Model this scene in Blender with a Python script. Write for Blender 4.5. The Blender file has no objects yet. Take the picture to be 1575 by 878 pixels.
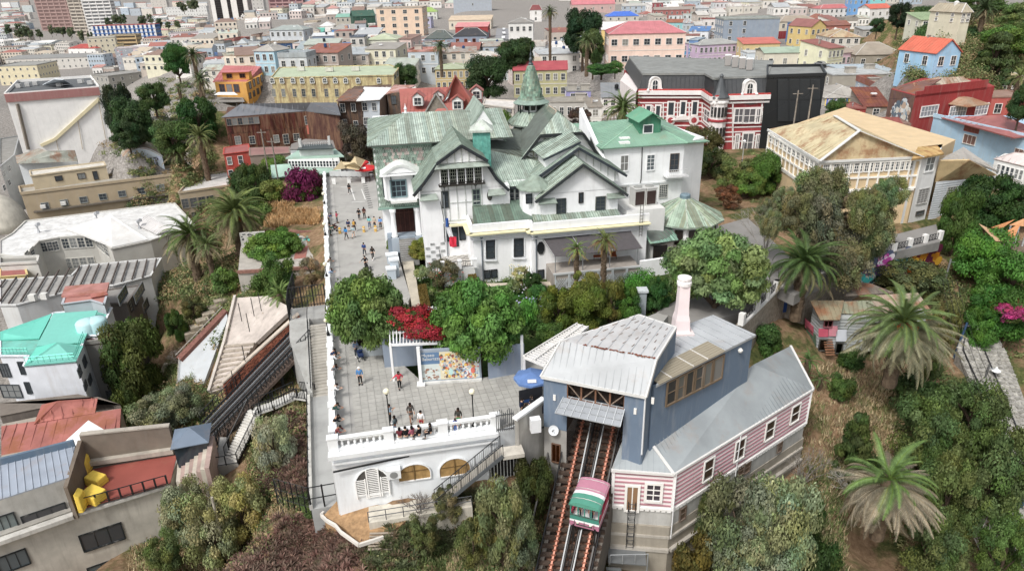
import bpy,math,random
import numpy as np
from mathutils import Vector,Matrix
from math import cos,sin,atan2,pi
V=Vector
RN=random.Random;ON=bpy.data.objects.new;MN=bpy.data.meshes.new;MTr=Matrix.Translation;MD=Matrix.Diagonal;MR=Matrix.Rotation
def ZU(z):return V((0,0,z))
sc=bpy.context.scene
R=math.radians
rnd=RN(7)
FPX,PITCH,ROLL,CAMH=1064.0,R(24),R(1.5),32.5
cf=V((0,cos(PITCH),-sin(PITCH)));cr0=V((1,0,0));cu0=V((0,sin(PITCH),cos(PITCH)))
cr=cr0*cos(ROLL)-cu0*sin(ROLL);cu=cu0*cos(ROLL)+cr0*sin(ROLL)
CAM=ZU(CAMH)
cd=bpy.data.cameras.new('camera');cam=ON('camera',cd);sc.collection.objects.link(cam)
cd.sensor_width=36;cd.lens=36*FPX/1575;cd.clip_start=0.5;cd.clip_end=9000
m=Matrix((cr,cu,-cf)).transposed().to_4x4();m.translation=CAM;cam.matrix_world=m
sc.camera=cam
wd=bpy.data.worlds.new('World');sc.world=wd;wd.use_nodes=True
SUN_EL,SUN_AZ=R(52),R(215)
wn=wd.node_tree;bg=wn.nodes['Background'];sk=wn.nodes.new('ShaderNodeTexSky')
sk.sky_type='NISHITA';sk.sun_disc=False;sk.sun_elevation=SUN_EL;sk.sun_rotation=SUN_AZ
sk.air_density=1.0;sk.dust_density=4.0;sk.ozone_density=1.0
hs=wn.nodes.new('ShaderNodeHueSaturation');hs.inputs['Saturation'].default_value=0.28
wn.links.new(sk.outputs[0],hs.inputs['Color']);wn.links.new(hs.outputs[0],bg.inputs[0]);bg.inputs[1].default_value=0.14
sl=bpy.data.lights.new('sun','SUN');sl.energy=1.7;sl.angle=R(10);sl.color=(1,.97,.92)
so=ON('sun',sl);sc.collection.objects.link(so)
sdir=V((sin(SUN_AZ)*cos(SUN_EL),cos(SUN_AZ)*cos(SUN_EL),sin(SUN_EL)))
so.rotation_euler=sdir.to_track_quat('Z','Y').to_euler()
sc.view_settings.view_transform='Standard';sc.view_settings.look='None';sc.view_settings.exposure=0.3;sc.view_settings.gamma=1
def ray(u,v):return cf+cr*((u-787.5)/FPX)-cu*((v-439)/FPX)
def P(u,v,z=0.0):
 d=ray(u,v);return CAM+d*((z-CAMH)/d.z)
def PY(u,v,Y):
 d=ray(u,v);return CAM+d*(Y/d.y)
def Yh(u,vt,vb,h):
 a=ray(u,vt);b=ray(u,vb);return PY(u,vt,h/(a.z/a.y-b.z/b.y))
def PP(u,v,a,b):
 n=V((-(b-a).y,(b-a).x,0));d=ray(u,v);return CAM+d*((a-CAM).dot(n)/d.dot(n))
def pj(p):
 d=V(p)-CAM;w=d.dot(cf);return 787.5+FPX*d.dot(cr)/w,439-FPX*d.dot(cu)/w
COL=sc.collection
def link(o,parent=None):
 COL.objects.link(o)
 if parent is not None:o.parent=parent
 return o
def tag(o,label,cat,group=None):
 o['label']=label;o['category']=cat
 if group:o['group']=group
 return o
def thing(name,label,cat,loc=(0,0,0),rz=0,group=None,s=1):
 o=ON(name,None);o.empty_display_size=.3;link(o);o.location=loc;o.rotation_euler=(0,0,rz);o.scale=(s,s,s)
 return tag(o,label,cat,group)
def lin(c):
 if isinstance(c,str):
  c=[int(c[i:i+2],16)/255 for i in(0,2,4)]
  c=[x/12.92 if x<=.04045 else((x+.055)/1.055)**2.4 for x in c]
 l=c[0]*.3+c[1]*.6+c[2]*.1;return tuple(x*.84+l*.16 for x in c[:3])
class MB:
 def __init__(s):s.v=[];s.f=[];s.m=[];s.c=[];s.tint=(1,1,1);s.mi=0
 def face(s,pts,t=None):
  n=len(s.v);s.v+=[tuple(p)for p in pts];s.f.append(tuple(range(n,n+len(pts))));s.m.append(s.mi);s.c.append(t or s.tint);return s
 def add(s,vs,fs,t=None):
  n=len(s.v);s.v+=[tuple(p)for p in vs]
  for f in fs:s.f.append(tuple(i+n for i in f));s.m.append(s.mi);s.c.append(t or s.tint)
  return s
 def hull(s,lo,hi,t=None):
  n=len(lo)
  return s.add(list(lo)+list(hi),[tuple(range(n-1,-1,-1)),tuple(range(n,2*n))]+[(i,(i+1)%n,(i+1)%n+n,i+n)for i in range(n)],t)
 def prism(s,top,zb,t=None):
  top=[V(p)for p in top]
  if sum(a.x*b.y-b.x*a.y for a,b in zip(top,top[1:]+top[:1]))<0:top.reverse()
  return s.hull([(p.x,p.y,zb)for p in top],top,t)
 def slab(s,top,th,t=None):
  top=[V(p)for p in top];n=ZU(0)
  for a,b in zip(top,top[1:]+top[:1]):n+=a.cross(b)
  n=n.normalized()if n.length else ZU(1)
  if n.z<0:top.reverse();n=-n
  return s.hull([p-n*th for p in top],top,t)
 def box(s,c,d,rz=0,t=None):
  x,y,z=d[0]/2,d[1]/2,d[2]/2;ca,sa=cos(rz),sin(rz)
  q=[(c[0]+a*ca-b*sa,c[1]+a*sa+b*ca)for a,b in((-x,-y),(x,-y),(x,y),(-x,y))]
  return s.hull([(a,b,c[2]-z)for a,b in q],[(a,b,c[2]+z)for a,b in q],t)
 def bar(s,a,b,w,h=None,t=None,up=(0,0,1)):
  a=V(a);b=V(b);d=(b-a).normalized();u=V(up)
  if abs(d.dot(u))>.98:u=V((1,0,0))
  x=d.cross(u).normalized();y=x.cross(d);h=h or w
  q=[x*w/2*i+y*h/2*j for i,j in((-1,-1),(1,-1),(1,1),(-1,1))]
  return s.hull([b+k for k in q],[a+k for k in q],t)
 def tube(s,pts,rs,n=6,t=None):
  pts=[V(p)for p in pts]
  if not hasattr(rs,'__len__'):rs=[rs]*len(pts)
  vs=[];k=len(pts)
  for i,p in enumerate(pts):
   d=(pts[min(i+1,k-1)]-pts[max(i-1,0)]).normalized();u=ZU(1)if abs(d.z)<.95 else V((1,0,0))
   x=d.cross(u).normalized();y=x.cross(d)
   for j in range(n):
    a=2*pi*j/n;vs.append(p+x*cos(a)*rs[i]+y*sin(a)*rs[i])
  fs=[tuple(range(n)),tuple(range(k*n-1,k*n-n-1,-1))]
  for i in range(k-1):
   for j in range(n):fs.append((i*n+j,i*n+n+j,i*n+n+(j+1)%n,i*n+(j+1)%n))
  return s.add(vs,fs,t)
 def lathe(s,c,prof,n=12,t=None,rz=0):
  vs=[]
  for r,z in prof:
   for j in range(n):
    a=2*pi*j/n+rz;vs.append((c[0]+r*cos(a),c[1]+r*sin(a),c[2]+z))
  k=len(prof);fs=[tuple(range(n-1,-1,-1)),tuple(range(k*n-n,k*n))]
  for i in range(k-1):
   for j in range(n):fs.append((i*n+j,i*n+(j+1)%n,i*n+n+(j+1)%n,i*n+n+j))
  return s.add(vs,fs,t)
 def mesh(s,name,mats,off=(0,0,0)):
  me=MN(name);o=V(off)
  me.from_pydata([(a-o.x,b-o.y,c-o.z)for a,b,c in s.v],[],s.f)
  if not isinstance(mats,(list,tuple)):mats=[mats]
  for mm in mats:me.materials.append(M[mm]if isinstance(mm,str)else mm)
  if len(mats)>1:me.polygons.foreach_set('material_index',s.m)
  at=me.attributes.new('tint','FLOAT_COLOR','FACE')
  at.data.foreach_set('color',np.array([(*c,1)for c in s.c],dtype=np.float32).ravel())
  me.update();return me
 def obj(s,name,mats,parent=None,col=(1,1,1),smooth=False):
  me=s.mesh(name,mats,off_of(parent))
  if smooth:me.polygons.foreach_set('use_smooth',[True]*len(me.polygons))
  o=ON(name,me);o.color=(*lin(col),1);return link(o,parent)
def struct(o):o['kind']='structure';return o
def stuff(o):o['kind']='stuff';return o
def off_of(p):
 v=ZU(0)
 while p is not None:v+=p.location;p=p.parent
 return v
def place(me,name,parent,mat,col=(1,1,1)):
 o=ON(name,me);o.color=(*lin(col),1);link(o,parent)
 o.matrix_basis=MTr(-off_of(parent))@mat
 return o
def child(me,name,parent,col=(1,1,1),mat=None):
 o=ON(name,me);o.color=(*lin(col),1);link(o,parent)
 if mat is not None:o.matrix_basis=mat
 return o
M={}
def newmat(name):
 mt=bpy.data.materials.new(name);mt.use_nodes=True;M[name]=mt;return mt,mt.node_tree,mt.node_tree.nodes['Principled BSDF']
def base_nodes(nt):
 L=nt.links;oi=nt.nodes.new('ShaderNodeObjectInfo');at=nt.nodes.new('ShaderNodeAttribute');at.attribute_name='tint'
 mx=nt.nodes.new('ShaderNodeMix');mx.data_type='RGBA';mx.blend_type='MULTIPLY';mx.inputs[0].default_value=1
 L.new(oi.outputs['Color'],mx.inputs[6]);L.new(at.outputs['Color'],mx.inputs[7]);return mx.outputs[2]
def noise(nt,scale,detail=4,stretch=(1,1,1),rough=.6):
 g=nt.nodes.new('ShaderNodeNewGeometry');mp=nt.nodes.new('ShaderNodeMapping');mp.inputs['Scale'].default_value=stretch
 nt.links.new(g.outputs['Position'],mp.inputs['Vector']);n=nt.nodes.new('ShaderNodeTexNoise')
 n.inputs['Scale'].default_value=scale;n.inputs['Detail'].default_value=detail;n.inputs['Roughness'].default_value=rough
 nt.links.new(mp.outputs[0],n.inputs['Vector']);return n.outputs['Fac']
def ramp(nt,src,stops):
 r=nt.nodes.new('ShaderNodeValToRGB');e=r.color_ramp.elements
 while len(e)<len(stops):e.new(.5)
 for k,(p,c)in enumerate(stops):
  e[k].position=p;e[k].color=(*(c if hasattr(c,'__len__')else(c,c,c)),1)
 nt.links.new(src,r.inputs[0]);return r.outputs[0]
def mix(nt,a,b,fac,mode='MIX'):
 mx=nt.nodes.new('ShaderNodeMix');mx.data_type='RGBA';mx.blend_type=mode
 for s,k in((fac,0),(a,6),(b,7)):
  if hasattr(s,'is_linked')or hasattr(s,'links'):nt.links.new(s,mx.inputs[k])
  elif k==0:mx.inputs[0].default_value=s
  else:mx.inputs[k].default_value=(*s,1)
 return mx.outputs[2]
def bump(nt,b,src,st=.3,dist=.05):
 n=nt.nodes.new('ShaderNodeBump');n.inputs['Strength'].default_value=st;n.inputs['Distance'].default_value=dist
 nt.links.new(src,n.inputs['Height']);nt.links.new(n.outputs[0],b.inputs['Normal'])
def mk(name,rough=.8,blotch=(.8,1.08),bs=.7,dirt=None,dirtcol=(.5,.45,.4),stretch=(3,3,.35),ds=.5,metal=0,bmp=.15,spec=.3,dpos=(.5,.75)):
 mt,nt,b=newmat(name);c=base_nodes(nt)
 n1=noise(nt,bs);c=mix(nt,c,ramp(nt,n1,[(.3,blotch[0]),(.7,blotch[1])]),1.0,'MULTIPLY')
 if dirt:
  n2=noise(nt,ds,6,stretch,.7);c=mix(nt,c,mix(nt,c,dirtcol,.8),ramp(nt,n2,[(dpos[0],0.0),(dpos[1],dirt)]))
 nt.links.new(c,b.inputs['Base Color']);b.inputs['Roughness'].default_value=rough;b.inputs['Metallic'].default_value=metal
 b.inputs['Specular IOR Level'].default_value=spec
 if bmp:bump(nt,b,noise(nt,9,3),bmp,.03)
 return mt
mk('paint',.85,(.88,1.04),.5,.4,(.42,.38,.33))
mk('enamel',.75,(.92,1.03),.6,.45,(.5,.48,.45),dpos=(.52,.78))
mk('worn',.9,(.7,1.1),.9,.85,(.22,.13,.08),dpos=(.45,.6))
mk('conc',.9,(.75,1.1),.5,.6,(.22,.2,.17),dpos=(.48,.75))
mk('stone',.9,(.6,1.2),2.5,.5,(.12,.1,.08),(1,1,1),bmp=.5)
mk('tin',.55,(.82,1.1),.35,.5,(.33,.22,.14),(1,1,1),.5,bmp=.08,spec=.4,dpos=(.55,.75))
mk('rust',.8,(.75,1.15),.5,.9,(.26,.1,.045),(1,1,1),.35,bmp=.1,dpos=(.48,.62))
mk('patina',.65,(.72,1.1),.9,.75,(.13,.13,.1),(1,1,1),1.1,bmp=.15,spec=.35,dpos=(.5,.72))
mk('copper',.5,(.6,1.2),2.2,.8,(.03,.22,.2),(4,4,.5),1.0,bmp=.1)
mk('wood',.85,(.7,1.15),2,.5,(.08,.05,.03),(6,6,1),1)
mk('metal',.45,(.9,1.05),2,None,metal=.3,bmp=0,spec=.5)
mk('plastic',.5,(.95,1.03),2,None,bmp=0)
mk('fabric',.95,(.88,1.08),3,None,bmp=.1)
mk('skin',.6,(.97,1.03),2,None,bmp=0)
mk('print',.6,(.97,1.03),1,None,bmp=0)
mk('bark',.95,(.6,1.2),3,.4,(.05,.035,.02),(4,4,1),2,bmp=.6)
mk('paving',.85,(.86,1.06),.35,.45,(.19,.18,.17),(1,1,1),.6,bmp=.1,dpos=(.5,.72))
mk('asphalt',.9,(.75,1.15),.3,.4,(.12,.12,.12),(1,1,1),.3,bmp=.3)
mk('brick',.9,(.6,1.25),3,.5,(.1,.06,.05),(1,1,1),1.5,bmp=.4)
def mkglass():
 mt,nt,b=newmat('glass');c=base_nodes(nt)
 nt.links.new(c,b.inputs['Base Color']);b.inputs['Roughness'].default_value=.12;b.inputs['Specular IOR Level'].default_value=.6
mkglass()
def mkleaf(name,lo,hi,tr=.25):
 mt,nt,b=newmat(name);c=base_nodes(nt)
 n=noise(nt,.8,3);c=mix(nt,c,ramp(nt,n,[(.3,lo),(.7,hi)]),1.0,'MULTIPLY')
 nt.links.new(c,b.inputs['Base Color']);b.inputs['Roughness'].default_value=.6;b.inputs['Specular IOR Level'].default_value=.25
 t=nt.nodes.new('ShaderNodeBsdfTranslucent');nt.links.new(c,t.inputs[0]);ms=nt.nodes.new('ShaderNodeMixShader');ms.inputs[0].default_value=tr
 nt.links.new(b.outputs[0],ms.inputs[1]);nt.links.new(t.outputs[0],ms.inputs[2]);nt.links.new(ms.outputs[0],nt.nodes['Material Output'].inputs[0])
mkleaf('leaf',(.95,.95,.95),(1.8,1.68,1.6));mkleaf('petal',(.8,.8,.8),(1.2,1.2,1.2))
def mkground():
 mt,nt,b=newmat('ground');at=nt.nodes.new('ShaderNodeAttribute');at.attribute_name='zone'
 sp=nt.nodes.new('ShaderNodeSeparateColor');nt.links.new(at.outputs['Color'],sp.inputs[0])
 n1=noise(nt,.22,6,rough=.65);n2=noise(nt,1.6,6,rough=.7)
 soil=ramp(nt,n2,[(.25,(.13,.078,.045)),(.5,(.25,.165,.1)),(.75,(.38,.27,.175))])
 grass=ramp(nt,n2,[(.3,(.035,.05,.018)),(.55,(.1,.11,.04)),(.75,(.24,.19,.09))])
 c=mix(nt,soil,grass,ramp(nt,n1,[(.46,0.0),(.58,1.0)]))
 urb=ramp(nt,n2,[(.3,(.13,.12,.11)),(.5,(.27,.25,.23)),(.7,(.42,.4,.37))])
 lush=ramp(nt,n2,[(.3,(.015,.03,.01)),(.7,(.06,.1,.025))])
 c=mix(nt,c,lush,sp.outputs[1]);c=mix(nt,c,urb,sp.outputs[0])
 nt.links.new(c,b.inputs['Base Color']);b.inputs['Roughness'].default_value=.95;b.inputs['Specular IOR Level'].default_value=.15
 bump(nt,b,n2,.8,.25)
mkground()
def clipline(poly,o,d,n):
 t0,t1=-1e9,1e9;k=len(poly);cen=sum(poly,V())/k
 for a,b in zip(poly,poly[1:]+poly[:1]):
  e=(b-a).cross(n)
  if e.length<1e-9:continue
  if e.dot(cen-a)<0:e=-e
  de=d.dot(e);ve=(o-a).dot(e)
  if abs(de)<1e-9:
   if ve<0:return None
   continue
  t=-ve/de
  if de>0:t0=max(t0,t)
  else:t1=min(t1,t)
 return(t0,t1)if t1-t0>.05 else None
def pnorm(poly):
 n=ZU(0)
 for a,b in zip(poly,poly[1:]+poly[:1]):n+=a.cross(b)
 n.normalize();return n if n.z>=-1e-6 else-n
def ribs(mb,poly,step,w,h,d=None,t=None,jit=0,inset=0):
 poly=[V(p)for p in poly];n=pnorm(poly)
 if d is None:
  d=ZU(-1);d=d-n*d.dot(n);d=d.normalized()if d.length>.01 else(poly[1]-poly[0]).normalized()
 else:d=V(d);d=(d-n*d.dot(n)).normalized()
 s=n.cross(d).normalized();pr=[p.dot(s)for p in poly];a,b=min(pr),max(pr);k=max(1,round((b-a)/step));st=(b-a)/k
 c0=sum(poly,V())/len(poly)
 for i in range(k):
  x=a+st*(i+.5);o=c0+s*(x-c0.dot(s));r=clipline(poly,o,d,n)
  if r:
   g=1+rnd.uniform(-jit,jit);tt=t or(g,g,g)
   p,q=o+d*(r[0]+inset)+n*h*.5,o+d*(r[1]-inset)+n*h*.5
   if(q-p).length>.05:mb.bar(p,q,w,h,tt,up=n)
def strips(mb,poly,step,h,pal,gap=.03,d=None):
 poly=[V(p)for p in poly];n=pnorm(poly)
 if d is None:d=ZU(-1);d=(d-n*d.dot(n)).normalized()
 else:d=V(d);d=(d-n*d.dot(n)).normalized()
 s=n.cross(d).normalized();pr=[p.dot(s)for p in poly];a,b=min(pr),max(pr);k=max(1,round((b-a)/step));st=(b-a)/k
 def cut(pl,lim,sgn):
  out=[]
  for p,q in zip(pl,pl[1:]+pl[:1]):
   dp,dq=(p.dot(s)-lim)*sgn,(q.dot(s)-lim)*sgn
   if dp>=0:out.append(p)
   if dp*dq<0:out.append(p.lerp(q,dp/(dp-dq)))
  return out
 for i in range(k):
  pl=cut(cut(poly,a+st*i+gap/2,1),a+st*(i+1)-gap/2,-1)
  if len(pl)>=3:mb.slab([p+n*h for p in pl],h*1.5,pal[rnd.randrange(len(pal))])
 ribs(mb,poly,st,.045,.08,d,(.5,.56,.52))
PAT=[(.98,1.04,1.0),(1.12,1.18,1.14),(.82,.86,.82),(1.25,1.3,1.26),(.74,.74,.68),(1.04,1.04,.94),(1.36,1.4,1.34),(.94,1.02,.98)]
WM={}
def winmesh(w,h,nx=2,ny=2,fr=.09,far=True,arch=False,glass=(.05,.06,.07)):
 key=(round(w,1),round(h,1),nx,ny,fr,far,arch,glass);w,h=key[0],key[1]
 if key in WM:return WM[key]
 f=MB();g=MB();x0,x1,z0,z1=-w/2,w/2,-h/2,h/2;dp=.1
 def fb(a,b,c,d,y0=-dp,y1=.0):f.box(((a+b)/2,(y0+y1)/2,(c+d)/2),(b-a,y1-y0,d-c))
 if arch:
  n=10;zc=z1-w/2
  pts=[(w/2*cos(pi*i/n),zc+w/2*sin(pi*i/n))for i in range(n+1)]
  g.face([(x0,-.03,z0),(x1,-.03,z0)]+[(p[0],-.03,p[1])for p in pts],glass)
  for p,q in zip(pts,pts[1:]):f.bar((p[0],-dp/2,p[1]),(q[0],-dp/2,q[1]),fr,dp,up=(0,1,0))
  fb(x0-fr/2,x0+fr/2,z0,zc);fb(x1-fr/2,x1+fr/2,z0,zc);fb(x0,x1,z0-fr/2,z0+fr/2)
 else:
  g.face([(x0,-.03,z0),(x1,-.03,z0),(x1,-.03,z1),(x0,-.03,z1)],glass)
  fb(x0-fr,x0,z0-fr,z1+fr);fb(x1,x1+fr,z0-fr,z1+fr);fb(x0,x1,z1,z1+fr);fb(x0-.02,x1+.02,z0-fr,z0,-dp-.05)
 b=fr*.4
 for i in range(1,nx):
  x=x0+w*i/nx;fb(x-b/2,x+b/2,z0,z1,-.07)
 for i in range(1,ny):
  z=z0+h*i/ny;fb(x0,x1,z-b/2,z+b/2,-.069)
 if far:
  f.mi=1;f.add(g.v,g.f);f.c[-1]=glass;WM[key]=f.mesh('window',['enamel','glass']);return WM[key]
 WM[key]=(f.mesh('window_frame','enamel'),g.mesh('pane','glass'));return WM[key]
def wmat(p,dirx):
 x=V(dirx).normalized();z=ZU(1);y=z.cross(x)
 mm=Matrix((x,y,z)).transposed().to_4x4();mm.translation=p;return mm
def win(parent,a,b,box,nx=2,ny=2,col='e8e8e4',fr=.1,arch=False,glass=(.05,.06,.07),name='window',near=True,pop=.015):
 """window on the wall through a->b (left to right seen from outside), box in photo pixels"""
 a=V(a);b=V(b);u0,v0,u1,v1=box;uc,vc=(u0+u1)/2,(v0+v1)/2
 w=(PP(u1,vc,a,b)-PP(u0,vc,a,b)).length;h=abs(PP(uc,v0,a,b).z-PP(uc,v1,a,b).z)
 x=(b-a);x.z=0;x.normalize();out=x.cross(ZU(1))
 mm=wmat(PP(uc,vc,a,b)+out*pop,x)
 mset=winmesh(max(w,.2),max(h,.2),nx,ny,fr,not near,arch,glass)
 if near:
  o=place(mset[0],name,parent,mm,col)
  if parent.parent is None:child(mset[1],'pane',o)
  else:place(mset[1],'pane',parent,mm)
  return o
 return place(mset,name,parent,mm,col)
HS=[]
def H(label,u0,v0,u1,vb,hg,ang,dep,roof,rise,wc,rc,nx,ny,**k):
 HS.append(dict(label=label,u0=u0,v0=v0,u1=u1,vb=vb,hg=hg,ang=R(ang),dep=dep,roof=roof,rise=rise,wc=wc,rc=rc,nx=nx,ny=ny,**k))
H('pinkish brown high rise slab with stacked balconies at the upper left edge',45,-28,101,48,0,-8,26,'flat',1,'a88a84','8f8a86',6,14,g=-45,band='7d6460',cat='tower')
H('beige narrow high rise joined behind the brown balcony slab',96,-26,123,58,0,-14,20,'flat',1,'bdb3a6','99948e',3,16,g=-45,band='6d665f',cat='tower')
H('white high rise with dark striped window bands beside the beige one',117,-30,160,60,0,12,26,'flat',1,'e3e1de','999999',4,17,g=-45,band='77797c',cat='tower')
H('black and white vertical striped office tower near the top edge',317,-30,374,54,0,4,30,'flat',1,'eae6e0','777777',5,1,g=-45,vstripe='15151a',cat='tower')
H('pink brown office block with red brown window bands at the top edge',410,-22,462,43,0,-10,24,'flat',1,'b08a8a','999999',5,12,g=-38,band='6a4a50',cat='tower')
H('pale grey tall block right of the brown office tower at the top edge',378,-14,402,40,0,6,20,'flat',1,'cfccc6','999999',4,9,g=-38,cat='tower')
H('thin pale tower behind the white flats at the top edge',228,-14,252,22,0,6,20,'flat',1,'cdc8bf','999999',4,9,g=-45,cat='tower')
H('long white low slab of flats left of the black striped tower',254,12,317,31,0,6,18,'flat',1,'dcdcd8','bbbbbb',14,4,g=-45,cat='apartment block')
H('blue office block with white columns and red roof edge in the low city',141,41,236,70,0,4,24,'flat',1,'4c78b4','a05050',14,5,g=-45,band='2d4d80')
H('tan stepped office block in front of the blue one',168,55,208,73,0,2,18,'flat',1,'c0a678','9b8f78',1,3,g=-45,band='51483c')
H('cream corner block of flats beside the white red roofed hall',133,60,176,100,0,24,26,'flat',1,'d8cfb4','b5b0a2',5,5,g=-45)
H('white hall with a bright red roof in the low city',104,75,146,100,0,-14,22,'hip',4,'eeece8','b0443c',4,2,g=-45)
H('pale cream shed of flats right of the cream corner block',160,70,180,98,0,8,20,'flat',1,'dcc88e','b5a985',3,4,g=-45)
H('long pink block of flats with a grey mural end wall',176,76,272,132,0,22,16,'flat',1,'e3cbd2','c5bcbc',10,7,g=-42,mural=1,cat='apartment block')
H('pale pink block above and behind the long pink flats',262,52,312,92,0,18,18,'flat',1,'e6d4d8','b5aeae',6,5,g=-38)
H('cream block of flats with a two tier roof at the left edge',-6,103,56,134,0,4,34,'flat',1,'e2d6b0','9d9d98',6,3,g=-45)
H('long grey roofed terrace of flats left of the white slab roof',8,92,136,110,0,4,24,'shed',2,'d2cec6','8f8f8c',14,2,g=-45)
H('grey concrete block of flats with balconies behind the white slab',139,116,166,192,0,-34,22,'flat',1,'a5a29a','9a9893',4,8,g=-45,cat='apartment block')
H('peach apartment block with dark balcony openings near the top',578,14,649,56,13,-4,16,'flat',.8,'e6c8ac','b7aa9b',4,4,wide=1)
H('white block with a lime green hipped roof at the top',646,19,672,31,7,0,14,'hip',4,'d5d8cf','8fb050',4,2)
H('dark green gabled shed behind the red roofed houses',543,26,577,39,6,20,14,'gx',4,'2f5648','3d6354',1,1)
H('long low building with a teal roof near the top',516,27,545,36,4,4,12,'shed',2,'b9b2a5','7fb5a2',4,1)
H('grey blue metal hall by the street at the top edge',697,-2,756,18,10,2,30,'gx',3,'a9b1bb','9aa5b0',1,1)
H('blue and white house with a grey hipped roof',510,46,554,60,6,-4,12,'hip',3,'5a9ad8','9c9a94',5,1)
H('red box penthouse above the pale green roofed house',568,42,586,57,6,-4,8,'flat',.5,'a8353a','9a4a4a',1,1)
H('rust roofed house behind the pale three storey house',600,42,628,60,7,-14,16,'gx',3,'c9b6a8','8e4f46',3,1,rust=1)
H('tall pale three storey house with a pale green hipped roof',561,62,610,103,10,-5,13,'hip',2,'e9ead8','b3bd9c',3,2,cat='house')
H('narrow pink and blue row house beside the pale three storey house',614,60,632,98,9,-20,9,'shed',1,'d6bcb4','8f6f62',3,2)
H('small pale violet row house uphill beyond the peach apartment block',649,27,662,44,8,-10,8,'flat',.5,'b6b3d0','aaaaaa',2,2)
H('grey house with teal roof trim at the left of the town',414,47,466,72,8,-8,13,'hip',2,'c7ccd0','9aa39f',6,2)
H('white and grey house with turquoise roof beside it',468,50,497,62,5,6,10,'shed',2,'8fcfc0','54b19c',3,1)
H('navy blue walled house with a flat brown deck',400,68,452,98,9,4,12,'flat',.5,'2f4f78','8a7a66',3,2)
H('cream house with a wide grey roof and one tall window',456,76,506,98,6,-2,10,'shed',2.5,'eed8b8','9aa7ab',1,1)
H('grey penthouse with white roof above the cream house',480,56,515,72,5,6,8,'shed',1,'8d9bb0','d5d8da',2,1)
H('bright blue house with three white windows',506,76,540,100,7,2,10,'shed',2,'5d8fc8','4778b0',3,1)
H('white balcony house squeezed before the pale three storey house',538,58,560,100,10,2,9,'flat',.5,'cfc9c1','6a7280',2,3)
H('row of low sheds under red metal roofs behind the long cream block',431,102,495,116,4,4,10,'gx',2.5,'b8b5ae','a04a4c',4,1)
H('pale blue house with white framed windows left of the cream block',390,79,421,116,8,-16,10,'hip',2,'a7d0e0','a8a49c',3,2)
H('small yellow house beside the pale blue one',421,80,433,108,7,8,9,'flat',.5,'d2b464','8c8a84',1,1)
H('teal shed behind the long cream block',434,86,454,108,5,2,8,'shed',1.5,'7cb8aa','6e8f88',1,1)
H('slate roofed red windowed mansion, grey blue, right half',697,56,748,88,9,-5,12,'hip',3,'8b96a8','3f4044',4,2,fc='a3502f',cat='mansion')
H('grey blue mansion with green grey dormers, left half',653,60,697,90,9,-5,13,'hip',3.5,'93a0b0','5a625e',3,2,fc='a3502f',cat='mansion')
H('red walled house with a pink metal roof above the grey blue mansion',700,42,750,60,7,-6,12,'shed',2,'a83838','d88a8a',1,1)
H('house with a wide cream roof below the grey metal hall',690,32,755,46,6,-6,13,'shed',2.5,'d9cdb8','cdb79a',6,1)
H('yellow house with a white glazed veranda and pale green roof',669,107,722,140,8,-2,13,'hip',1.2,'cdb478','a8b392',6,2,cat='house')
H('white mansion wing with large windows at the left of the palm trees',782,36,820,72,9,-4,13,'hip',2,'dddcd8','8a8782',4,2,cat='mansion')
H('slender white house tower with a dark red cap roof',815,16,833,34,8,-4,5,'hip',3.5,'e6e4e0','7c3436',1,2,cat='tower')
H('olive green town house with a red roof behind the spire',790,109,872,151,8.5,-3,11,'gx',2.2,'b5b080','b04a52',7,2,cat='house')
H('pink mansion with red hipped roof and glazed galleries',937,53,1055,104,10.5,-3,18,'hip',3.5,'eccdbb','c4747a',7,2,cat='mansion',wide=1)
H('pink wing with red hipped roof in front of the pink mansion',992,83,1046,103,6,-3,11,'hip',2.6,'e8c4b4','c06a70',3,1)
H('bright blue box annex at the corner of the pink wing',1044,80,1062,98,5,-3,8,'flat',.4,'3b9cc8','6a9ab0',1,1)
H('house with a broad white roof behind the pink mansion',925,46,982,70,7,-14,16,'gx',3,'e0c070','dfdedb',3,2)
H('low house under a vivid blue hipped roof',933,26,983,34,4,-2,16,'hip',3.5,'c5c0b4','3f70d0',4,1)
H('grey blue two storey house near the top edge',957,10,1000,21,6,-6,11,'gx',2,'aab8c6','b6b4ae',5,2)
H('pink roofed long house at the top edge left of the grey blue one',880,8,946,20,5,2,14,'gx',4,'c9a8a0','c8757d',5,1)
H('maroon house near the top edge beside the grey blue one',1004,6,1020,18,6,-8,10,'flat',.5,'9c3f48','98706c',2,2)
H('long maroon and white terrace behind the blue roof',1006,16,1062,26,5,-6,12,'gx',2,'a4605c','9b8f86',7,1)
H('teal walled house with a rusty roof',1024,35,1056,48,6,-30,9,'gx',2,'83bcc0','96604c',4,1,rust=1)
H('white house with red window box near the teal house',1082,30,1111,44,6,-4,10,'flat',.5,'d8d2ce','94504a',3,1)
H('blue roofed low house between the pink mansion and the lilac house',1060,48,1090,66,6,-20,14,'shed',1.5,'d9dce0','4f7fb8',2,1)
H('narrow blue house at the lane beside the pink wing',1060,62,1074,96,9,-30,11,'flat',.5,'5f85b5','9fb0bd',3,2)
H('lilac corner house with white framed windows and grey roof',1076,70,1140,102,8.5,14,14,'hip',1.6,'c8b0cc','a3a49f',9,2,cat='house')
H('grey blue apartment block with a blank wall and a glazed grid',1114,31,1200,66,10,-3,18,'flat',.8,'8f9cab','9aa09a',4,3,half=1,cat='apartment block')
H('low house with an orange roof above the solar panels',1144,68,1200,90,6,-2,10,'shed',1.6,'d8c083','c9695a',4,1)
H('white and blue box house right of the solar panels',1150,82,1182,97,4.5,-2,9,'flat',.4,'d2dce2','c6c9c8',1,1)
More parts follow.
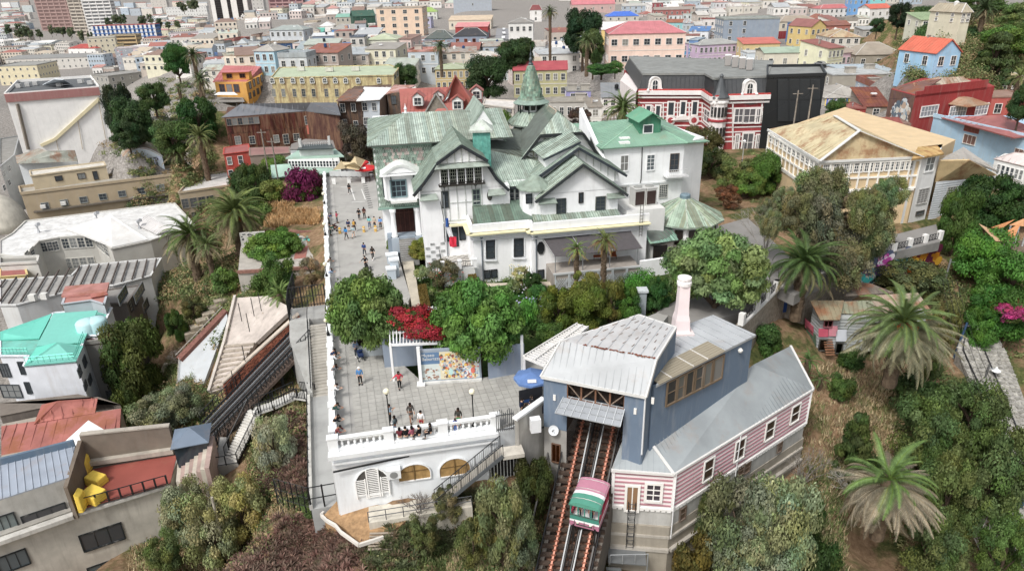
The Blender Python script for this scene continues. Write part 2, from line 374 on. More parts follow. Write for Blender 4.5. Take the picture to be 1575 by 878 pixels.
H('peeling cream house with pale roof behind the black block',1176,82,1242,108,6.5,-3,11,'gx',1.5,'d6cfbb','9eb29c',3,1)
H('small lavender house behind the museum spire',872,141,909,156,4.5,0,8,'flat',.4,'9c98cc','9c9c98',2,1)
H('grey concrete house with gallery below the lavender one',846,158,906,184,6,-4,8,'flat',.4,'b5b2aa','9c978c',5,1)
H('narrow white house with two tall windows near the fan palm',906,165,926,200,7,2,8,'shed',1,'dcdad2','8c8478',1,2)
H('white terrace house under the red striped palace',926,150,972,182,7,-6,9,'shed',2.5,'e2e0dc','8a8e92',4,2)
H('pale grey corner house with a red roof near the top right',1262,14,1313,31,8,6,13,'hip',2.5,'d6d3cd','c06a6a',7,2)
H('deep blue painted house with three windows at the top right',1313,-2,1339,22,9,4,10,'flat',.5,'6aa4dc','8aa0b4',3,2)
H('turquoise house at the top edge right of the deep blue one',1339,-4,1363,14,8,4,10,'flat',.5,'7ed0d0','a07070',2,2)
H('white cottage with an orange gabled roof at the top right',1339,14,1371,30,6,18,10,'gx',2.5,'e6e6e4','d2644c',3,1)
H('cream house over a red shop front on the steep street',1200,34,1258,60,8,4,12,'hip',2.5,'d8cdb6','a49684',5,2,shop='8e2a30')
H('blue house with white framed balconies on the steep street',1231,37,1250,68,9,10,11,'flat',.5,'5c8cc8','8f9fae',3,2)
H('yellow classical house with columns on the steep street',1248,42,1271,74,9,22,14,'gy',3,'d8bc70','96605a',3,2)
H('white balconied corner house with rusty tan roof',1276,58,1324,94,9,-4,15,'hip',2.5,'d5cfc4','b39f7e',4,3,rust=1)
H('brown roofed row behind the white balconied house',1268,40,1308,56,6,2,12,'gx',2,'a9685a','8e5f55',4,1,rust=1)
H('pale yellow green row house on the street corner',1275,75,1299,112,9,28,12,'shed',2,'dbd9b6','9a5a50',4,2)
H('pink row house with white windows',1296,82,1317,105,7,24,12,'hip',2,'e8c6d4','a8988a',3,1)
H('large grey stuccoed house with a patched hipped roof',1317,85,1390,106,7,-4,15,'hip',3.5,'a39b8b','a29685',3,1,cat='house')
H('long flat building with pale blue metal roofing',1308,113,1428,132,5,-4,20,'flat',.4,'b6b1a6','b0bfc9',1,1)
H('blank grey walled warehouse in front of the pale blue roofing',1281,116,1374,137,5,-3,13,'flat',.4,'a59f92','b9bdbd',1,1)
H('small white house with octagonal grey roof and round arch',1424,100,1460,118,4.5,-4,9,'hip',1.6,'dedbd4','a5b1b8',3,1,gz=8)
H('grey dormer shed left of the octagonal white house',1402,99,1421,112,3.5,-4,7,'gy',2,'9fa8b0','7e8c98',1,1,gz=8)
H('sky blue gabled cottage with a bright orange roof',1440,83,1478,107,6.5,14,11,'gy',3,'9ccdee','d4674a',2,1,cat='cottage',gz=11)
H('low green roofed white house among trees at the top right',1418,31,1470,43,4.5,-4,10,'shed',1.6,'d5d2ba','91a77c',4,1,gz=16)
H('cream villa corner among the trees at the top right',1479,20,1494,36,8,10,10,'hip',2,'d9d3b8','b0a58e',2,2,gz=20)
H('olive yellow corrugated yard wall building below the trees',1360,46,1392,66,5,2,8,'shed',1,'b4a64a','a39a5c',1,1)
H('grey metal sheds below the tree clump at the upper right',1328,46,1358,60,4,4,8,'shed',1,'a9a9a6','a5a7a6',2,1)
H('low house with grey hipped roof and a blue mural wall',1270,151,1340,166,5,-3,13,'hip',2.2,'cfcabc','a9a49c',4,1,mural=2)
H('rust roofed shed with a solar heater beside the red mansion',1330,164,1368,180,5,-6,10,'shed',3,'9a8f80','7c463c',1,1,rust=1)
H('red walled shed between the mural house and the tan roofed house',1303,168,1332,182,4.5,-4,8,'flat',.4,'a8342f','9c5a50',1,1)
H('brown timber house with a tan roof at the right edge',1520,124,1590,158,8,-6,12,'hip',2,'5f4038','b9a583',4,2)
H('salmon wall house under the brown timber house at the right edge',1524,150,1584,184,7,-6,8,'flat',.4,'bc5a50','a08070',2,1)
FR='d5d0c8 e2dfd9 c4b8ac b8c2ca e0d4c2 d2ccc0 ebe9e4 b3a49a c5cfcf d6c6c0 ddd8bc b0bfcc eeece8 cfd4d6'.split()
FC='a8685e c4c0b9 a9b1b5 c08c84 9c978f dcd8d2 956055 b3bbae bdaf9a e4e2dd b0b4b6 8d7468'.split()
rr=RN(11)
def far(u0,u1,v,n,hpx,g=None,lab='small'):
 w=(u1-u0)/n
 for i in range(n):
  a=u0+i*w+rr.uniform(0,w*.2);b=a+w*rr.uniform(.75,1.0);vt=v+rr.uniform(-3,3)
  k=dict(g=g)if g is not None else{}
  H(lab,a,vt,b,vt+hpx*rr.uniform(.8,1.2),rr.uniform(4.5,7),rr.uniform(-14,14),rr.uniform(10,18),rr.choice(['flat','gx','hip','shed']),rr.uniform(1,3),rr.choice(FR),rr.choice(FC),max(2,int(w/6)),2 if hpx>14 else 1,grp=1,rust=rr.random()<.2,**k)
LF='small hazy building of the low city by the port, upper left'
for v,a,b,n,hp in((2,0,44,3,8),(4,150,318,9,9),(12,0,46,3,10),(14,160,250,5,10),(22,0,44,3,10),(26,236,318,5,9),(33,0,44,2,9),(36,236,318,5,9),(62,216,262,3,12),(48,240,318,4,12),(72,20,100,4,12),(86,10,100,4,10),(104,140,176,2,12)):
 far(a,b,v,n,hp,-45,LF)
CF='small roof among the crowded far houses near the top centre'
for v,a,b,n,hp in((-3,462,700,14,8),(5,462,700,12,9),(14,462,580,6,10),(22,374,410,2,10),(24,462,520,3,11),(34,374,414,2,11),(38,466,512,2,10),(36,545,580,2,10),(56,374,414,3,13),(66,327,400,4,13)):
 far(a,b,v,n,hp,None,CF)
RF='small roof among the packed far houses near the top right'
for v,a,b,n,hp in((-4,860,1262,20,8),(4,940,1262,14,9),(12,1000,1262,11,10),(22,985,1114,6,10),(36,986,1024,2,11),(38,1054,1082,2,11),(52,1088,1114,2,12),(-4,1363,1420,3,9),(30,1258,1340,4,11),(92,1390,1404,1,9),(136,1345,1372,1,9)):
 far(a,b,v,n,hp,None,RF)
def solve(h):
 um=h['u0']
 if 'g' in h or 'gz' in h:
  b=P(um,h['vb'],h.get('g',h.get('gz')));h['A']=PY(um,h['v0'],b.y);h['hg']=h['A'].z-b.z
 else:
  h['A']=Yh(um,h['v0'],h['vb'],h['hg']);zb=h['A'].z-h['hg'];lo,hi=(-3.5,3)if um<1140 else(0,3.5)if um<1340 else(2,9)
  if h['v0']>135 and um<1000:lo=-3
  if zb<lo or zb>hi:
   b=P(um,h['vb'],min(max(zb,lo),hi));h['A']=PY(um,h['v0'],b.y);h['hg']=max(2.5,h['A'].z-b.z)
 A=h['A'];d=V((cos(h['ang']),sin(h['ang']),0));lo,hi=.5,300
 for _ in range(40):
  mdl=(lo+hi)/2
  if pj(A+d*mdl)[0]<h['u1']:lo=mdl
  else:hi=mdl
 h['w']=lo;h['d']=d;h['n']=V((-d.y,d.x,0))
for h in HS:solve(h)
CP=[]
def cp(*a):
 for u,v,z in a:q=P(u,v,z);CP.append((q.x,q.y,z))
cp((480,800,-8.5),(540,772,-6),(600,785,-6),(700,765,-6),(790,705,-6),(560,830,-8),(480,870,-11),(350,860,-15),(250,835,-17),(820,850,-11),(700,850,-10),(430,710,-8),(430,630,-7),(400,760,-11.5),(470,700,-7.5),(460,620,-6.5),(330,610,-12),(380,560,-8),(290,690,-13.5),(240,600,-17),(200,655,-19),(300,490,-10),(260,430,-11),(300,540,-12),(420,430,-4),(380,480,-6),(440,350,-3),(470,300,-2),(360,400,-6),(300,400,-8),(270,305,-16),(345,300,-11),(400,250,-3),(450,240,-2),(300,240,-8),(230,210,-12),(200,170,-20),(260,160,-10),(320,190,-5),(360,240,-4),(240,110,-16),(300,110,-8),(140,860,-20),(40,860,-22),(60,600,-26),(20,500,-30),(100,430,-30),(20,300,-36),(120,230,-40),(60,160,-44),(180,110,-40),(260,90,-30))
cp((1060,870,-13),(1150,850,-13),(1230,780,-12.5),(1240,700,-10.5),(1300,565,-8.4),(1270,600,-8),(1260,525,-7.4),(1225,510,-6),(1290,545,-8),(1240,515,-6.6),(1310,500,-6.8),(1400,600,-8),(1320,640,-10),(1330,720,-13),(1350,860,-17),(1500,700,-14),(1250,860,-15),(1420,440,-4),(1330,440,-4.5),(1230,470,-2.5),(1540,860,-18),(1570,700,-15),(1570,560,-9),(1480,560,-9.5),(1490,470,-6),(1460,380,-4),(1560,450,-5),(1350,390,-3),(1300,380,-1.5),(1500,300,1),(1400,340,-1.5),(1140,440,-.3),(1170,390,-.2),(1150,330,0),(1100,260,0),(1150,260,0),(1220,330,0),(1290,330,0),(1050,420,-.5),(1030,470,-1),(900,870,-15),(880,700,-5),(960,850,-14))
for s_ in(.6,1.6,2.6):
 for t_ in range(0,10):CP.append((-14+s_*6-t_*.246*9,46+t_*9,-1.2))
for x in range(0,30,8):
 for y in range(62,108,9):CP.append((x-8,y,-1.2))
cp((402,476,-4.3),(385,512,-5.9),(366,545,-7.5),(345,590,-9.5),(325,612,-10.6),(392,642,-8.8),(375,672,-10.8),(356,708,-12.6),(340,714,-12.6),(420,628,-8),(366,690,-11.8),(322,716,-12.6),(560,240,-1),(900,220,-.5),(700,170,-1))
for u,v,Y in((1500,105,165),(1560,62,200),(1450,60,220),(1560,12,260),(1400,12,290),(1420,100,170),(1380,60,300)):
 q=PY(u,v,Y);CP.append((q.x,q.y,q.z))
cp((1500,240,-1),(1400,215,-1),(1300,200,-1),(1560,210,-1),(1450,190,0),(1540,175,0),(1340,170,0),(1500,150,2))
for h in HS:
 c=h['A']+h['d']*h['w']/2+h['n']*h['dep']/2;CP.append((c.x,c.y,h['A'].z-h['hg']))
for x in range(-2400,2500,400):
 CP.append((x,3600,-45 if x<0 else-10));CP.append((x,-120,-25))
for x,y,z in((-400,150,-46),(-600,500,-46),(-250,260,-46),(-300,60,-46),(-120,20,-34),(-60,0,-24),(0,0,-24),(60,0,-24),(140,30,-20),(250,100,5),(400,300,20),(700,700,10),(-900,1500,-46),(-1400,2500,-46),(0,20,-18),(20,22,-19),(-20,22,-17),(-90,60,-30),(110,60,-14)):CP.append((x,y,z))
for u,v,Y in((200,226,160),(215,232,163),(240,172,180),(310,214,165),(276,120,230),(268,234,150),(190,206,175),(235,200,175),(330,165,175),(297,150,215),(308,175,190)):
 q=PY(u,v,Y);CP.append((q.x,q.y,q.z-.6))
for x,y in((-80,150),(-80,150),(-95,150),(-110,160),(-72,130),(-66,121),(-82,122),(-95,125),(-63,100),(-62,92),(-60,82),(-58,75),(-68,85),(-50,68),(-120,200),(-135,215),(-112,228),(-47,60)):CP.append((x,y,-34 if x<-90 else-27))
CPA=np.array(CP)
def tzn(x,y):
 x=np.asarray(x,float);y=np.asarray(y,float);w=np.zeros(x.shape);a=np.zeros(x.shape)
 for cx,cy,cz in CPA:
  s2=6.0+.0006*((cx*cx+cy*cy)**.5)**1.6;k=((x-cx)**2+(y-cy)**2+s2)**-1.9;w+=k*(s2**.35);a+=k*(s2**.35)*cz
 return a/w
def axis(segs):
 out=[segs[0][0]]
 for a,b,st in segs:
  k=max(1,round((b-a)/st));out+=[a+(b-a)*i/k for i in range(1,k+1)]
 return np.array(out)
GX=axis([(-4000,-1200,400),(-1200,-400,60),(-400,-120,14),(-120,110,1.25),(110,300,8),(300,1000,35),(1000,4000,300)])
GY=axis([(-300,10,15),(10,130,1.25),(130,300,4),(300,800,14),(800,2000,60),(2000,6000,400)])
XX,YY=np.meshgrid(GX,GY);ZZ=tzn(XX,YY)
import mathutils.noise as mn
def tz(x,y):
 i=min(max(int(np.searchsorted(GX,x))-1,0),len(GX)-2);j=min(max(int(np.searchsorted(GY,y))-1,0),len(GY)-2)
 a=(x-GX[i])/(GX[i+1]-GX[i]);b=(y-GY[j])/(GY[j+1]-GY[j])
 return float((ZZ[j,i]*(1-a)+ZZ[j,i+1]*a)*(1-b)+(ZZ[j+1,i]*(1-a)+ZZ[j+1,i+1]*a)*b)
def G(u,v):
 d=ray(u,v);t=15.0
 while t<4000:
  p=CAM+d*t
  if p.z<tz(p.x,p.y):break
  t+=.4+t*.004
 lo,hi=t-.4-t*.004,t
 for _ in range(12):
  mid=(lo+hi)/2;p=CAM+d*mid
  if p.z<tz(p.x,p.y):hi=mid
  else:lo=mid
 return CAM+d*hi
def build_ground():
 ny,nx=XX.shape
 z=ZZ.copy()
 for j in range(ny):
  if 10<GY[j]<140:
   for i in range(nx):
    if-125<GX[i]<115:z[j,i]+=.5*mn.noise((GX[i]*.25,GY[j]*.25,0))
 co=np.stack([XX,YY,z],-1).reshape(-1,3)
 idx=np.arange(nx*ny).reshape(ny,nx);f=np.stack([idx[:-1,:-1],idx[:-1,1:],idx[1:,1:],idx[1:,:-1]],-1).reshape(-1,4)
 me=MN('ground');me.from_pydata(co.tolist(),[],f.tolist())
 zone=np.zeros((nx*ny,4),np.float32);x,y=co[:,0],co[:,1]
 urb=((y>150)&(x<160))|(x<-62)|(y>260)
 urb&=~((x>95+(y-150)*.25)&(y<480))&~((x<-40)&(x>-75)&(y>105)&(y<190))
 zone[:,0]=urb;zone[:,1]=((x>-16)&(x<19)&(y>54)&(y<82)).astype(float)
 at=me.attributes.new('zone','FLOAT_COLOR','POINT');at.data.foreach_set('color',zone.ravel())
 me.materials.append(M['ground']);me.polygons.foreach_set('use_smooth',[True]*len(me.polygons))
 o=ON('ground',me);link(o);struct(o)
build_ground()
OX,OY=-13.8,43.3
def PS(s,t,z=0,a=R(13.8)):return V((OX+s*cos(a)-t*sin(a),OY+s*sin(a)+t*cos(a),z))
def MS(s,t,z=0):return PS(s,t,z,R(10))
def MT(u,v,t):
 a=MS(0,t);b=MS(10,t);return PP(u,v,a,b)
def paved():
 s=MB();pts=[PS(-.1,-.25),P(768,657),P(838,632),P(905,560),P(1000,520),P(1040,470),P(960,500),P(806,545),P(806,572),P(655,592),P(603,545),P(600,530),PS(8.8,26),PS(8.6,92),PS(-.1,92)]
 lo=[V((p.x,p.y,-1.6))for p in pts]
 s.hull(lo,pts);PLZ=struct(s.obj('plaza','paving',None,'a9a7a2'))
 k=MB();k.prism([PS(.25,.3,.05),PS(1.3,.3,.05),PS(1.3,90,.05),PS(.25,90,.05)],-.3);struct(k.obj('pavement','paving',None,'b0aea9'))
 st=.62;g=[];L=[(q.x,q.y)for q in pts[:4]]+[(P(806,575).x,P(806,575).y),(P(655,595).x,P(655,595).y),(P(603,548).x,P(603,548).y),(PS(8.6,26).x,PS(8.6,26).y),(PS(0,26).x,PS(0,26).y)]
 def inside(x,y):
  c=False
  for(ax,ay),(bx,by)in zip(L,L[1:]+L[:1]):
   if(ay>y)!=(by>y)and x<(bx-ax)*(y-ay)/(by-ay)+ax:c=not c
  return c
 for i in range(2,40):
  for j in range(0,44):
   p=PS(.35+(i+.5)*st,.5+(j+.5)*st)
   if inside(p.x,p.y):g.append((p,(p-CAM).length))
 g.sort(key=lambda q:q[1]);mb=MB()
 mesh=[MB().box((0,0,0),(st-.035,st-.035,.05),0,t=(q,q,q*.98)).mesh('paving_slab','paving')for q in(.92,.97,1.0,1.04)]
 for k_,(p,_)in enumerate(g):
  if k_<300:
   o=place(mesh[rnd.randrange(4)],'paving_slab',PLZ,wmat(V((p.x,p.y,.025+rnd.uniform(-.004,.004))),(cos(R(13.8)),sin(R(13.8)),0)),'aeaca7')
  else:
   q=rnd.choice((.92,.97,1.0,1.04));mb.box((p.x,p.y,.024),(st-.035,st-.035,.05),R(13.8),(q,q,q*.98))
 stuff(mb.obj('paving_slab','paving',PLZ,'aeaca7'))
paved()
def road(name,pts,col,m='asphalt',zb=None,th=.5):
 s=MB();pts=[V(p)for p in pts];s.hull([p-ZU(th)for p in pts]if sum(a.x*b.y-b.x*a.y for a,b in zip(pts,pts[1:]+pts[:1]))>0 else[p-ZU(th)for p in pts[::-1]],pts if sum(a.x*b.y-b.x*a.y for a,b in zip(pts,pts[1:]+pts[:1]))>0 else pts[::-1])
 return struct(s.obj(name,m,None,col))
road('street',[P(1010,480,.05),P(1080,500,.05),P(1163,470,.05),P(1192,440,.05),P(1215,395,.05),P(1150,335,.05),P(1095,350,.05),P(1110,420,.05)],'8d8a86',th=3)
road('street',[P(1190,440,.1),P(1216,395,.1),P(1330,372,.2),P(1440,345,.3),P(1446,372,.3),P(1310,402,.2),P(1222,455,.1)],'8d8a86',th=1.2)
road('street',[P(757,90,-1),P(790,90,-1),P(782,44,3),P(764,44,3)],'8f8f92',th=2)
road('street',[P(1240,120,2),P(1285,120,2),P(1262,60,3),P(1242,60,3)],'77777a',th=2)
road('ravine_slope',[P(292,150,-7),P(232,204,-12),P(243,224,-12),P(302,165,-7)],'a3978a','stone')
def cobble():
 top=[P(1478,500,-6.5),P(1525,500,-6.5),P(1572,640,-11),P(1600,878,-17),P(1560,878,-17),P(1540,700,-13.5),P(1500,600,-10.5),P(1470,545,-8.5)]
 A=[P(1480,505,-6.5),P(1470,545,-8.4),P(1500,610,-10.4),P(1545,700,-13),P(1562,878,-17)]
 B=[P(1523,505,-6.5),P(1545,545,-8.4),P(1570,610,-10.4),P(1600,700,-13),P(1640,878,-17)]
 s=MB()
 for i in range(4):s.hull([A[i]-ZU(1.5),A[i+1]-ZU(1.5),B[i+1]-ZU(1.5),B[i]-ZU(1.5)],[A[i]+ZU(.5),A[i+1]+ZU(.5),B[i+1]+ZU(.5),B[i]+ZU(.5)])
 struct(s.obj('path','stone',None,'9d9a94'))
 c=MB();r=RN(3)
 for i in range(4):
  n=int((A[i+1]-A[i]).length/.55)
  for k in range(n):
   a=A[i].lerp(A[i+1],(k+.5)/n);b=B[i].lerp(B[i+1],(k+.5)/n);mm=int((b-a).length/.5)
   for q in range(mm):
    p=a.lerp(b,(q+.5)/mm)+V((r.uniform(-.08,.08),r.uniform(-.08,.08),.53));g=r.uniform(.65,1.2)
    c.box(p,(r.uniform(.3,.42),r.uniform(.3,.45),.16),r.uniform(0,3),(g,g,g*.96))
 stuff(c.obj('cobble','stone',None,'b3b0aa'));
 for f in(.12,.55):
  t=MB();pts=[A[i].lerp(B[i],f+(.2 if 0 else 0))+ZU(.66)for i in range(5)]
  for p,q in zip(pts,pts[1:]):t.bar(p,q,.12,.14)
  tag(t.obj('cable_rail','metal',None,'3a3a3c'),'dark rail running down the cobbled path, %s one'%('left hand' if f<.3 else 'middle'),'rail')
cobble()
def house(h):
 A,d,n,w,dep,hg=h['A'],h['d'],h['n'],h['w'],h['dep'],h['hg']
 label=h['label'];cat=h.get('cat','house' if not h.get('g')else 'building')
 c=A+d*w/2;root=thing(cat.replace(' ','_')if cat in('tower','mansion','cottage','house','building')else 'apartment_block',label,cat,(c.x,c.y,A.z-hg),group=('far buildings of the low city' if h.get('g')else 'small far houses of the town')if h.get('grp')else None)
 zb=A.z-hg-5;ze=A.z;zt=ze
 B=A+d*w;C=B+n*dep;D=A+n*dep;far=(A-CAM).length
 wm=MB();wm.prism([V((p.x,p.y,ze))for p in(A,B,C,D)],zb)
 roof,rise=h['roof'],h['rise'];o=.35
 rb=MB();E=[A-d*o-n*o,B+d*o-n*o,C+d*o+n*o,D-d*o+n*o];E=[V((p.x,p.y,ze+.02))for p in E];up=ZU(rise)
 planes=[]
 if roof=='flat':
  for p,q in((A,B),(B,C),(C,D),(D,A)):rb.bar(V((p.x,p.y,ze+rise*.3)),V((q.x,q.y,ze+rise*.3)),.35,rise*.6+.1)
  rb.prism([V((p.x,p.y,ze+.08))for p in(A,B,C,D)],ze-.1)
 elif roof=='hip':
  k=min(w,dep)*.42
  if w>=dep:r0,r1=(E[0]+E[3])/2+d*k+up,(E[1]+E[2])/2-d*k+up;planes=[(E[0],E[1],r1,r0),(E[2],E[3],r0,r1),(E[1],E[2],r1),(E[3],E[0],r0)]
  else:r0,r1=(E[0]+E[1])/2+n*k+up,(E[2]+E[3])/2-n*k+up;planes=[(E[0],E[1],r0),(E[2],E[3],r1),(E[1],E[2],r1,r0),(E[3],E[0],r0,r1)]
 elif roof=='gx':
  r0,r1=(E[0]+E[3])/2+up,(E[1]+E[2])/2+up;planes=[(E[0],E[1],r1,r0),(E[2],E[3],r0,r1)]
  for x,s in((A,D),(B,C)):
   m_=(x+s)/2;wm.hull([V((p.x,p.y,ze))for p in(x,s,m_)],[V((x.x,x.y,ze+.01)),V((s.x,s.y,ze+.01)),V((m_.x,m_.y,ze+rise*.93))])
 elif roof=='gy':
  r0,r1=(E[0]+E[1])/2+up,(E[2]+E[3])/2+up;planes=[(E[0],r0,r1,E[3]),(E[1],r0,r1,E[2])]
  for x,s in((A,B),(D,C)):
   m_=(x+s)/2;i_=n*.3*(1 if x is A else-1);wm.hull([V((p.x,p.y,ze))+i_ for p in(x,s,m_)],[V((x.x,x.y,ze+.01)),V((s.x,s.y,ze+.01)),V((m_.x,m_.y,ze+rise*.93))])
 else:
  planes=[(E[0],E[1],E[2]+up,E[3]+up)]
  wm.hull([V((p.x,p.y,ze))for p in(A,B,C,D)],[V((A.x,A.y,ze+.01)),V((B.x,B.y,ze+.01)),V((C.x,C.y,ze+rise*.95)),V((D.x,D.y,ze+rise*.95))])
 for pl in planes:rb.slab(pl,.14)
 wm.obj('wall','paint',root,h['wc'])
 rmat='rust' if h.get('rust')else('tin' if roof!='flat' else 'conc')
 ro=rb.obj('roof',rmat,root,h['rc'])
 if planes and far<260:
  sm=MB()
  for pl in planes:ribs(sm,pl,.9,.07,.06,jit=.15)
  if sm.v:stuff(sm.obj('roof_seam',rmat,ro,h['rc']))
 if roof=='hip':
  cm=MB();cm.bar(r0,r1,.3,.15);[cm.bar(a_,b_,.22,.14)for a_,b_ in((E[0],r0),(E[1],r1 if w>=dep else r0))];cm.obj('ridge_cap','tin',ro,'c8c6c0')
 nx,ny=h['nx'],h['ny'];fh=hg/ny;z0=A.z-hg
 fc=h.get('fc','e6e4de');gl=[(.05,.06,.07),(.09,.1,.11),(.3,.3,.28)]
 if h.get('band')or h.get('vstripe'):
  if h.get('vstripe'):
   for k in range(nx-2):
    x=w*(.2+.6*k/(nx-3));bm=MB();ww=w*(.17 if k!=1 else .1);p=A+d*x-n*.08
    bm.box((p.x,p.y,(z0+ze)/2),(ww,.3,hg*.98),h['ang']);s_=bm.obj('window_strip','glass',root,'2a2628')
    cb=MB();nf=int(hg/3.6)
    for f in range(nf):cb.box((p.x-n.x*.1,p.y-n.y*.1,z0+hg*(f+.5)/nf),(ww,.3,.5),h['ang'])
    cb.obj('spandrel','paint',s_,'3c3a38')
   for yy in(.25,.5,.75):
    bm=MB();p=B+n*dep*yy+d*.08;bm.box((p.x,p.y,(z0+ze)/2),(.3,dep*.15,hg*.98),h['ang']);bm.obj('window_strip','glass',root,'2a2628')
  else:
   for f in range(ny):
    bm=MB();z=z0+fh*(f+.55)
    bm.box((*(A+d*w/2-n*.05).xy,z),(w*.94,.3,fh*.42),h['ang']);bm.box((*(B+n*dep/2+d*.05).xy,z),(.3,dep*.8,fh*.42),h['ang'])
    bo=bm.obj('window_band','glass',root,h['band'])
   pm=MB()
   for k in range(nx+1):pm.box((*(A+d*w*k/nx-n*.25).xy,(z0+ze)/2),(w*.035,.7,hg),h['ang'])
   pm.obj('pilaster','paint',root,h['wc']if '4c78' not in h['wc']else 'e8e8e8')
   if far<3000:
    sl_=MB()
    for f in range(1,ny):sl_.box((*(A+d*w/2-n*.5).xy,z0+fh*f+.1),(w*1.01,1.2,fh*.16),h['ang'],(1.15,1.15,1.15))
    sl_.obj('balcony_slab','paint',root,h['wc'])
  return root
 ww=min(w/nx*.5,1.3 if not h.get('wide')else 2.2);wh=min(fh*.55,1.9)
 for face in('f','s'):
  if face=='f':a0,dx,ln,k,out=A,d,w,nx,-n
  else:
   right=A.x<0
   if right:a0,dx,ln,out=B,n,dep,d
   else:a0,dx,ln,out=D,-n,dep,-d
   k=max(1,int(dep/4.5))if not h.get('mural')==1 else 0
  for f in range(ny):
   for i in range(k):
    if rnd.random()<.06 and h.get('grp'):continue
    if h.get('half')and face=='f' and i>=k/2:continue
    p=a0+dx*ln*(i+.5)/k+out*.02;p=V((p.x,p.y,z0+fh*(f+.5)))
    me=winmesh(ww,wh,2 if ww>.6 else 1,2 if wh>1 else 1,.1 if far>300 else .12,True,False,gl[rnd.randrange(3)]if rnd.random()<.5 else gl[0])
    place(me,'window',root,wmat(p,dx),fc)
 if ny>1 and far<330:
  bm=MB()
  for f in range(1,ny):bm.bar(V((A.x,A.y,z0+fh*f))-n*.03,V((B.x,B.y,z0+fh*f))-n*.03,.12,.18)
  bm.obj('string_course','enamel',root,'d8d5cc')
 if far<420:
  rr2=RN(int(A.x*7+A.y*3))
  for _ in range(rr2.choice((0,1,1,2,3))):
   q=A+d*w*rr2.uniform(.2,.8)+n*dep*rr2.uniform(.3,.7);kind=rr2.choice(('chimney','roof_vent','skylight','water_tank'))if roof!='flat' else rr2.choice(('roof_vent','water_tank','roof_hut'))
   zz=ze+(rise*.75 if roof!='flat' else 0);b_=MB()
   if kind=='chimney':b_.box((q.x,q.y,zz+.3),(.5,.5,1.5),h['ang']);b_.box((q.x,q.y,zz+1.1),(.65,.65,.15),h['ang']);b_.obj('chimney','conc',ro,'a89c90')
   elif kind=='roof_vent':b_.tube([(q.x,q.y,zz-.4),(q.x,q.y,zz+.7)],.14,8);b_.lathe((q.x,q.y,zz+.7),[(.25,0),(.25,.08),(.02,.25)],8);b_.obj('roof_vent','metal',ro,'a8aaab')
   elif kind=='water_tank':b_.lathe((q.x,q.y,zz-.3),[(.55,0),(.55,1.0),(.5,1.1),(.1,1.3)],12);b_.obj('water_tank','plastic',ro,rr2.choice(('2c4a78','d8d8d4','22262a')))
   elif kind=='skylight':b_.box((q.x,q.y,zz+.02),(1.2,.9,.3),h['ang']);b_.obj('skylight','enamel',ro,'e8eaea')
   else:b_.box((q.x,q.y,zz+.8),(2.6,2.2,1.8),h['ang']);b_.box((q.x,q.y,zz+1.75),(3,2.6,.12),h['ang'],(.8,.8,.8));b_.obj('roof_hut','conc',ro,'b9b3a8')
 if h.get('shop'):
  bm=MB();bm.box((*(A+d*w/2-n*.1).xy,z0+fh*.45),(w*1.01,.3,fh*.9),h['ang']);bm.obj('shop_front','paint',root,h['shop'])
 if h.get('mural')==1:
  bm=MB();a_,b_=A+n*.2-d*.06,A-n*.0-d*.06
  bm.box((*(A+n*dep*.5-d*.06).xy,(z0+ze)/2),(.12,dep*.98,hg),h['ang']);bm.box((*(A+d*w*.14-n*.06).xy,(z0+ze)/2),(w*.28,.1,hg),h['ang']);mo=bm.obj('mural_wall','paint',root,'aab0b8')
  s_=MB();r_=RN(5)
  for _ in range(46):
   x=w*r_.uniform(.01,.27);z=z0+hg*r_.uniform(.35,.97)
   s_.box((*(A+d*x-n*.13).xy,z),(r_.uniform(.3,1.6),.03,r_.uniform(.3,1.4)),h['ang'],r_.choice(((.35,.35,.4),(.5,.5,.55),(.6,.25,.25),(.8,.8,.85))))
  s_.obj('mural','print',mo,'ffffff')
 if h.get('mural')==2:
  s_=MB();r_=RN(6)
  for i in range(40):
   s_.box((*(A+d*w*(i+.5)/40-n*.05).xy,z0+hg*.5),(w/40,.05,hg*.85),h['ang'],r_.choice(((.1,.2,.7),(.15,.35,.8),(.8,.8,.85),(.1,.12,.5),(.9,.7,.2))))
  s_.obj('mural','print',root,'ffffff')
 return root
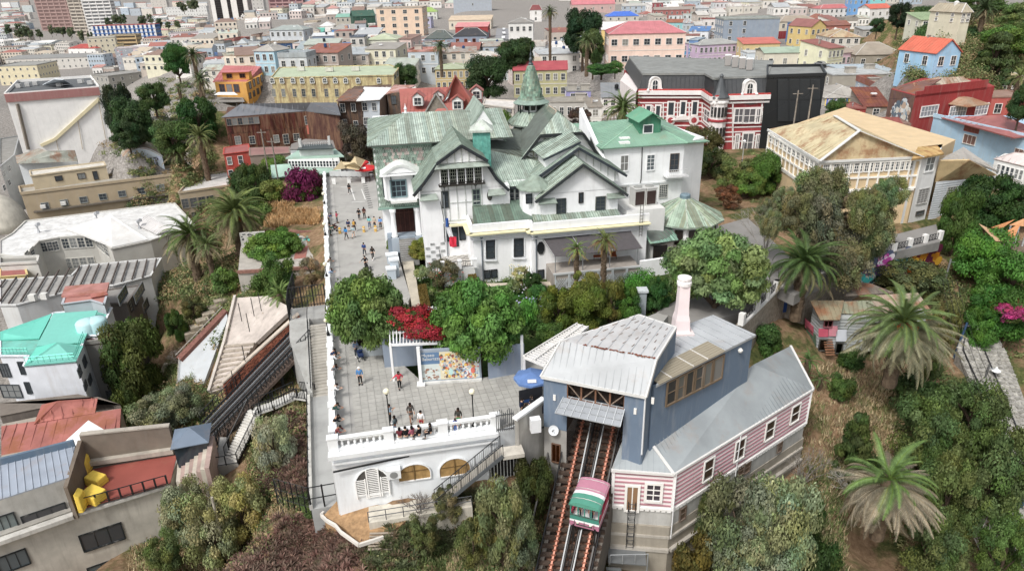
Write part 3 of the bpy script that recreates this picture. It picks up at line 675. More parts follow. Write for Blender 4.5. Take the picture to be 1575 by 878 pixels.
def filler():
 r=RN(77);occ=[((h['A']+h['d']*h['w']/2+h['n']*h['dep']/2).xy,max(h['w'],h['dep'])*.62)for h in HS]
 occ+=[(V(c),q)for c,q in(((-120,215),34),((-92,152),26),((-55,195),22),((-40,170),30),((-62,160),24),((25,140),40),((50,105),26),((75,128),26),((65,110),20),((-100,120),40),((-20,150),24),((-62,215),26),((-95,185),30))]
 Y=165.0;n=0;fm=MB()
 while Y<2600:
  st=9+Y*.011;x=-Y*.82
  while x<Y*.82:
   px=x+r.uniform(-2,2);py=Y+r.uniform(-3,3);z=tz(px,py);u,v=pj((px,py,z+5));low=z<-25;wd=r.uniform(8,14)*(1 if not low else 1.6)*(1+Y/2500);x+=wd*1.04
   if not(-30<u<1600 and-30<v<190)or n>1300:continue
   if 1370<u and Y<420:continue
   if low and(v>96 or any(a_<u<b_ and v<c_ for a_,b_,c_ in((38,168,70),(308,382,62),(400,468,50),(132,240,78),(225,256,28)))):continue
   if not low and v>(60 if u>1180 else 78 if u>860 else 105):continue
   if 180<u<330 and 100<v<200:continue
   if any((V((px,py))-c).length<q+wd*.42 for c,q in occ):continue
   occ.append((V((px,py)),wd*.5));hg=r.uniform(5,9)if not low else r.uniform(7,16);a=R(r.choice((-8,-4,4,10,18,-16)));d=V((cos(a),sin(a),0));nn=V((-d.y,d.x,0));dep=wd*r.uniform(.8,1.2)
   A=V((px,py,z+hg))-d*wd/2-nn*dep/2;k=dict(g=1)if low else{};far_=Y>500;n+=1;wc,rc_,rf,ri=r.choice(FR),r.choice(FC),r.choice(('flat','flat','gx','hip','shed')),r.uniform(1,2.6)
   if Y<300 and n<70:
    house(dict(label='small house packed among the roofs of the hill town',A=A,d=d,n=nn,w=wd,hg=hg,dep=dep,ang=a,roof=rf,rise=ri,wc=wc,rc=rc_,nx=max(2,int(wd/3)),ny=2 if hg<9 else int(hg/4),grp=1,rust=r.random()<.25));continue
   fm.mi=0;B,C,D=A+d*wd,A+d*wd+nn*dep,A+nn*dep;fm.prism([A,B,C,D],z-6,lin(wc));rt_=lin(rc_);u_=ZU(ri);o=ZU(.1)
   if rf=='flat':fm.prism([A+o,B+o,C+o,D+o],A.z-.3,rt_)
   elif rf=='shed':fm.slab([A+o,B+o,C+u_,D+u_],.3,rt_)
   else:
    kk=nn*dep/2+u_;i_=d*(wd*.3 if rf=='hip' else 0);[fm.slab(q,.3,rt_)for q in([A+o,B+o,B+kk-i_,A+kk+i_],[D+o,C+o,B+kk-i_,A+kk+i_])]
    for x,y,w_ in((A,D,A+kk+i_),(B,C,B+kk-i_)):fm.slab([x+o,y+o,w_],.3,rt_)if rf=='hip' else fm.hull([x,y,w_],[x+d*.05,y+d*.05,w_+d*.05],lin(wc))
   for _ in range(r.choice((0,1,2,3))):
    q=A+d*wd*r.uniform(.15,.85)+nn*dep*r.uniform(.2,.8);w_=r.uniform(.5,2.2);g_=r.choice(((.7,.7,.7),(.25,.25,.28),(.5,.3,.22),(.75,.72,.65),(.1,.2,.4)));fm.box((q.x,q.y,A.z+ri*.5+.6),(w_,w_*.8,1.4),a,g_)
   fm.box((A.x+d.x*wd/2-nn.x*.1,A.y+d.y*wd/2-nn.y*.1,z+hg*.5),(wd,.15,.25),a,lin('d5d2cc'))
   fm.mi=1;nf=max(1,int(hg/3.3));nw=max(2,int(wd/3))
   for f in range(nf):
    for i in range(nw):p=A+d*wd*(i+.5)/nw-nn*.06;fm.box((p.x,p.y,z+hg*(f+.55)/nf),(1.3,.1,1.6),a,(.05,.06,.07));
    for i in range(2):q=(A if px>0 else B)+nn*dep*(i+.5)/2;fm.box((q.x,q.y,z+hg*(f+.55)/nf),(.1,1.3,1.6),a,(.05,.06,.07))
  Y+=st*1.05
 o=stuff(fm.obj('town_houses',['paint','glass'],None));o['label']='mass of small houses and blocks filling the hazy town behind'
for h in HS:house(h)
filler()
def museum():
 T=thing('museum','large white palace with green patina roofs and half timbered gables on the terrace','museum',MS(20,36,-1))
 W='f2f3f4';ZB=-3.0
 def wall(pts,top,zb=ZB,name='wall',col=W,m='enamel',par=T):
  b=MB();b.prism([MS(s,t,top)for s,t in pts],zb);return b.obj(name,m,par,col)
 def poly(name,m,col,pts,th=.2,par=T):
  b=MB();b.slab([MS(*p)for p in pts],th);return b.obj(name,m,par,col)
 def roofp(pl,step=.45,col='aab6ad',m='patina',name='roof',th=.18,pal=PAT,par=T,d=None):
  b=MB();pl=[MS(*p)for p in pl];b.slab(pl,th);o=b.obj(name,m,par,'6a736c')
  s=MB();strips(s,pl,step,.03,pal,.05,d);stuff(s.obj('roof_strip',m,o,col));return o
 def edge(par,pts,w=.18,h=.35,col='32383d',name='barge_board',m='wood'):
  b=MB()
  for p,q in zip(pts,pts[1:]):b.bar(MS(*p),MS(*q),w,h)
  return b.obj(name,m,par,col)
 def posts(par,t,xs,z0f,z1f,col='b9bdb6',hor=(),wd=.12):
  for x in xs:
   b=MB();a,c=z0f(x),z1f(x)
   if c-a>.15:b.bar(MS(x,t-.03,a),MS(x,t-.03,c),wd,.06,up=(0,1,0));b.obj('timber','wood',par,col)
  for a,c,z in hor:
   MB().bar(MS(a,t-.035,z),MS(c,t-.035,z),.06,wd).obj('timber','wood',par,col)
 def interp(pts):
  def f(x):
   for(a,b),(c,d)in zip(pts,pts[1:]):
    if a<=x<=c:return b+(d-b)*(x-a)/(c-a)
   return pts[0][1]if x<pts[0][0]else pts[-1][1]
  return f
 def mwin(par,t,box,nx=2,ny=2,col='20262a',**k):return win(par,MS(0,t),MS(10,t),box,nx,ny,col,**k)
 F=wall([(15,31.5),(22,31.5),(22,30.3),(36.2,30.3),(36.2,40),(15,40)],5.0)
 b=MB()
 line=[(14.9,36),(14.9,31.3),(21.9,31.3),(21.9,30.1),(36.3,30.1)]
 for(a,c),(e,g)in zip(line,line[1:]):
  b.bar(MS(a,c,5.75),MS(e,g,5.75),.3,.95);
 b.obj('parapet','enamel',F,W)
 b=MB();ln2=[(x-.3 if i<2 else x-.3*(i<4),t-.35)for i,(x,t)in enumerate(line)]
 for(a,c),(e,g)in zip(ln2,ln2[1:]):b.bar(MS(a,c,5.12),MS(e,g,5.12),.75,.16)
 b.obj('cornice','paint',F,'e6deae')
 b=MB()
 for(a,c),(e,g)in zip(line,line[1:]):b.bar(MS(a,c-.1,4.85),MS(e,g-.1,4.85),.4,.35);b.bar(MS(a,c-.05,4.3),MS(e,g-.05,4.3),.2,.08)
 b.obj('moulding','enamel',F,'dfe2e6')
 roofp([(15.2,31.6,5.9),(22.2,31.6,5.9),(23.4,35.6,7.4),(15.6,35.6,7.6)],.55,'94a197',pal=[(.5,.62,.55),(.62,.76,.68),(.42,.46,.4),(.55,.7,.62)])
 roofp([(22.2,30.5,5.85),(33,30.5,5.85),(33,32.6,6.5),(22.4,32.6,6.5)],.6,'94a197')
 for bx in((749,371,760,396),(792,368,804,393)):w_=mwin(F,31.5,bx,1,3,'2a2f33',fr=.12)
 for bx in((749,371,760,396),(792,368,804,393)):
  b=MB()
  for(u,v)in((bx[0]-2.6,0),(bx[2]+2.6,0)):
   p=MT(u,bx[1]-2,31.45);q=MT(u,bx[3]+1,31.45);b.bar(p,q,.22,.12)
  b.bar(MT(bx[0]-4,bx[3]+4,31.4),MT(bx[2]+4,bx[3]+4,31.4),.35,.2)
  b.obj('window_surround','enamel',F,'e9ecef')
 for bx in((746,416,753,427),(756.5,415,763.5,426)):mwin(F,31.5,bx,1,1,'23282c')
 mwin(F,30.3,(828,416,836,426),1,1,'23282c')
 for(u,v,t)in((831.5,381,30.3),):
  b=MB();c=MT(u,v,t)-MS(0,.08)+MS(0,0);n=8
  e=MS(1,0)-MS(0,0);ring=[c+e*.48*cos(R(22.5+45*k))+V((0,0,.85*sin(R(22.5+45*k))))for k in range(8)]
  off=(MS(0,0)-MS(0,1))*.06;b.hull([p for p in ring],[p+off for p in ring]);b.obj('oval_window','glass',F,'26282b')
 for u,t,zt in((741,31.5,5.0),(824.5,30.3,5.0)):
  b=MB();p=MT(u,380,t)-(MS(0,1)-MS(0,0))*.12;b.tube([(p.x,p.y,ZB+1.5),(p.x,p.y,zt-.2)],.09,6);b.box((p.x,p.y,zt-.35),(.35,.3,.4));b.obj('downpipe','metal',F,'77828c')
 b=MB()
 for k in range(6):b.prism([MS(19.6+k*.8,31.45,1.9-.0),MS(20.4+k*.8,31.45),MS(20.4+k*.8,30.2),MS(19.6+k*.8,30.2)]and[V((*MS(x_,t_).xy,-1.6+.55*k))for x_,t_ in((19.6+k*.8,31.45),(20.4+k*.8,31.45),(20.4+k*.8,30.35),(19.6+k*.8,30.35))],ZB)
 b.obj('stair_wall','enamel',T,'e9ecef')
 Tz=1.2
 tr=wall([(11.6,35),(15,35),(15,30.6),(11.2,30.6)],Tz,name='terrace',col='dadbd9')
 b=MB()
 for i in range(7):
  for j in range(9):
   b.box(MS(11.6+i*.47,31.1+j*.43,Tz+.02),(.44,.4,.03),R(10),((.95,.94,.92),(.62,.6,.58))[(i+j)%2])
 stuff(b.obj('floor_tile','paving',tr,'cfccc6'))
 for x in(11.2,13.2,15):
  b=MB();b.box(MS(x,30.6,Tz+.45),(.4,.4,1.0),R(10));b.box(MS(x,30.6,Tz+1.0),(.5,.5,.12),R(10));b.obj('pier','enamel',tr,W)
 b=MB()
 for x0,x1 in((11.4,13),(13.4,14.8)):
  b.bar(MS(x0,30.6,Tz+.85),MS(x1,30.6,Tz+.85),.06,.06);b.bar(MS(x0,30.6,Tz+.15),MS(x1,30.6,Tz+.15),.05,.05)
  for k in range(5):x=x0+(x1-x0)*(k+.5)/5;b.bar(MS(x,30.6,Tz+.15),MS(x+.12,30.6,Tz+.85),.04)
 for k in range(9):b.bar(MS(11.2,31+k*.45,Tz),MS(11.2,31+k*.45,Tz+.85),.04)
 b.bar(MS(11.2,30.8,Tz+.85),MS(11.2,35,Tz+.85),.06);b.obj('railing','metal',tr,'55585b')
 A1=wall([(9.5,35),(20.2,35),(20.2,37),(9.5,37)],9.6)
 gp=[(9.0,9.6),(10.0,11.0),(11.6,13.1),(14.5,15.0),(17.4,13.0),(18.6,10.8),(19.6,9.4)]
 b=MB();prof=[(9.5,9.4),(10.2,10.9),(11.8,12.9),(14.5,14.7),(17.2,12.8),(18.4,10.6),(19.3,9.4)]
 b.hull([MS(s,47,z)for s,z in prof],[MS(s,35,z)for s,z in prof]);b.obj('wall','enamel',T,W)
 wall([(9.5,36),(20.2,36),(20.2,48),(9.5,48)],9.5)
 for(s0,z0),(s1,z1),st_ in(((11.6,13.15),(14.5,15.1),.42),((17.4,13.1),(14.5,15.1),.42)):
  roofp([(s0,33.9,z0),(s1,33.9,z1),(s1,49,z1),(s0,49,z0)],st_)
 for s0,z0,s1,z1 in((11.7,13.1,10.1,11.1),(10.1,11.1,8.7,9.5),(17.3,13.05,18.5,10.9),(18.5,10.9,19.9,9.3)):
  roofp([(s0,34.4,z0),(s1,34.4,z1),(s1,48,z1),(s0,48,z0)],.42)
 edge(T,[(11.5,33.8,13.0),(14.5,33.8,14.95),(17.5,33.8,12.95)])
 edge(T,[(11.6,34.3,12.8),(10.0,34.3,10.8),(8.6,34.3,9.3)]);edge(T,[(17.3,34.3,12.8),(18.5,34.3,10.7),(20.0,34.3,9.1)])
 b=MB();pr=[(11.9,12.95),(17.1,12.95),(14.5,14.65)];b.hull([MS(s,35.2,z)for s,z in pr],[MS(s,34.25,z)for s,z in pr]);ug=b.obj('gable','enamel',T,W)
 f1=interp([(11.9,12.95),(14.5,14.65),(17.1,12.95)]);posts(ug,34.22,(12.8,13.7,14.5,15.3,16.2),lambda x:12.95,f1,'c9cdc6')
 poly('pent_roof','patina','a0ada2',[(11.2,33.6,12.45),(17.7,33.6,12.45),(17.4,34.3,12.85),(11.6,34.3,12.85)],.12)
 lg=MB();p0,p1=MT(677,253,35),MT(738,293,35)
 s0,s1,zt,zb=11.9,16.9,12.4,10.3
 lg.hull([MS(s,34.9,zb)for s in(s0,s1)]+[MS(s1,34.98,zb),MS(s0,34.98,zb)],[MS(s,34.9,zt)for s in(s0,s1)]+[MS(s1,34.98,zt),MS(s0,34.98,zt)]);lo=lg.obj('loggia','glass',T,'15181a')
 for k in range(6):b=MB();x=s0+k*(s1-s0)/5;b.bar(MS(x,34.6,zb),MS(x,34.6,zt),.16);b.obj('post','enamel',lo,W)
 for k in range(5):
  b=MB();x=s0+k;
  for q in range(1,4):b.bar(MS(x+q*.25,34.85,zb+.2),MS(x+q*.25,34.85,zt),.05)
  for q in range(1,5):b.bar(MS(x+.1,34.85,zb+.1+q*.42),MS(x+.9,34.85,zb+.1+q*.42),.05)
  b.obj('window_frame','enamel',lo,'b3b8a8')
 b=MB();b.prism([MS(s0-.25,34.2,zb),MS(s1+.25,34.2,zb),MS(s1+.25,35,zb),MS(s0-.25,35,zb)],zb-.15)
 for k in range(6):b.bar(MS(s0+k*(s1-s0)/5,34.25,zb),MS(s0+k*(s1-s0)/5,34.25,zb+.3),.05)
 b.bar(MS(s0-.2,34.25,zb+.3),MS(s1+.2,34.25,zb+.3),.06);b.obj('balcony_sill','wood',lo,'3a3834')
 posts(A1,35,(12.0,12.8,13.8,14.8,15.6,16.8),lambda x:5.6,lambda x:10.1,'c9cdc9',hor=((12.8,16.6,7.9),(12.0,16.8,5.7)))
 mwin(A1,35,(680,295,689.5,319),2,3,'3a3f3d');mwin(A1,35,(728,292,737.5,314),2,3,'8b9c90')
 for bx in((684,345,692,370),(696,345,703.5,378),(707,344,715,368)):mwin(A1,35,bx,1,3,'1f2326')
 MB().prism([MS(12.6,34.3,5.3),MS(18,34.3,5.3),MS(18,35,5.3),MS(12.6,35,5.3)],5.1).obj('ledge','paint',A1,'e2dab0')
 for u,v in((683,283),(731,280)):
  b=MB();c=MT(u,v,34.95);b.tube([c+V((-.25,0,.2)),c+V((-.3,0,-.2)),c+ZU(-.5),c+V((.3,0,-.2)),c+V((.25,0,.2))],.06,5);b.tube([c+ZU(.3),c+ZU(-.9)],.04,4);b.obj('ornament','plastic',A1,'777c78')
 b=MB();c=MT(753,301,34.95);e=MS(1,0)-MS(0,0);of=(MS(0,0)-MS(0,1))*.1
 ring=[c+e*.33*cos(R(36*k))+V((0,0,.62*sin(R(36*k))))for k in range(10)];b.hull(ring,[p+of for p in ring]);b.obj('oval_window','glass',A1,'4a4a48')
 b=MB()
 for i in range(4):
  for j in range(6):
   if(i+j)%2==0:b.box(MS(9.8+i*.62,34.96,.4+j*.5),(.5,.08,.28),R(10))
 b.obj('brick_inlay','stone',A1,'a9acab')
 b=MB();p=MS(12.2,34.85);b.tube([(p.x,p.y,0),(p.x,p.y,9)],.08,6);b.obj('downpipe','metal',A1,'8a9298')
 for x0,x1 in((9.3,11.5),(17.4,19.6)):
  poly('pent_roof','patina','a0ada2',[(x0,34.1,8.7),(x1,34.1,8.7),(x1-.2,35.1,9.3),(x0+.2,35.1,9.3)],.12)
 Wb=wall([(4.4,42),(11.6,42),(11.6,62),(4.4,62)],14.0,zb=5.6,col='e9ecea')
 lw=wall([(4.7,43.4),(11.6,43.4),(11.6,62),(4.7,62)],5.7,col=W)
 sc_=MB();nx,nz=18,15
 def scales(fr,u_of,cnt,rows,z0,z1,cuts):
  for r in range(rows):
   z=z0+(z1-z0)*(r+.5)/rows
   for i in range(cnt):
    x=(i+.5+(.5 if r%2 else 0))/cnt
    if x>1:continue
    g=rnd.uniform(.55,1.15);c=(g*.9,g,g*.95)
    pu=rnd.random()
    if r>rows*.55 and abs(x-.5)<.35 and pu<.35:c=(1.5*g,1.1*g,1.15*g)
    yield x,z,c
 for x,z,c in scales(None,None,24,20,5.7,13.7,None):
  if .2<x<.78 and 7.4<z<10.6:continue
  w_=7.2/24;q=MS(4.4+x*7.2,41.96,z);sc_.bar(q-ZU(.22),q+ZU(.2)+(MS(0,1)-MS(0,0))*.06,w_*.9,.06,c,up=(0,1,0))
 for x,z,c in scales(None,None,50,20,5.7,13.7,None):
  q=MS(4.37,42+x*19.5,z);sc_.bar(q-ZU(.22),q+ZU(.2),.06,.33,c,up=(0,1,0))
 stuff(sc_.obj('scale_tile','patina',Wb,'9aa89c'))
 b=MB();b.bar(MS(4.2,41.8,5.75),MS(11.6,41.8,5.75),.5,.18);b.bar(MS(4.2,41.9,13.75),MS(11.6,41.9,13.75),.3,.3);b.obj('eaves_band','patina',Wb,'86a89a')
 rz,ez=16.2,14.0
 roofp([(3.7,41.3,ez),(11.9,41.3,ez),(22,41.3,ez),(22,50,rz),(9.0,50,rz)],.55);roofp([(3.7,41.3,ez),(9.0,50,rz),(3.7,60,ez)],.55)
 roofp([(3.7,60,ez),(9.0,50,rz),(22,50,rz),(22,60,ez)],.55)
 wall([(11.6,46),(21,46),(21,60),(11.6,60)],13.8,zb=ZB)
 MB().lathe(MS(9,50,rz),[(.2,0),(.12,.4),(.22,.6),(.05,1.0),(.02,1.3)],8).obj('finial','enamel',T,W)
 bay=wall([(5.6,40.9),(9.4,40.9),(9.9,42),(5.1,42)],10.5,zb=7.0)
 mwin(bay,40.9,(602,278,624,302),3,3,'7d9aa0',fr=.16)
 b=MB();n=12;lo_=[];hi_=[]
 for k in range(n+1):
  x=4.9+5.2*k/n;z=10.5+1.2*max(0,sin(pi*k/n))**1.3
  lo_.append((x,z))
 for k in range(n):
  (x0,z0),(x1,z1)=lo_[k],lo_[k+1];b.slab([MS(x0,40.2,z0),MS(x1,40.2,z1),MS(x1,42,z1+.25),MS(x0,42,z0+.25)],.3)
 b.obj('hood','enamel',bay,'dfe3df')
 b=MB();b.hull([MS(x,40.5,z-.1)for x,z in lo_[1:-1]],[MS(x,40.35,z-.1)for x,z in lo_[1:-1]]);b.prism([MS(4.8,40.15,10.5),MS(10.2,40.15,10.5),MS(10.2,40.5,10.5),MS(4.8,40.5,10.5)],10.3);b.obj('pediment','enamel',bay,W)
 for x in(5.15,6.2,9.0,9.8):MB().tube([MS(x,40.55,7.6),MS(x,40.55,10.3)],.08,6).obj('column','metal',bay,'3a474a')
 MB().prism([MS(5.9,40.3,7.0),MS(9.2,40.3,7.0),MS(9.2,40.95,7.0),MS(5.9,40.95,7.0)],6.75).obj('sill','enamel',bay,'d9d9d4')
 pf=MB();pf.prism([MS(5,41.2,1.9),MS(10.6,41.2,1.9),MS(10.6,44.2,1.9),MS(5,44.2,1.9)],ZB);pf.obj('porch_floor','conc',T,'8f9dab')
 b=MB();b.box(MS(7.5,43.3,3.6),(2.5,.16,3.4),R(10));dr=b.obj('door','wood',T,'3d211c')
 b=MB()
 for x in(6.9,7.5,8.1):b.box(MS(x,43.18,3.5),(.06,.05,3),R(10))
 b.box(MS(7.5,43.18,4.6),(2.3,.05,.08),R(10));b.obj('door_panel','wood',dr,'5a342c')
 for x in(6.0,9.1):
  MB().lathe(MS(x,41.5,1.9),[(.42,0),(.42,.25),(.34,.35),(.3,3.2),(.4,3.4),(.42,3.75)],14).obj('column','enamel',T,W,True)
  MB().box(MS(x,41.4,.9),(.95,.95,2.0),R(10)).obj('plinth','enamel',T,'a7b4c0')
 for k in range(12):
  MB().prism([MS(6.45,41.3-.36*(12-k)+.36,.08+k*.16),MS(8.75,41.3-.36*(12-k)+.36,.08+k*.16),MS(8.75,41.4,.08+k*.16),MS(6.45,41.4,.08+k*.16)],-.6+k*.02).obj('step','conc',T,'8b8a88')
 b=MB()
 for i in range(8):
  for j in range(6):
   if(i+j)%2:b.box(MS(9.9+i*.22,43.3,2.3+j*.55),(.2,.08,.3),R(10))
 b.obj('brick_inlay','brick',lw,'7a4a44')
 MB().box(MS(10.2,43.35,3.9),(.5,.1,2.2),R(10)).obj('window','glass',lw,'202326')
 b=MB();c=MT(741,215,38.5);q=[c+V((x,y,0))for x,y in((-1.05,-.9),(1.05,-.9),(1.05,.9),(-1.05,.9))]
 b.hull([V((p.x,p.y,11))for p in q],[V((p.x,p.y,15.6))for p in q]);ch=b.obj('chimney','copper',T,'5fae9f')
 b=MB();q2=[c+(p-c)*1.35 for p in q];b.hull([V((p.x,p.y,15.6))for p in q2],[V((p.x,p.y,15.85))for p in q2]);b.hull([V((p.x,p.y,15.85))for p in q2],[V((c.x+(p.x-c.x)*.15,c.y+(p.y-c.y)*.15,16.9))for p in q2]);b.obj('cap','patina',ch,'c5cfc4')
 g0=45.0;ap,rt=MT(743,164,g0),MT(797,243,g0);a0=ap.z-rt.z
 e=MS(1,0)-MS(0,0);wl=(rt-ap).dot(e);base=ap+e*-wl
 b=MB();dv=(MS(0,1)-MS(0,0))*9;tri=[V((base.x,base.y,rt.z)),rt,ap];tri=[p-ZU(.25)for p in tri];b.hull([p+dv for p in tri],tri)
 b.hull([p+dv for p in(tri[0]-ZU(6),tri[1]-ZU(6),tri[1],tri[0])],[tri[0]-ZU(6),tri[1]-ZU(6),tri[1],tri[0]]);b.obj('gable','enamel',T,W)
 fw=(MS(0,0)-MS(0,1))*.9;L2=V((base.x,base.y,rt.z));ex=e*.5-ZU(.5*a0/wl)
 b=MB();b.slab([ap+fw*.1+ZU(.1),rt+ex+fw*.1,rt+ex+dv,ap+dv+ZU(.1)],.3);b.slab([ap+fw*.1+ZU(.1),L2-e*.5+fw*.1,L2-e*.5+dv,ap+dv+ZU(.1)],.3);b.obj('roof','patina',T,'98a99c')
 lk=wall([(19.3,36.4),(24.6,36.4),(24.6,50),(19.3,50)],9.7)
 roofp([(18.3,35.6,9.2),(24.3,35.6,9.2),(24.8,40,11.0),(17.3,42,12.8)],.5);roofp([(17.3,42,12.8),(24.8,40,11.0),(25.5,50,13.2),(17.3,50,13.4)],.6,'8f8f80')
 edge(lk,[(18.4,35.5,9.0),(24.4,35.5,9.0)],.2,.25)
 for bx in((768,291,772.5,313),(776,290,781,313),(784.5,290,790,312),(793,290,797.5,312)):mwin(lk,36.4,bx,1,3,'d9dcd8',fr=.1)
 tb=MB();tb.lathe(MS(23.2,34.2,6.2),[(1.9,0),(1.9,3.2)],10);tt=tb.obj('wall','enamel',T,W);tb=MB();tb.lathe(MS(23.2,34.2,9.3),[(2.3,0),(2.3,.15),(.3,1.5)],10);tb.obj('roof','patina',tt,'8fa091')
 mwin(tt,32.3,(810,299,817,312),1,2,'23282c')
 B1=wall([(23.6,32.2),(33.0,32.2),(33.0,42),(23.6,42)],9.0,zb=5)
 pb=[(23.6,8.9),(33.0,8.9),(28.4,12.2)]
 MB().hull([MS(s,38,z)for s,z in pb],[MS(s,32.2,z)for s,z in pb]).obj('gable','enamel',T,W)
 for s0,z0 in((22.7,8.5),(33.9,8.4)):roofp([(s0,31.6,z0),(28.4,31.6,12.5),(28.4,38,12.5),(s0,38,z0)],.45)
 edge(T,[(22.6,31.5,8.25),(28.4,31.5,12.3),(34.0,31.5,8.2)],.2,.3,'3a4143')
 for x0,x1 in((23.0,25.3),(31.4,33.7)):poly('pent_roof','patina','8d9c90',[(x0,31.4,8.0),(x1,31.4,8.0),(x1-.2,32.3,8.5),(x0+.2,32.3,8.5)],.12)
 mwin(B1,32.2,(856.5,306.5,869.5,327),2,4,'3b4440');mwin(B1,32.2,(917,303,930,324),2,4,'4b544e');mwin(B1,32.2,(891,297,896,311),1,2,'33302e')
 pu_=[(23.6,8.8),(24.2,10.4),(28.9,13.4),(34.2,10.2),(34.4,8.8)]
 b=MB();b.hull([MS(s,44,z)for s,z in pu_],[MS(s,36,z)for s,z in pu_]);gb=b.obj('gable','enamel',T,W)
 fz=interp([(23.8,10.2),(28.9,13.2),(34.2,10.2)]);fb_=interp([(22.7,8.9),(28.4,12.7),(33.9,8.8)])
 posts(gb,35.97,[24.3+k*.95 for k in range(11)],fb_,fz,'c9cdc9')
 for s0,z0 in((23.2,10.0),(35.0,9.8)):roofp([(s0,35.3,z0),(28.9,35.3,13.6),(28.9,44,13.6),(s0,44,z0)],.42,d=None)
 edge(T,[(23.1,35.2,9.75),(28.9,35.2,13.4),(35.1,35.2,9.55)],.2,.3,'39424a')
 dp_=[MT(826,237,36.5),MT(842,257,35.2),MT(889,237,35.8),MT(874,211,40)]
 z_=(13.2,13.0,14.2,14.6)
 b=MB();dq=[MS(24.0,40.6,12.6),MS(24.6,35.8,12.3),MS(29.3,36.0,14.1),MS(28.9,42.5,14.9)];b.slab(dq,.15);dro=b.obj('roof','patina',T,'9aa59b');s=MB();strips(s,dq,.42,.03,PAT);stuff(s.obj('roof_strip','patina',dro,'aab6ad'))
 MB().bar(dq[1]-ZU(.15),dq[2]-ZU(.15),.2,.22).obj('barge_board','wood',dro,'39424a')
 b=MB();w1=[MS(24.9,36.2,10.6),MS(28.9,36.2,13.3),MS(29.0,36.2,13.85),MS(24.9,36.2,12.2)];b.hull([p+(MS(0,1)-MS(0,0))*4 for p in w1],w1);b.obj('dormer_wall','enamel',T,W)
 b=MB();pc=[(22.6,9),(22.8,11.0),(25.6,14.2),(30.6,14.2),(32.6,11.5),(32.8,9)];b.hull([MS(s,54,z)for s,z in pc],[MS(s,41,z)for s,z in pc]);gc=b.obj('gable','enamel',T,W)
 posts(gc,40.97,(24.5,26.0,27.4,29.4),lambda x:10,interp([(22.8,11),(25.6,14.2),(30.6,14.2),(32.6,11.5)]),'a9a988',hor=((24,26.6,12.0),))
 mwin(gc,41,(837,213,844,226),1,2,'b9bdb5')
 roofp([(25.2,40.3,14.3),(30.8,40.3,14.3),(28.2,43.5,16.4)],.4);roofp([(22.0,40.5,10.4),(25.2,40.3,14.3),(28.2,43.5,16.4),(28.2,54,16.4),(22.0,54,10.4)],.42,'aab6ad')
 roofp([(30.8,40.3,14.3),(33.4,40.5,10.6),(33.4,54,10.6),(28.2,54,16.4),(28.2,43.5,16.4)],.5)
 edge(T,[(21.9,40.2,10.1),(25.2,40.1,14.1),(30.8,40.1,14.1),(33.5,40.2,10.3)],.2,.3,'2c3234')
 MB().slab([MS(27.2,43.6,15.5),MS(28.2,43.6,16.6),MS(28.2,48,16.6),MS(27.2,48,15.5)],.1).obj('patch','paint',T,'b9a894')
 b=MB();q=[MS(33.6,38.5,9.5),MS(34.1,38.5,9.5),MS(34.1,52,15.2),MS(33.6,52,15.2)];b.prism(q,5);b.obj('party_wall','enamel',T,W)
 MB().hull([MS(33.5,40,8.2),MS(33.55,40,8.2),MS(33.55,46,8.2),MS(33.5,46,8.2)],[MS(33.5,40,9.8),MS(33.55,40,9.8),MS(33.55,46,12.3),MS(33.5,46,12.3)]).obj('black_panel','metal',T,'2b2e30')
 c=MS(26.5,51.5);Z=V((c.x,c.y,0));tw=MB();tw.lathe(Z+ZU(5),[(2.5,0),(2.5,4),(2.35,8.6)],16);tw=tw.obj('tower','enamel',T,W,False)
 for k in range(8):
  a=R(-90+10+45*k-8);b=MB();q=Z+V((cos(a)*2.42,sin(a)*2.42,12.2));b.box(q,(.15,1.1,2.0),a);b.obj('window','glass',tw,'6f7470')
 def cone(name,prof,par,n=8,col='9aa89c',rzz=R(22.5+10)):
  b=MB();b.lathe(Z,prof,n,rz=rzz);return b.obj(name,'patina',par,col)
 cone('roof',[(3.45,13.6),(3.45,13.75),(1.6,15.3),(.2,15.4)],tw)
 s=MB()
 for k in range(8):
  a0_,a1_=R(32.5+45*k),R(32.5+45*k+45);q=[Z+V((3.5*cos(a0_),3.5*sin(a0_),13.78)),Z+V((3.5*cos(a1_),3.5*sin(a1_),13.78)),Z+V((1.65*cos(a1_),1.65*sin(a1_),15.33)),Z+V((1.65*cos(a0_),1.65*sin(a0_),15.33))]
  strips(s,q,.45,.03,PAT)
 stuff(s.obj('roof_strip','patina',tw,'a0ada2'))
 bf=MB();bf.lathe(Z,[(1.25,15.3),(1.25,16.6)],8,rz=R(32.5));bf=bf.obj('belfry','enamel',T,'e4e6e4')
 for k in range(8):
  a=R(32.5+45*k);b=MB();q=Z+V((1.85*cos(a),1.85*sin(a),0));b.tube([q+ZU(15.2),q+ZU(16.6)],.11,6);b.obj('column','metal',bf,'2b3434')
  a=R(55+45*k);b=MB();q=Z+V((1.2*cos(a),1.2*sin(a),16));b.box(q,(.12,.6,.9),a);b.obj('opening','glass',bf,'2a2422')
 cone('spire',[(2.5,16.4),(2.55,16.5),(1.75,17.0),(1.5,17.4),(1.35,18.2),(1.05,19.4),(.72,20.5),(.42,21.3),(.3,21.5)],tw,16,'8fa79a')
 b=MB();r_=RN(2)
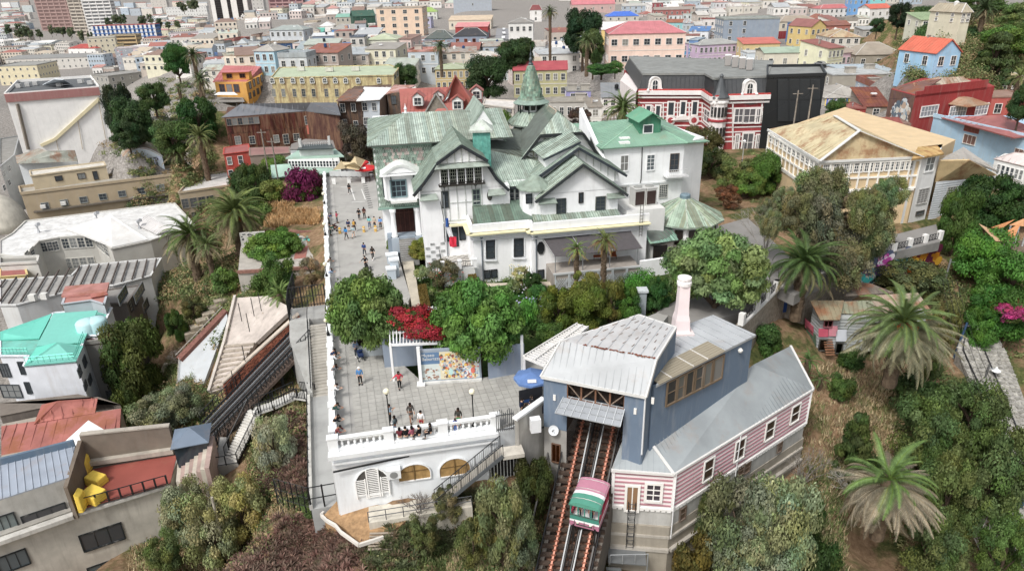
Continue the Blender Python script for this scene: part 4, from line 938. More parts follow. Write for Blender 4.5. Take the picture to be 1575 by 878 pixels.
 for k in range(14):
  z=17.0+k*.32;rr_=np.interp(z,[17,17.4,18.2,19.4,20.5,21.3],[1.77,1.52,1.37,1.07,.74,.44]);n_=max(10,int(rr_*16))
  for j in range(n_):
   a=2*pi*(j+.5*(k%2))/n_;g=r_.uniform(.5,1.25);q=Z+V((rr_*cos(a),rr_*sin(a),z));b.bar(q-ZU(.2),q+ZU(.18),.3,.07,(g*r_.uniform(.8,1.1),g,g*.9),up=(cos(a),sin(a),0))
 stuff(b.obj('scale_tile','patina',tw,'9db5a8'))
 MB().lathe(Z,[(.3,21.4),(.4,21.6),(.22,21.8),(.26,22.2),(.1,22.5),(.14,22.8),(.04,23.1),(.02,24)],8).obj('finial','metal',tw,'4c5458')
 c=V((22.8,86.6,3.4));Z=V((c.x,c.y,0));pv=MB();pv.lathe(Z+ZU(-3),[(4.35,0),(4.35,6.2)],10,rz=R(10));pv=pv.obj('pavilion','enamel',T,W)
 rr_=5.2;b=MB();b.lathe(Z,[(rr_,3.2),(rr_,3.35),(.3,5.9)],10,rz=R(10));ro=b.obj('roof','patina',pv,'9fb0a0');s=MB();pal=[(.72,.85,.75),(.85,.98,.88),(.9,.95,.78),(.5,.5,.42),(.8,.92,.84),(.62,.62,.5)]
 for k in range(10):
  a0_,a1_=R(10+36*k),R(46+36*k);q=[Z+V((rr_*cos(a),rr_*sin(a),3.38))for a in(a0_,a1_)]+[Z+V((.3*cos(a),.3*sin(a),5.92))for a in(a1_,a0_)];strips(s,q,.5,.03,pal);
  MB().bar(q[0],q[3],.18,.1).obj('ridge_cap','patina',ro,'b5bfae')
 stuff(s.obj('roof_strip','patina',ro,'bcc6b8'))
 MB().lathe(Z,[(.7,5.7),(.7,6.2),(.55,6.3)],8).obj('cap','metal',ro,'7f98a5')
 for a in(-110,-85,-55,-30,-10):b=MB();q=Z+V((4.38*cos(R(a)),4.38*sin(R(a)),1.8));b.box(q,(.12,1.0 if a!=-85 else 1.4,2.0),R(a));b.obj('window','glass',pv,'2c2422')
 wall([(37.2,30.6),(40.5,32.0),(40.5,36),(37.2,36)],1.6,name='wall',col='d9d9d6')
 roofp([(36.6,30.0,2.3),(40.8,31.2,2.0),(40.4,36,4.2),(36.5,35.5,4.2)],.6,'8ab0a0')
 MB().box(MS(38.2,30.65,.4),(1.8,.2,2.6),R(10)).obj('doorway','wood',T,'1c1a1a')
 dk=wall([(23.6,30.3),(34.2,30.3),(34.2,26.6),(23.6,26.6)],.9,name='deck',col='a89f96',m='conc')
 b=MB();aw=[MS(23.2,30.25,4.1),MS(34.0,30.25,4.3),MS(34.6,27.4,2.9),MS(23.9,27.4,2.9)];b.slab(aw,.06);aw_=b.obj('awning','fabric',T,'565254')
 for f in(0,.33,.66,1):MB().bar(aw[0].lerp(aw[1],f),aw[3].lerp(aw[2],f),.07,.12).obj('awning_rib','metal',aw_,'b8b8b8')
 for x in(24,27.3,30.6,34):MB().bar(MS(x,27.3,.9),MS(x,27.3,2.9),.09).obj('post','metal',dk,'8b8f92')
 MB().bar(MS(23.6,26.6,.95),MS(34.2,26.6,.95),.25,.2).obj('beam','paint',dk,'b9bcbc')
 for k in range(6):
  b=MB();x0=23.8+k*1.75
  b.bar(MS(x0,26.5,-1.4),MS(x0,26.5,.85),.1);b.bar(MS(x0+1.6,26.5,-1.4),MS(x0+1.6,26.5,.85),.1)
  for q in range(-3,7):
   for sg in(1,-1):
    a_=MS(x0+.1+q*.26,26.5,-.9 if sg>0 else .3);
    xs=[max(0,min(1.5,q*.26)),max(0,min(1.5,q*.26+.9))]
    if xs[1]-xs[0]>.1:b.bar(MS(x0+xs[0],26.48,-.9 if sg>0 else .4),MS(x0+xs[1],26.48,.4 if sg>0 else-.9),.04)
  b.obj('lattice_panel','enamel',dk,'c5ccd0')
 wall([(34.4,27.2),(38.4,27.6),(38.4,28),(34.4,27.6)],1.3,name='parapet_wall')
 for k,x in enumerate((36.4,37.9)):
  b=MB();b.box(MS(x,34.6,7.0),(1.4,1.6,2.2),R(10+8));b.box(MS(x,34.6,8.15),(1.5,1.7,.12),R(18));ac=b.obj('air_conditioner','plastic',T,'c5c5c0');MB().lathe(MS(x,34.6,8.2),[(.55,0),(.55,.12),(.1,.15)],12).obj('fan','metal',ac,'a9a9a4');MB().box(MS(x,33.75,7.0),(1.2,.06,1.7),R(18)).obj('grille','metal',ac,'4a3a36')
 wall([(34.3,32.5),(39.3,32.5),(39.3,40),(34.3,40)],5.9,name='wall',col='dcdcd8')
 b=MB()
 for x in(35.0,35.35):b.tube([MS(x,29.7,3.5),MS(x,29.7,7.5)],.04,5)
 for k in range(9):b.tube([MS(35,29.7,3.7+k*.4),MS(35.35,29.7,3.7+k*.4)],.03,4)
 b.obj('ladder','metal',T,'77746e')
 return T
museum()
def annex():
 T=thing('annex_house','white three storey annex with a bright green hipped roof beside the palace','house',MS(40,46,0))
 b=MB();pts=[(34.2,42),(45.5,42),(49.5,44.5),(48,58),(34.2,58)];b.prism([MS(s,t,11.6)for s,t in pts],-3);w=b.obj('wall','enamel',T,'eef0f0')
 ap=MT(985,182,49);a=MS(33.6,41.4,11.7);q=MS(45.7,41.4,11.7);r=MS(50.2,44.3,11.0);r2=MS(48.5,58.8,11.7);l2=MS(33.6,58.8,11.7)
 b=MB()
 for pl in((a,q,ap),(q,r,ap),(r,r2,ap),(r2,l2,ap),(l2,a,ap)):b.slab(pl,.15)
 ro=b.obj('roof','tin',T,'7fa890');s=MB()
 for pl in((a,q,ap),(q,r,ap),(l2,a,ap)):ribs(s,list(pl),.8,.06,.05)
 stuff(s.obj('roof_seam','tin',ro,'86b098'))
 b=MB();[b.bar(x,ap,.2,.1)for x in(a,q,r)];b.obj('ridge_cap','tin',ro,'8fc0a2')
 for u,v in((943,200),(956,213)):
  d=(ap-a).normalized();b=MB();p=PP(u,v,MS(0,45),MS(10,45));p=a.lerp(ap,.35 if u<950 else .2)+V((1.2 if u<950 else 2.0,0,-.1));b.box(p,(1.4,.8,.25),R(10));b.obj('skylight','enamel',ro,'f0f2ee')
 c=MT(1000,196,44.6);b=MB();e=MS(1,0)-MS(0,0);n=MS(0,1)-MS(0,0)
 fz=[c-e*1.5+ZU(-1.2),c+e*1.5+ZU(-1.2),c+e*1.5+ZU(.9),c+ZU(1.9),c-e*1.5+ZU(.9)]
 b.hull([p+n*4.5 for p in fz],fz);dm=b.obj('dormer','paint',T,'3f8668')
 rg0,rg1=c+ZU(2.1)-n*.7,c+ZU(2.1)+n*4.5
 b=MB();[b.slab([rg0,rg0+e*s_*2-ZU(1.2),rg1+e*s_*2-ZU(1.2),rg1],.12)for s_ in(1,-1)];b.obj('dormer_roof','tin',dm,'63a582')
 a_,b_=c-n*.02,c-n*.02+e
 win(dm,a_,b_,(990,193,1003,204),1,1,'e5e8e6',fr=.12)
 A_,B_=MS(0,42),MS(10,42)
 for bx,nx,ny in(((955,240,965.5,262),2,2),((995,239,1006,261),2,4)):win(T,A_,B_,bx,nx,ny,'f2f3f3',fr=.12,glass=(.2,.2,.19)if ny==2 else(.12,.14,.15))
 for bx in((953,288,963,302),(992,286,1003,305),(1014,285,1026,303)):win(T,A_,B_,bx,4,7,'bdbdb6',fr=.1)
 win(T,A_,B_,(1031,237,1043,263),2,3,'5a4f46',fr=.1,name='balcony_door')
 p=MT(1037,268,42)+(MS(0,0)-MS(0,1))*.7;b=MB();b.box(p-ZU(.1),(3.2,1.3,.15),R(10))
 for k in range(12):q=p+e*(-1.5+k*.27)-n*.6;b.bar(q,q+ZU(.95),.04)
 b.bar(p-e*1.55-n*.6+ZU(.95),p+e*1.55-n*.6+ZU(.95),.06);b.obj('balcony','metal',T,'e4e4e4')
 b=MB();q0=MT(988,222,41.9);q1=MT(986,275,41.9);b.tube([q0,q1,MT(982,295,41.9)],.06,5);b.obj('cable','metal',T,'444444')
 MB().bar(MS(34.1,41.9,6.4),MS(45.6,41.9,6.4),.12,.2).obj('string_course','enamel',T,'dfe2e2')
annex()
def baluster_mesh():
 return MB().lathe((0,0,0),[(.11,0),(.11,.06),(.06,.1),(.115,.28),(.055,.5),(.075,.56),(.1,.6),(.1,.66)],8).mesh('baluster','enamel')
BAL=baluster_mesh()
def balustrade(label,pts,bays,z=0,col='eceeee',step=.46,objs=True):
 a,b=V(pts[0]),V(pts[1]);mid=(a+b)/2;d=(b-a);L=d.length;d.normalize();ang=atan2(d.y,d.x)
 T=thing('balustrade',label,'balustrade',(mid.x,mid.y,z))
 MB().bar(V((a.x,a.y,z+.1)),V((b.x,b.y,z+.1)),.42,.2).obj('base','enamel',T,col)
 m_=MB();m_.bar(V((a.x,a.y,z+.95)),V((b.x,b.y,z+.95)),.36,.16);m_.bar(V((a.x,a.y,z+1.05)),V((b.x,b.y,z+1.05)),.44,.05);m_.obj('rail','enamel',T,col)
 for k in range(bays+1):
  p=a+d*L*k/bays;m_=MB();m_.box((p.x,p.y,z+.55),(.75,.55,1.15),ang);m_.box((p.x,p.y,z+1.16),(.85,.65,.1),ang);m_.obj('pier','enamel',T,col)
 for k in range(bays):
  l=L/bays-.85;n=int(l/step)
  for i in range(n):
   p=a+d*(L*k/bays+.43+l*(i+.5)/n);place(BAL,'baluster',T,MTr((p.x,p.y,z+.2)),col)
 return T
c0,c1=PS(-.1,-.1),P(762,656,0)
balustrade('white balustrade with turned balusters along the front edge of the square',(c0,c1),3)
balustrade('white balustrade along the left cliff edge of the promenade',(PS(-.05,1,0),PS(-.05,91,0)),26,step=1.0)
def front_wall():
 a,b=PS(-.35,-.4),P(765,660,0);e=(b-a).normalized();out=V((e.y,-e.x,0));c=P(837,634,0)
 T=thing('retaining_wall','white arched wall with shuttered and boarded arches under the front of the square','wall',(a.x,a.y,-6))
 m_=MB();b2=c+e*.3;dp=V((-e.y,e.x,0))
 m_.prism([V((p.x,p.y,-.25))for p in(a,b,b2,b2+dp*3,a+dp*3)],-8.5);w=m_.obj('wall','enamel',T,'e9edf0')
 m_=MB();m_.bar(V((a.x,a.y,-.22))+out*.15-e*.2,V((b.x,b.y,-.22))+out*.15,.7,.35);m_.bar(V((a.x,a.y,-1.0))+out*.12,V((b.x,b.y,-1.0))+out*.12,.3,.14);m_.obj('cornice','enamel',T,'e4e7e8')
 MB().bar(V((a.x,a.y,-1.5))+out*.42,V((b2.x,b2.y,-1.1))+out*.42,.1,.12).obj('pipe','metal',T,'34363a')
 a_,b_=a+out*.03,b+out*.03
 def arch(u0,v0,u1,v1,col,name,m2):
  uc=(u0+u1)/2;l,r=PP(u0,v1,a_,b_),PP(u1,v1,a_,b_);wd=(r-l).length;zt=PP(uc,v0,a_,b_).z;zb=(l.z+r.z)/2;zs=zb+(zt-zb)*.35;n=12
  pts=[l*.5+r*.5+e*(wd/2*cos(pi*k/n))+V((0,0,(zs-zb)+(zt-zs)*sin(pi*k/n)))for k in range(n+1)]
  for p in pts:p.z+=zb-(l.z+r.z)/2
  l.z=r.z=zb;m_=MB();ring=[r]+pts+[l];m_.hull([p-out*.02 for p in ring],[p+out*.04 for p in ring]);o=m_.obj(name,m2,T,col)
  f=MB()
  for p,q in zip(ring,ring[1:]+ring[:1]):f.bar(p+out*.06,q+out*.06,.09,.12,up=out)
  f.obj('arch_frame','enamel',o,'f0f2f2');return o,l,r,zb,zt,pts
 for bx in((613,712,663,737),(676,703,724,730)):
  o,l,r,zb,zt,pts=arch(*bx,'b08a4a','boarded_arch','wood');f=MB();mdp=(l+r)/2
  f.bar(mdp+out*.08,V((mdp.x,mdp.y,zt-.1))+out*.08,.08);f.bar(l+out*.07+ZU(.9),r+out*.07+ZU(.9),.05);f.obj('mullion','wood',o,'7c6030')
 o,l,r,zb,zt,pts=arch(548,718,601,758,'54524e','slatted_arch','wood')
 wd=(r-l).length
 for s0,s1,nm,h in((.02,.3,'shutter',.62),(.36,.7,'shutter_door',.98),(.76,.98,'shutter',.62)):
  m_=MB();k=0;z=zb-.25 if nm=='shutter_door' else zb+.1
  while z<zb+(zt-zb)*h-.05:
   m_.bar(l+(r-l)*s0+ZU(z-l.z)+out*.12,l+(r-l)*s1+ZU(z-l.z)+out*.12,.05,.065);z+=.17
  for s_ in(s0,s1):m_.bar(l+(r-l)*s_+ZU(zb-.3-l.z)+out*.12,l+(r-l)*s_+V((0,0,zb+(zt-zb)*h-l.z))+out*.12,.1,.1)
  m_.obj(nm,'enamel',T,'f0efec')
 m_=MB();p=PP(605,722,a_,b_)+out*.35;m_.box(p,(1.1,.6,.8),atan2(e.y,e.x));ac=m_.obj('air_conditioner','plastic',T,'e8eaea')
 m_=MB();n=16;q=p+out*.31;m_.hull([q+e*.3*cos(2*pi*k/n)+V((0,0,.3*sin(2*pi*k/n)))for k in range(n)],[q+out*.03+e*.3*cos(2*pi*k/n)+V((0,0,.3*sin(2*pi*k/n)))for k in range(n)]);m_.obj('fan_grille','metal',ac,'9a9c9c')
 p=PP(775,715,a_,b_);m_=MB();m_.box(p+out*.02,(2.4,.1,2.2),atan2(e.y,e.x));g=m_.obj('barred_opening','wood',T,'2b2c2c')
 for k in range(9):m_=MB();q=p+e*(-1.1+k*.27)+out*.12;m_.bar(q-ZU(1.1),q+ZU(1.0),.06);m_.obj('bar','metal',g,'e6e8e8')
 A0=[P(562,768,-6.2),P(645,757,-6.2),P(722,742,-6.0),P(665,757,-6.1)]
 S=thing('concrete_landing','pale concrete landing with thin rail at the foot of the arched wall','landing',P(640,765,-6.4))
 m_=MB();q=[PP(565,765,a_,b_)+out*.1,PP(720,735,a_,b_)+out*.1];q=[V((q[0].x,q[0].y,-5.6)),V((q[1].x,q[1].y,-5.6))];m_.prism([q[0]+out*1.8,q[1]+out*1.8,q[1]-out*.05,q[0]-out*.05],-7.6);m_.obj('slab','conc',S,'cfc8b8')
 m_=MB();n=6
 for k in range(n+1):p=q[0].lerp(q[1],k/n)+out*1.7;m_.tube([p,p+ZU(1.0)],.035,5)
 for z in(.5,1.0):m_.tube([q[0]+out*1.7+ZU(z),q[1]+out*1.7+ZU(z)],.035,5)
 m_.obj('railing','metal',S,'55585c')
 S=thing('steel_stair','grey steel stair descending along the front of the arched wall','stair',P(720,740,-4))
 top=P(770,692,-1.2);bot=V((*(PP(668,760,a_,b_)+out*1.2).xy,-5.5));top=V((*(PP(768,690,a_,b_)+out*1.1).xy,-1.3));dd=(bot-top);n=18
 for k in range(n):
  p=top+dd*(k+.5)/n;MB().box(p+ZU(0),(.34,1.15,.06),atan2(dd.y,dd.x)).obj('step','metal',S,'b3ada2')
 sd=V((-dd.y,dd.x,0)).normalized()
 for sg in(-1,1):
  MB().bar(top+sd*.6*sg,bot+sd*.6*sg,.08,.3).obj('stringer','metal',S,'6f7478')
  m_=MB();m_.tube([top+sd*.6*sg+ZU(1.05),bot+sd*.6*sg+ZU(1.05)],.04,5)
  for k in range(9):p=top+dd*k/8+sd*.6*sg;m_.tube([p,p+ZU(1.05)],.03,4)
  for k in range(36):p=top+dd*k/36+sd*.6*sg;m_.tube([p+ZU(.1),p+ZU(1.0)],.012,3)
  m_.obj('handrail','metal',S,'34373a')
 m_=MB();p=top+ZU(-.05);m_.prism([p+sd*.6,p+e*1.7+sd*.6,p+e*1.7-sd*.6,p-sd*.6],-1.7);m_.obj('landing','conc',S,'c9c2b4')
 g0,g1=P(764,664,0),P(790,660,0);G_=thing('iron_gate','small pointed iron gate between the balustrade and the right hand wall','gate',g0)
 for k in range(10):
  p=g0.lerp(g1,k/9);m_=MB();hh=1.7+.35*sin(pi*(k%5)/4);m_.tube([p,p+ZU(hh)],.03,4);m_.obj('bar','metal',G_,'55585c')
 m_=MB()
 for z in(.15,1.5):m_.bar(g0+ZU(z),g1+ZU(z),.06)
 m_.obj('rail','metal',G_,'55585c')
 r0,r1=P(792,664,0),P(835,634,0);W2=thing('parapet_wall','white parapet rising from the gate to the blue station','wall',r0)
 m_=MB();nn=V((.3,.1,0));m_.prism([r0+ZU(1.1),r1+ZU(1.2),r1+nn+ZU(1.2),r0+nn+ZU(1.1)],-6);m_.obj('wall','conc',W2,'b9b6ae')
 MB().bar(r0+ZU(1.2),r1+V((.1,.1,1.3)),.5,.18).obj('coping','enamel',W2,'eceeee')
 m_=MB();m_.box(P(825,648,.3)+V((-.1,-.4,0)),(.8,.6,1.2),.2);mb=m_.obj('planter_box','enamel',W2,'e6e8ea')
 P0,P1=PS(-.45,-.3),PS(-.45,92);L_=thing('promenade_wall','long white retaining wall under the left edge of the promenade','wall',P0)
 MB().prism([P0+ZU(-.02),P1+ZU(-.02),PS(.2,92,-.02),PS(.2,-.3,-.02)],-9).obj('wall','paint',L_,'d2d4d4')
front_wall()
def station():
 T=thing('cable_railway_station','blue grey metal clad cable railway station with a folded pale roof','station',(7,48,0))
 BL='6a7d93';RF='b4b8bb'
 L0,R0=P(832,578,4.2),P(994,609.5,4.2);Lf,Rf=P(863,524,6.7),P(1010,552,6.7);A0,B0=P(983,484,7.0),P(1040,503,7.0)
 def roofslab(name,pts,step=1.0,th=.22,col=RF):
  m_=MB();m_.slab(pts,th);o=m_.obj(name,'tin',T,col);s=MB();ribs(s,pts,step,.05,.04,jit=.08);stuff(s.obj('roof_seam','tin',o,'a5aaad'))
  return o
 roofslab('lower_roof',[L0,R0,Rf,Lf],.55);roofslab('upper_roof',[Lf+ZU(.01),Rf+ZU(.01),B0,A0],.8,col='bdbdbd')
 m_=MB();r_=RN(4);n=60
 for k in range(n):
  f=.25+.74*k/n;p=Lf.lerp(Rf,f)
  if r_.random()<.8:m_.box(p+V((r_.uniform(-.02,.02),r_.uniform(-.08,.05),.05)),(.14,r_.uniform(.06,.22),.03),-.4,(1,r_.uniform(.7,1.3),1))
 stuff(m_.obj('rust_line','rust',T,'8a4a30'))
 m_=MB()
 for row in range(1,5):
  for k in range(8):
   f=row/5+.02*sin(k*2.1);p0=Lf.lerp(Rf,(k+.5*(row%2))/8.2);p1=A0.lerp(B0,(k+.5*(row%2))/8.2);p=p0.lerp(p1,f);q=p0.lerp(p1,f+.07);m_.bar(p+ZU(.06),q+ZU(.06),.04,.03)
 stuff(m_.obj('sheet_lap','rust',T,'8f857c'))
 m_=MB()
 for p,q in((L0,R0),(L0,Lf),(R0,Rf),(Rf,B0),(Lf,A0),(A0,B0)):m_.bar(p-ZU(.08),q-ZU(.08),.14,.24)
 m_.obj('eaves_trim','enamel',T,'d5d5d2')
 e=(R0-L0);e.z=0;W_=e.length;e.normalize();n=V((-e.y,e.x,0))
 a=V((L0.x,L0.y,0))+e*.15+n*.3;b=V((R0.x,R0.y,0))-e*.15+n*.3
 def vwall(pts,name='wall',col=BL,m='enamel',th=.18,step=.9):
  m_=MB();c=sum(pts,V())/len(pts);nn=(pts[1]-pts[0]).cross(pts[2]-pts[0]).normalized();m_.hull([p-nn*th/2 for p in pts],[p+nn*th/2 for p in pts]);o=m_.obj(name,m,T,col);return o
 def zz(p,z):return V((p.x,p.y,z))
 o0=PP(872,640,a,b);o1=PP(959,650,a,b);zt=PP(900,603,a,b).z
 f0=(o0-a).dot(e)/(b-a).length;f1=(o1-a).dot(e)/(b-a).length;q0,q1=a.lerp(b,f0),a.lerp(b,f1)
 vwall([zz(a,-.6),zz(q0,-.6),zz(q0,4.0),zz(a,4.0)]);vwall([zz(q1,-3.5),zz(b,-3.5),zz(b,4.0),zz(q1,4.0)])
 k=vwall([zz(q0,3.85),zz(q1,3.85),zz(q1,4.05),zz(q0,4.05)])
 m_=MB();m_.hull([zz(q0,2.6)+n*.5,zz(q1,2.6)+n*.5,zz(q1,4.0)+n*.5,zz(q0,4.0)+n*.5],[zz(q0,2.6)+n*.4,zz(q1,2.6)+n*.4,zz(q1,4.0)+n*.4,zz(q0,4.0)+n*.4]);cl=m_.obj('clerestory','wood',T,'2a211c')
 for i in range(5):
  m_=MB();p=q0.lerp(q1,i/4);m_.bar(zz(p,2.5),zz(p,3.9),.12);m_.obj('truss_post','wood',T,'8c6248')
  if i<4:m_=MB();p2=q0.lerp(q1,(i+1)/4);m_.bar(zz(p,2.55 if i%2 else 3.8)+n*.05,zz(p2,3.8 if i%2 else 2.55)+n*.05,.07);m_.obj('truss_brace','wood',T,'9a8574')
 MB().bar(zz(q0,2.5),zz(q1,2.5),.16).obj('truss_beam','wood',T,'7a5540')
 c0_,c1_=PP(868,609,a,b),PP(958,622,a,b);z0=c0_.z;c0_=zz(q0-e*.25,z0);c1_=zz(q1+e*.05,z0);out=-n*1.3-ZU(.85);m_=MB();m_.slab([c0_,c1_,c1_+out,c0_+out-e*.3],.05,);cn=m_.obj('canopy','metal',T,'8d9298')
 m_=MB()
 for i in range(9):p=c0_.lerp(c1_,i/8);m_.bar(p+ZU(.05),p+out+ZU(.05)-e*.3*(1-i/8),.05)
 for i in range(4):m_.bar(c0_+(out-e*.3)*i/3+ZU(.05),c1_+out*i/3+ZU(.05),.05)
 m_.obj('canopy_frame','metal',cn,'b9bec2')
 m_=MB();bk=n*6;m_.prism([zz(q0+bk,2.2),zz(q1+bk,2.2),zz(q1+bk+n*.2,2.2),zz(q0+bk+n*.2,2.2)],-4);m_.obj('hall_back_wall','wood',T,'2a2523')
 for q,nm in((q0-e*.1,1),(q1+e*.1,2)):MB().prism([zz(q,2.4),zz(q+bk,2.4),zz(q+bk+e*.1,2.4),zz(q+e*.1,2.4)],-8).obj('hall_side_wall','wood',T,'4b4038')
 m_=MB();m_.prism([zz(a-n*.05,-.6),zz(q0-n*.05,-.6),zz(q0+n*4,-.6),zz(a+n*4,-.6)],-9);cb=m_.obj('base','conc',T,'a19e98')
 win(cb,a-n*.07,b-n*.07,(850,683,861,709),2,1,'6b4a33',glass=(.2,.12,.07),fr=.08,name='door',near=False)
 w1=[zz(b,-3),zz(b,4.05),V((Rf.x-.1,Rf.y+.15,6.5)),V((B0.x-.15,B0.y-.1,6.8)),zz(B0+V((-.15,-.1,0)),-3)];vwall(w1)
 vwall([zz(a,-.6),zz(a,4.0),V((Lf.x+.2,Lf.y+.1,6.4)),V((A0.x,A0.y-.3,6.7)),zz(A0-V((0,.3,0)),-1)])
 vwall([zz(A0,6.7),zz(B0,6.7),zz(B0,-1),zz(A0,-1)])
 m_=MB();p=zz(b,4)-n*.1+e*.05;m_.tube([p,zz(p,-1.2)],.07,5);m_.obj('downpipe','enamel',T,'dfe2e4')
 X0,X1,X2,X3=P(1009,592.6,4.5),P(1163,514.6,4.5),P(1097,484,4.7),P(1042,504,4.7)
 roofslab('annex_roof',[X0,X1,X2,X3],.9)
 s_=(X1-X0).normalized();nr=V((s_.y,-s_.x,0));ya,yb=X0-nr*.25,X1-nr*.25-s_*.2
 aw=vwall([zz(ya,-2),zz(yb,-2),zz(yb,4.35),zz(ya,4.35)]);vwall([zz(yb,-1),zz(X2,-1),zz(X2,4.5),zz(yb,4.35)])
 m_=MB();t0,t1=X0+s_*.3+ZU(.06),X0.lerp(X1,.655)+ZU(.06);bk_=P(1085,528,4.6)-P(1111,542,4.5);m_.slab([t0+nr*.1,t1+nr*.1,t1+bk_,t0+bk_],.06);tp=m_.obj('translucent_panel','plastic',T,'a09680')
 m_=MB()
 for f in(.17,.5,.72):m_.bar(t0.lerp(t1,f)+nr*.1+ZU(.03),t0.lerp(t1,f)+bk_+ZU(.03),.07)
 m_.obj('flashing','enamel',tp,'d8d5cf')
 m_=MB();ribs(m_,[t0+nr*.1,t1+nr*.1,t1+bk_,t0+bk_],.25,.04,.03,jit=.1,d=s_);stuff(m_.obj('corrugation','plastic',tp,'9a907a'))
 gA,gB=zz(ya,0)+nr*.12,zz(yb,0)+nr*.12;u=[1026,1040,1053,1067,1081,1095,1110]
 for i in range(6):
  uc=(u[i]+u[i+1])/2;vt=583-(uc-1026)*.49+6;vb=621-(uc-1026)*.5
  w_=win(T,gA,gB,(u[i]+.5,vt,u[i+1]-.5,vb),1,2 if i in(0,1,3)else 1,'7b6852',fr=.14,glass=((.05,.05,.05),(.14,.14,.13),(.06,.06,.06),(.1,.1,.1),(.2,.2,.19),(.25,.24,.23))[i])
 for(u_,v_)in((1137,539),):
  m_=MB();q=PP(u_,v_,gA,gB)+nr*.1;m_.lathe(q,[(.15,-.1),(.22,.1),(.1,.25)],8);m_.obj('wall_lamp','enamel',T,'e8e6e0')
 for(u_,v_)in((853,611),(977,632),(1004,616)):
  m_=MB();q=PP(u_,v_,a-n*.12,b-n*.12);m_.box(q,(.2,.14,.5),-.4);m_.obj('wall_lamp','enamel',T,'e8e6e0')
 D=P(855,656,-.6)-n*.5;Dt=thing('satellite_dish','white satellite dish below the blue station corner','satellite dish',D);m_=MB();ax=(V((-.3,-1,.5))).normalized();x=ax.cross(ZU(1)).normalized();y=x.cross(ax)
 rg=[[D+ax*(.12*(r_**2))+x*cos(k*pi/8)*.42*r_+y*sin(k*pi/8)*.42*r_ for k in range(16)]for r_ in(.1,.6,1)]
 for i in range(2):
  for k in range(16):m_.face([rg[i][k],rg[i][(k+1)%16],rg[i+1][(k+1)%16],rg[i+1][k]])
 m_.obj('reflector','enamel',Dt,'d9dee2');m_=MB();m_.bar(D,D+ax*.45,.03);m_.box(D+ax*.45,(.1,.1,.1));m_.bar(D,D+n*.5,.06);m_.obj('arm','metal',Dt,'777777')
 C0=P(1046,512,4.4);C_=thing('chimney_stack','tall pale pink chimney with stepped base and white cap behind the blue station','chimney',(C0.x,C0.y,3))
 m_=MB();pr=[(.85,0),(.82,.4),(.64,.9),(.6,1.8),(.5,2.3),(.46,2.9),(.42,5.0)]
 zb=4.0
 for(r1_,z1),(r2_,z2)in zip(pr,pr[1:]):
  m_.hull([C0+V((sx*r1_,sy*r1_,z1-.4))for sx,sy in((-1,-1),(1,-1),(1,1),(-1,1))],[C0+V((sx*r2_,sy*r2_,z2-.4))for sx,sy in((-1,-1),(1,-1),(1,1),(-1,1))])
 m_.obj('shaft','enamel',C_,'f0dfdf');MB().lathe(C0+ZU(4.45),[(.46,0),(.6,.08),(.62,.35),(.5,.48),(.58,.6),(.58,.75),(.3,.85)],14).obj('cap','enamel',C_,'f2ecea')
 MB().box(C0+V((0,-.1,.1)),(1.9,1.9,.6)).obj('base','enamel',C_,'e6d6d4')
station()
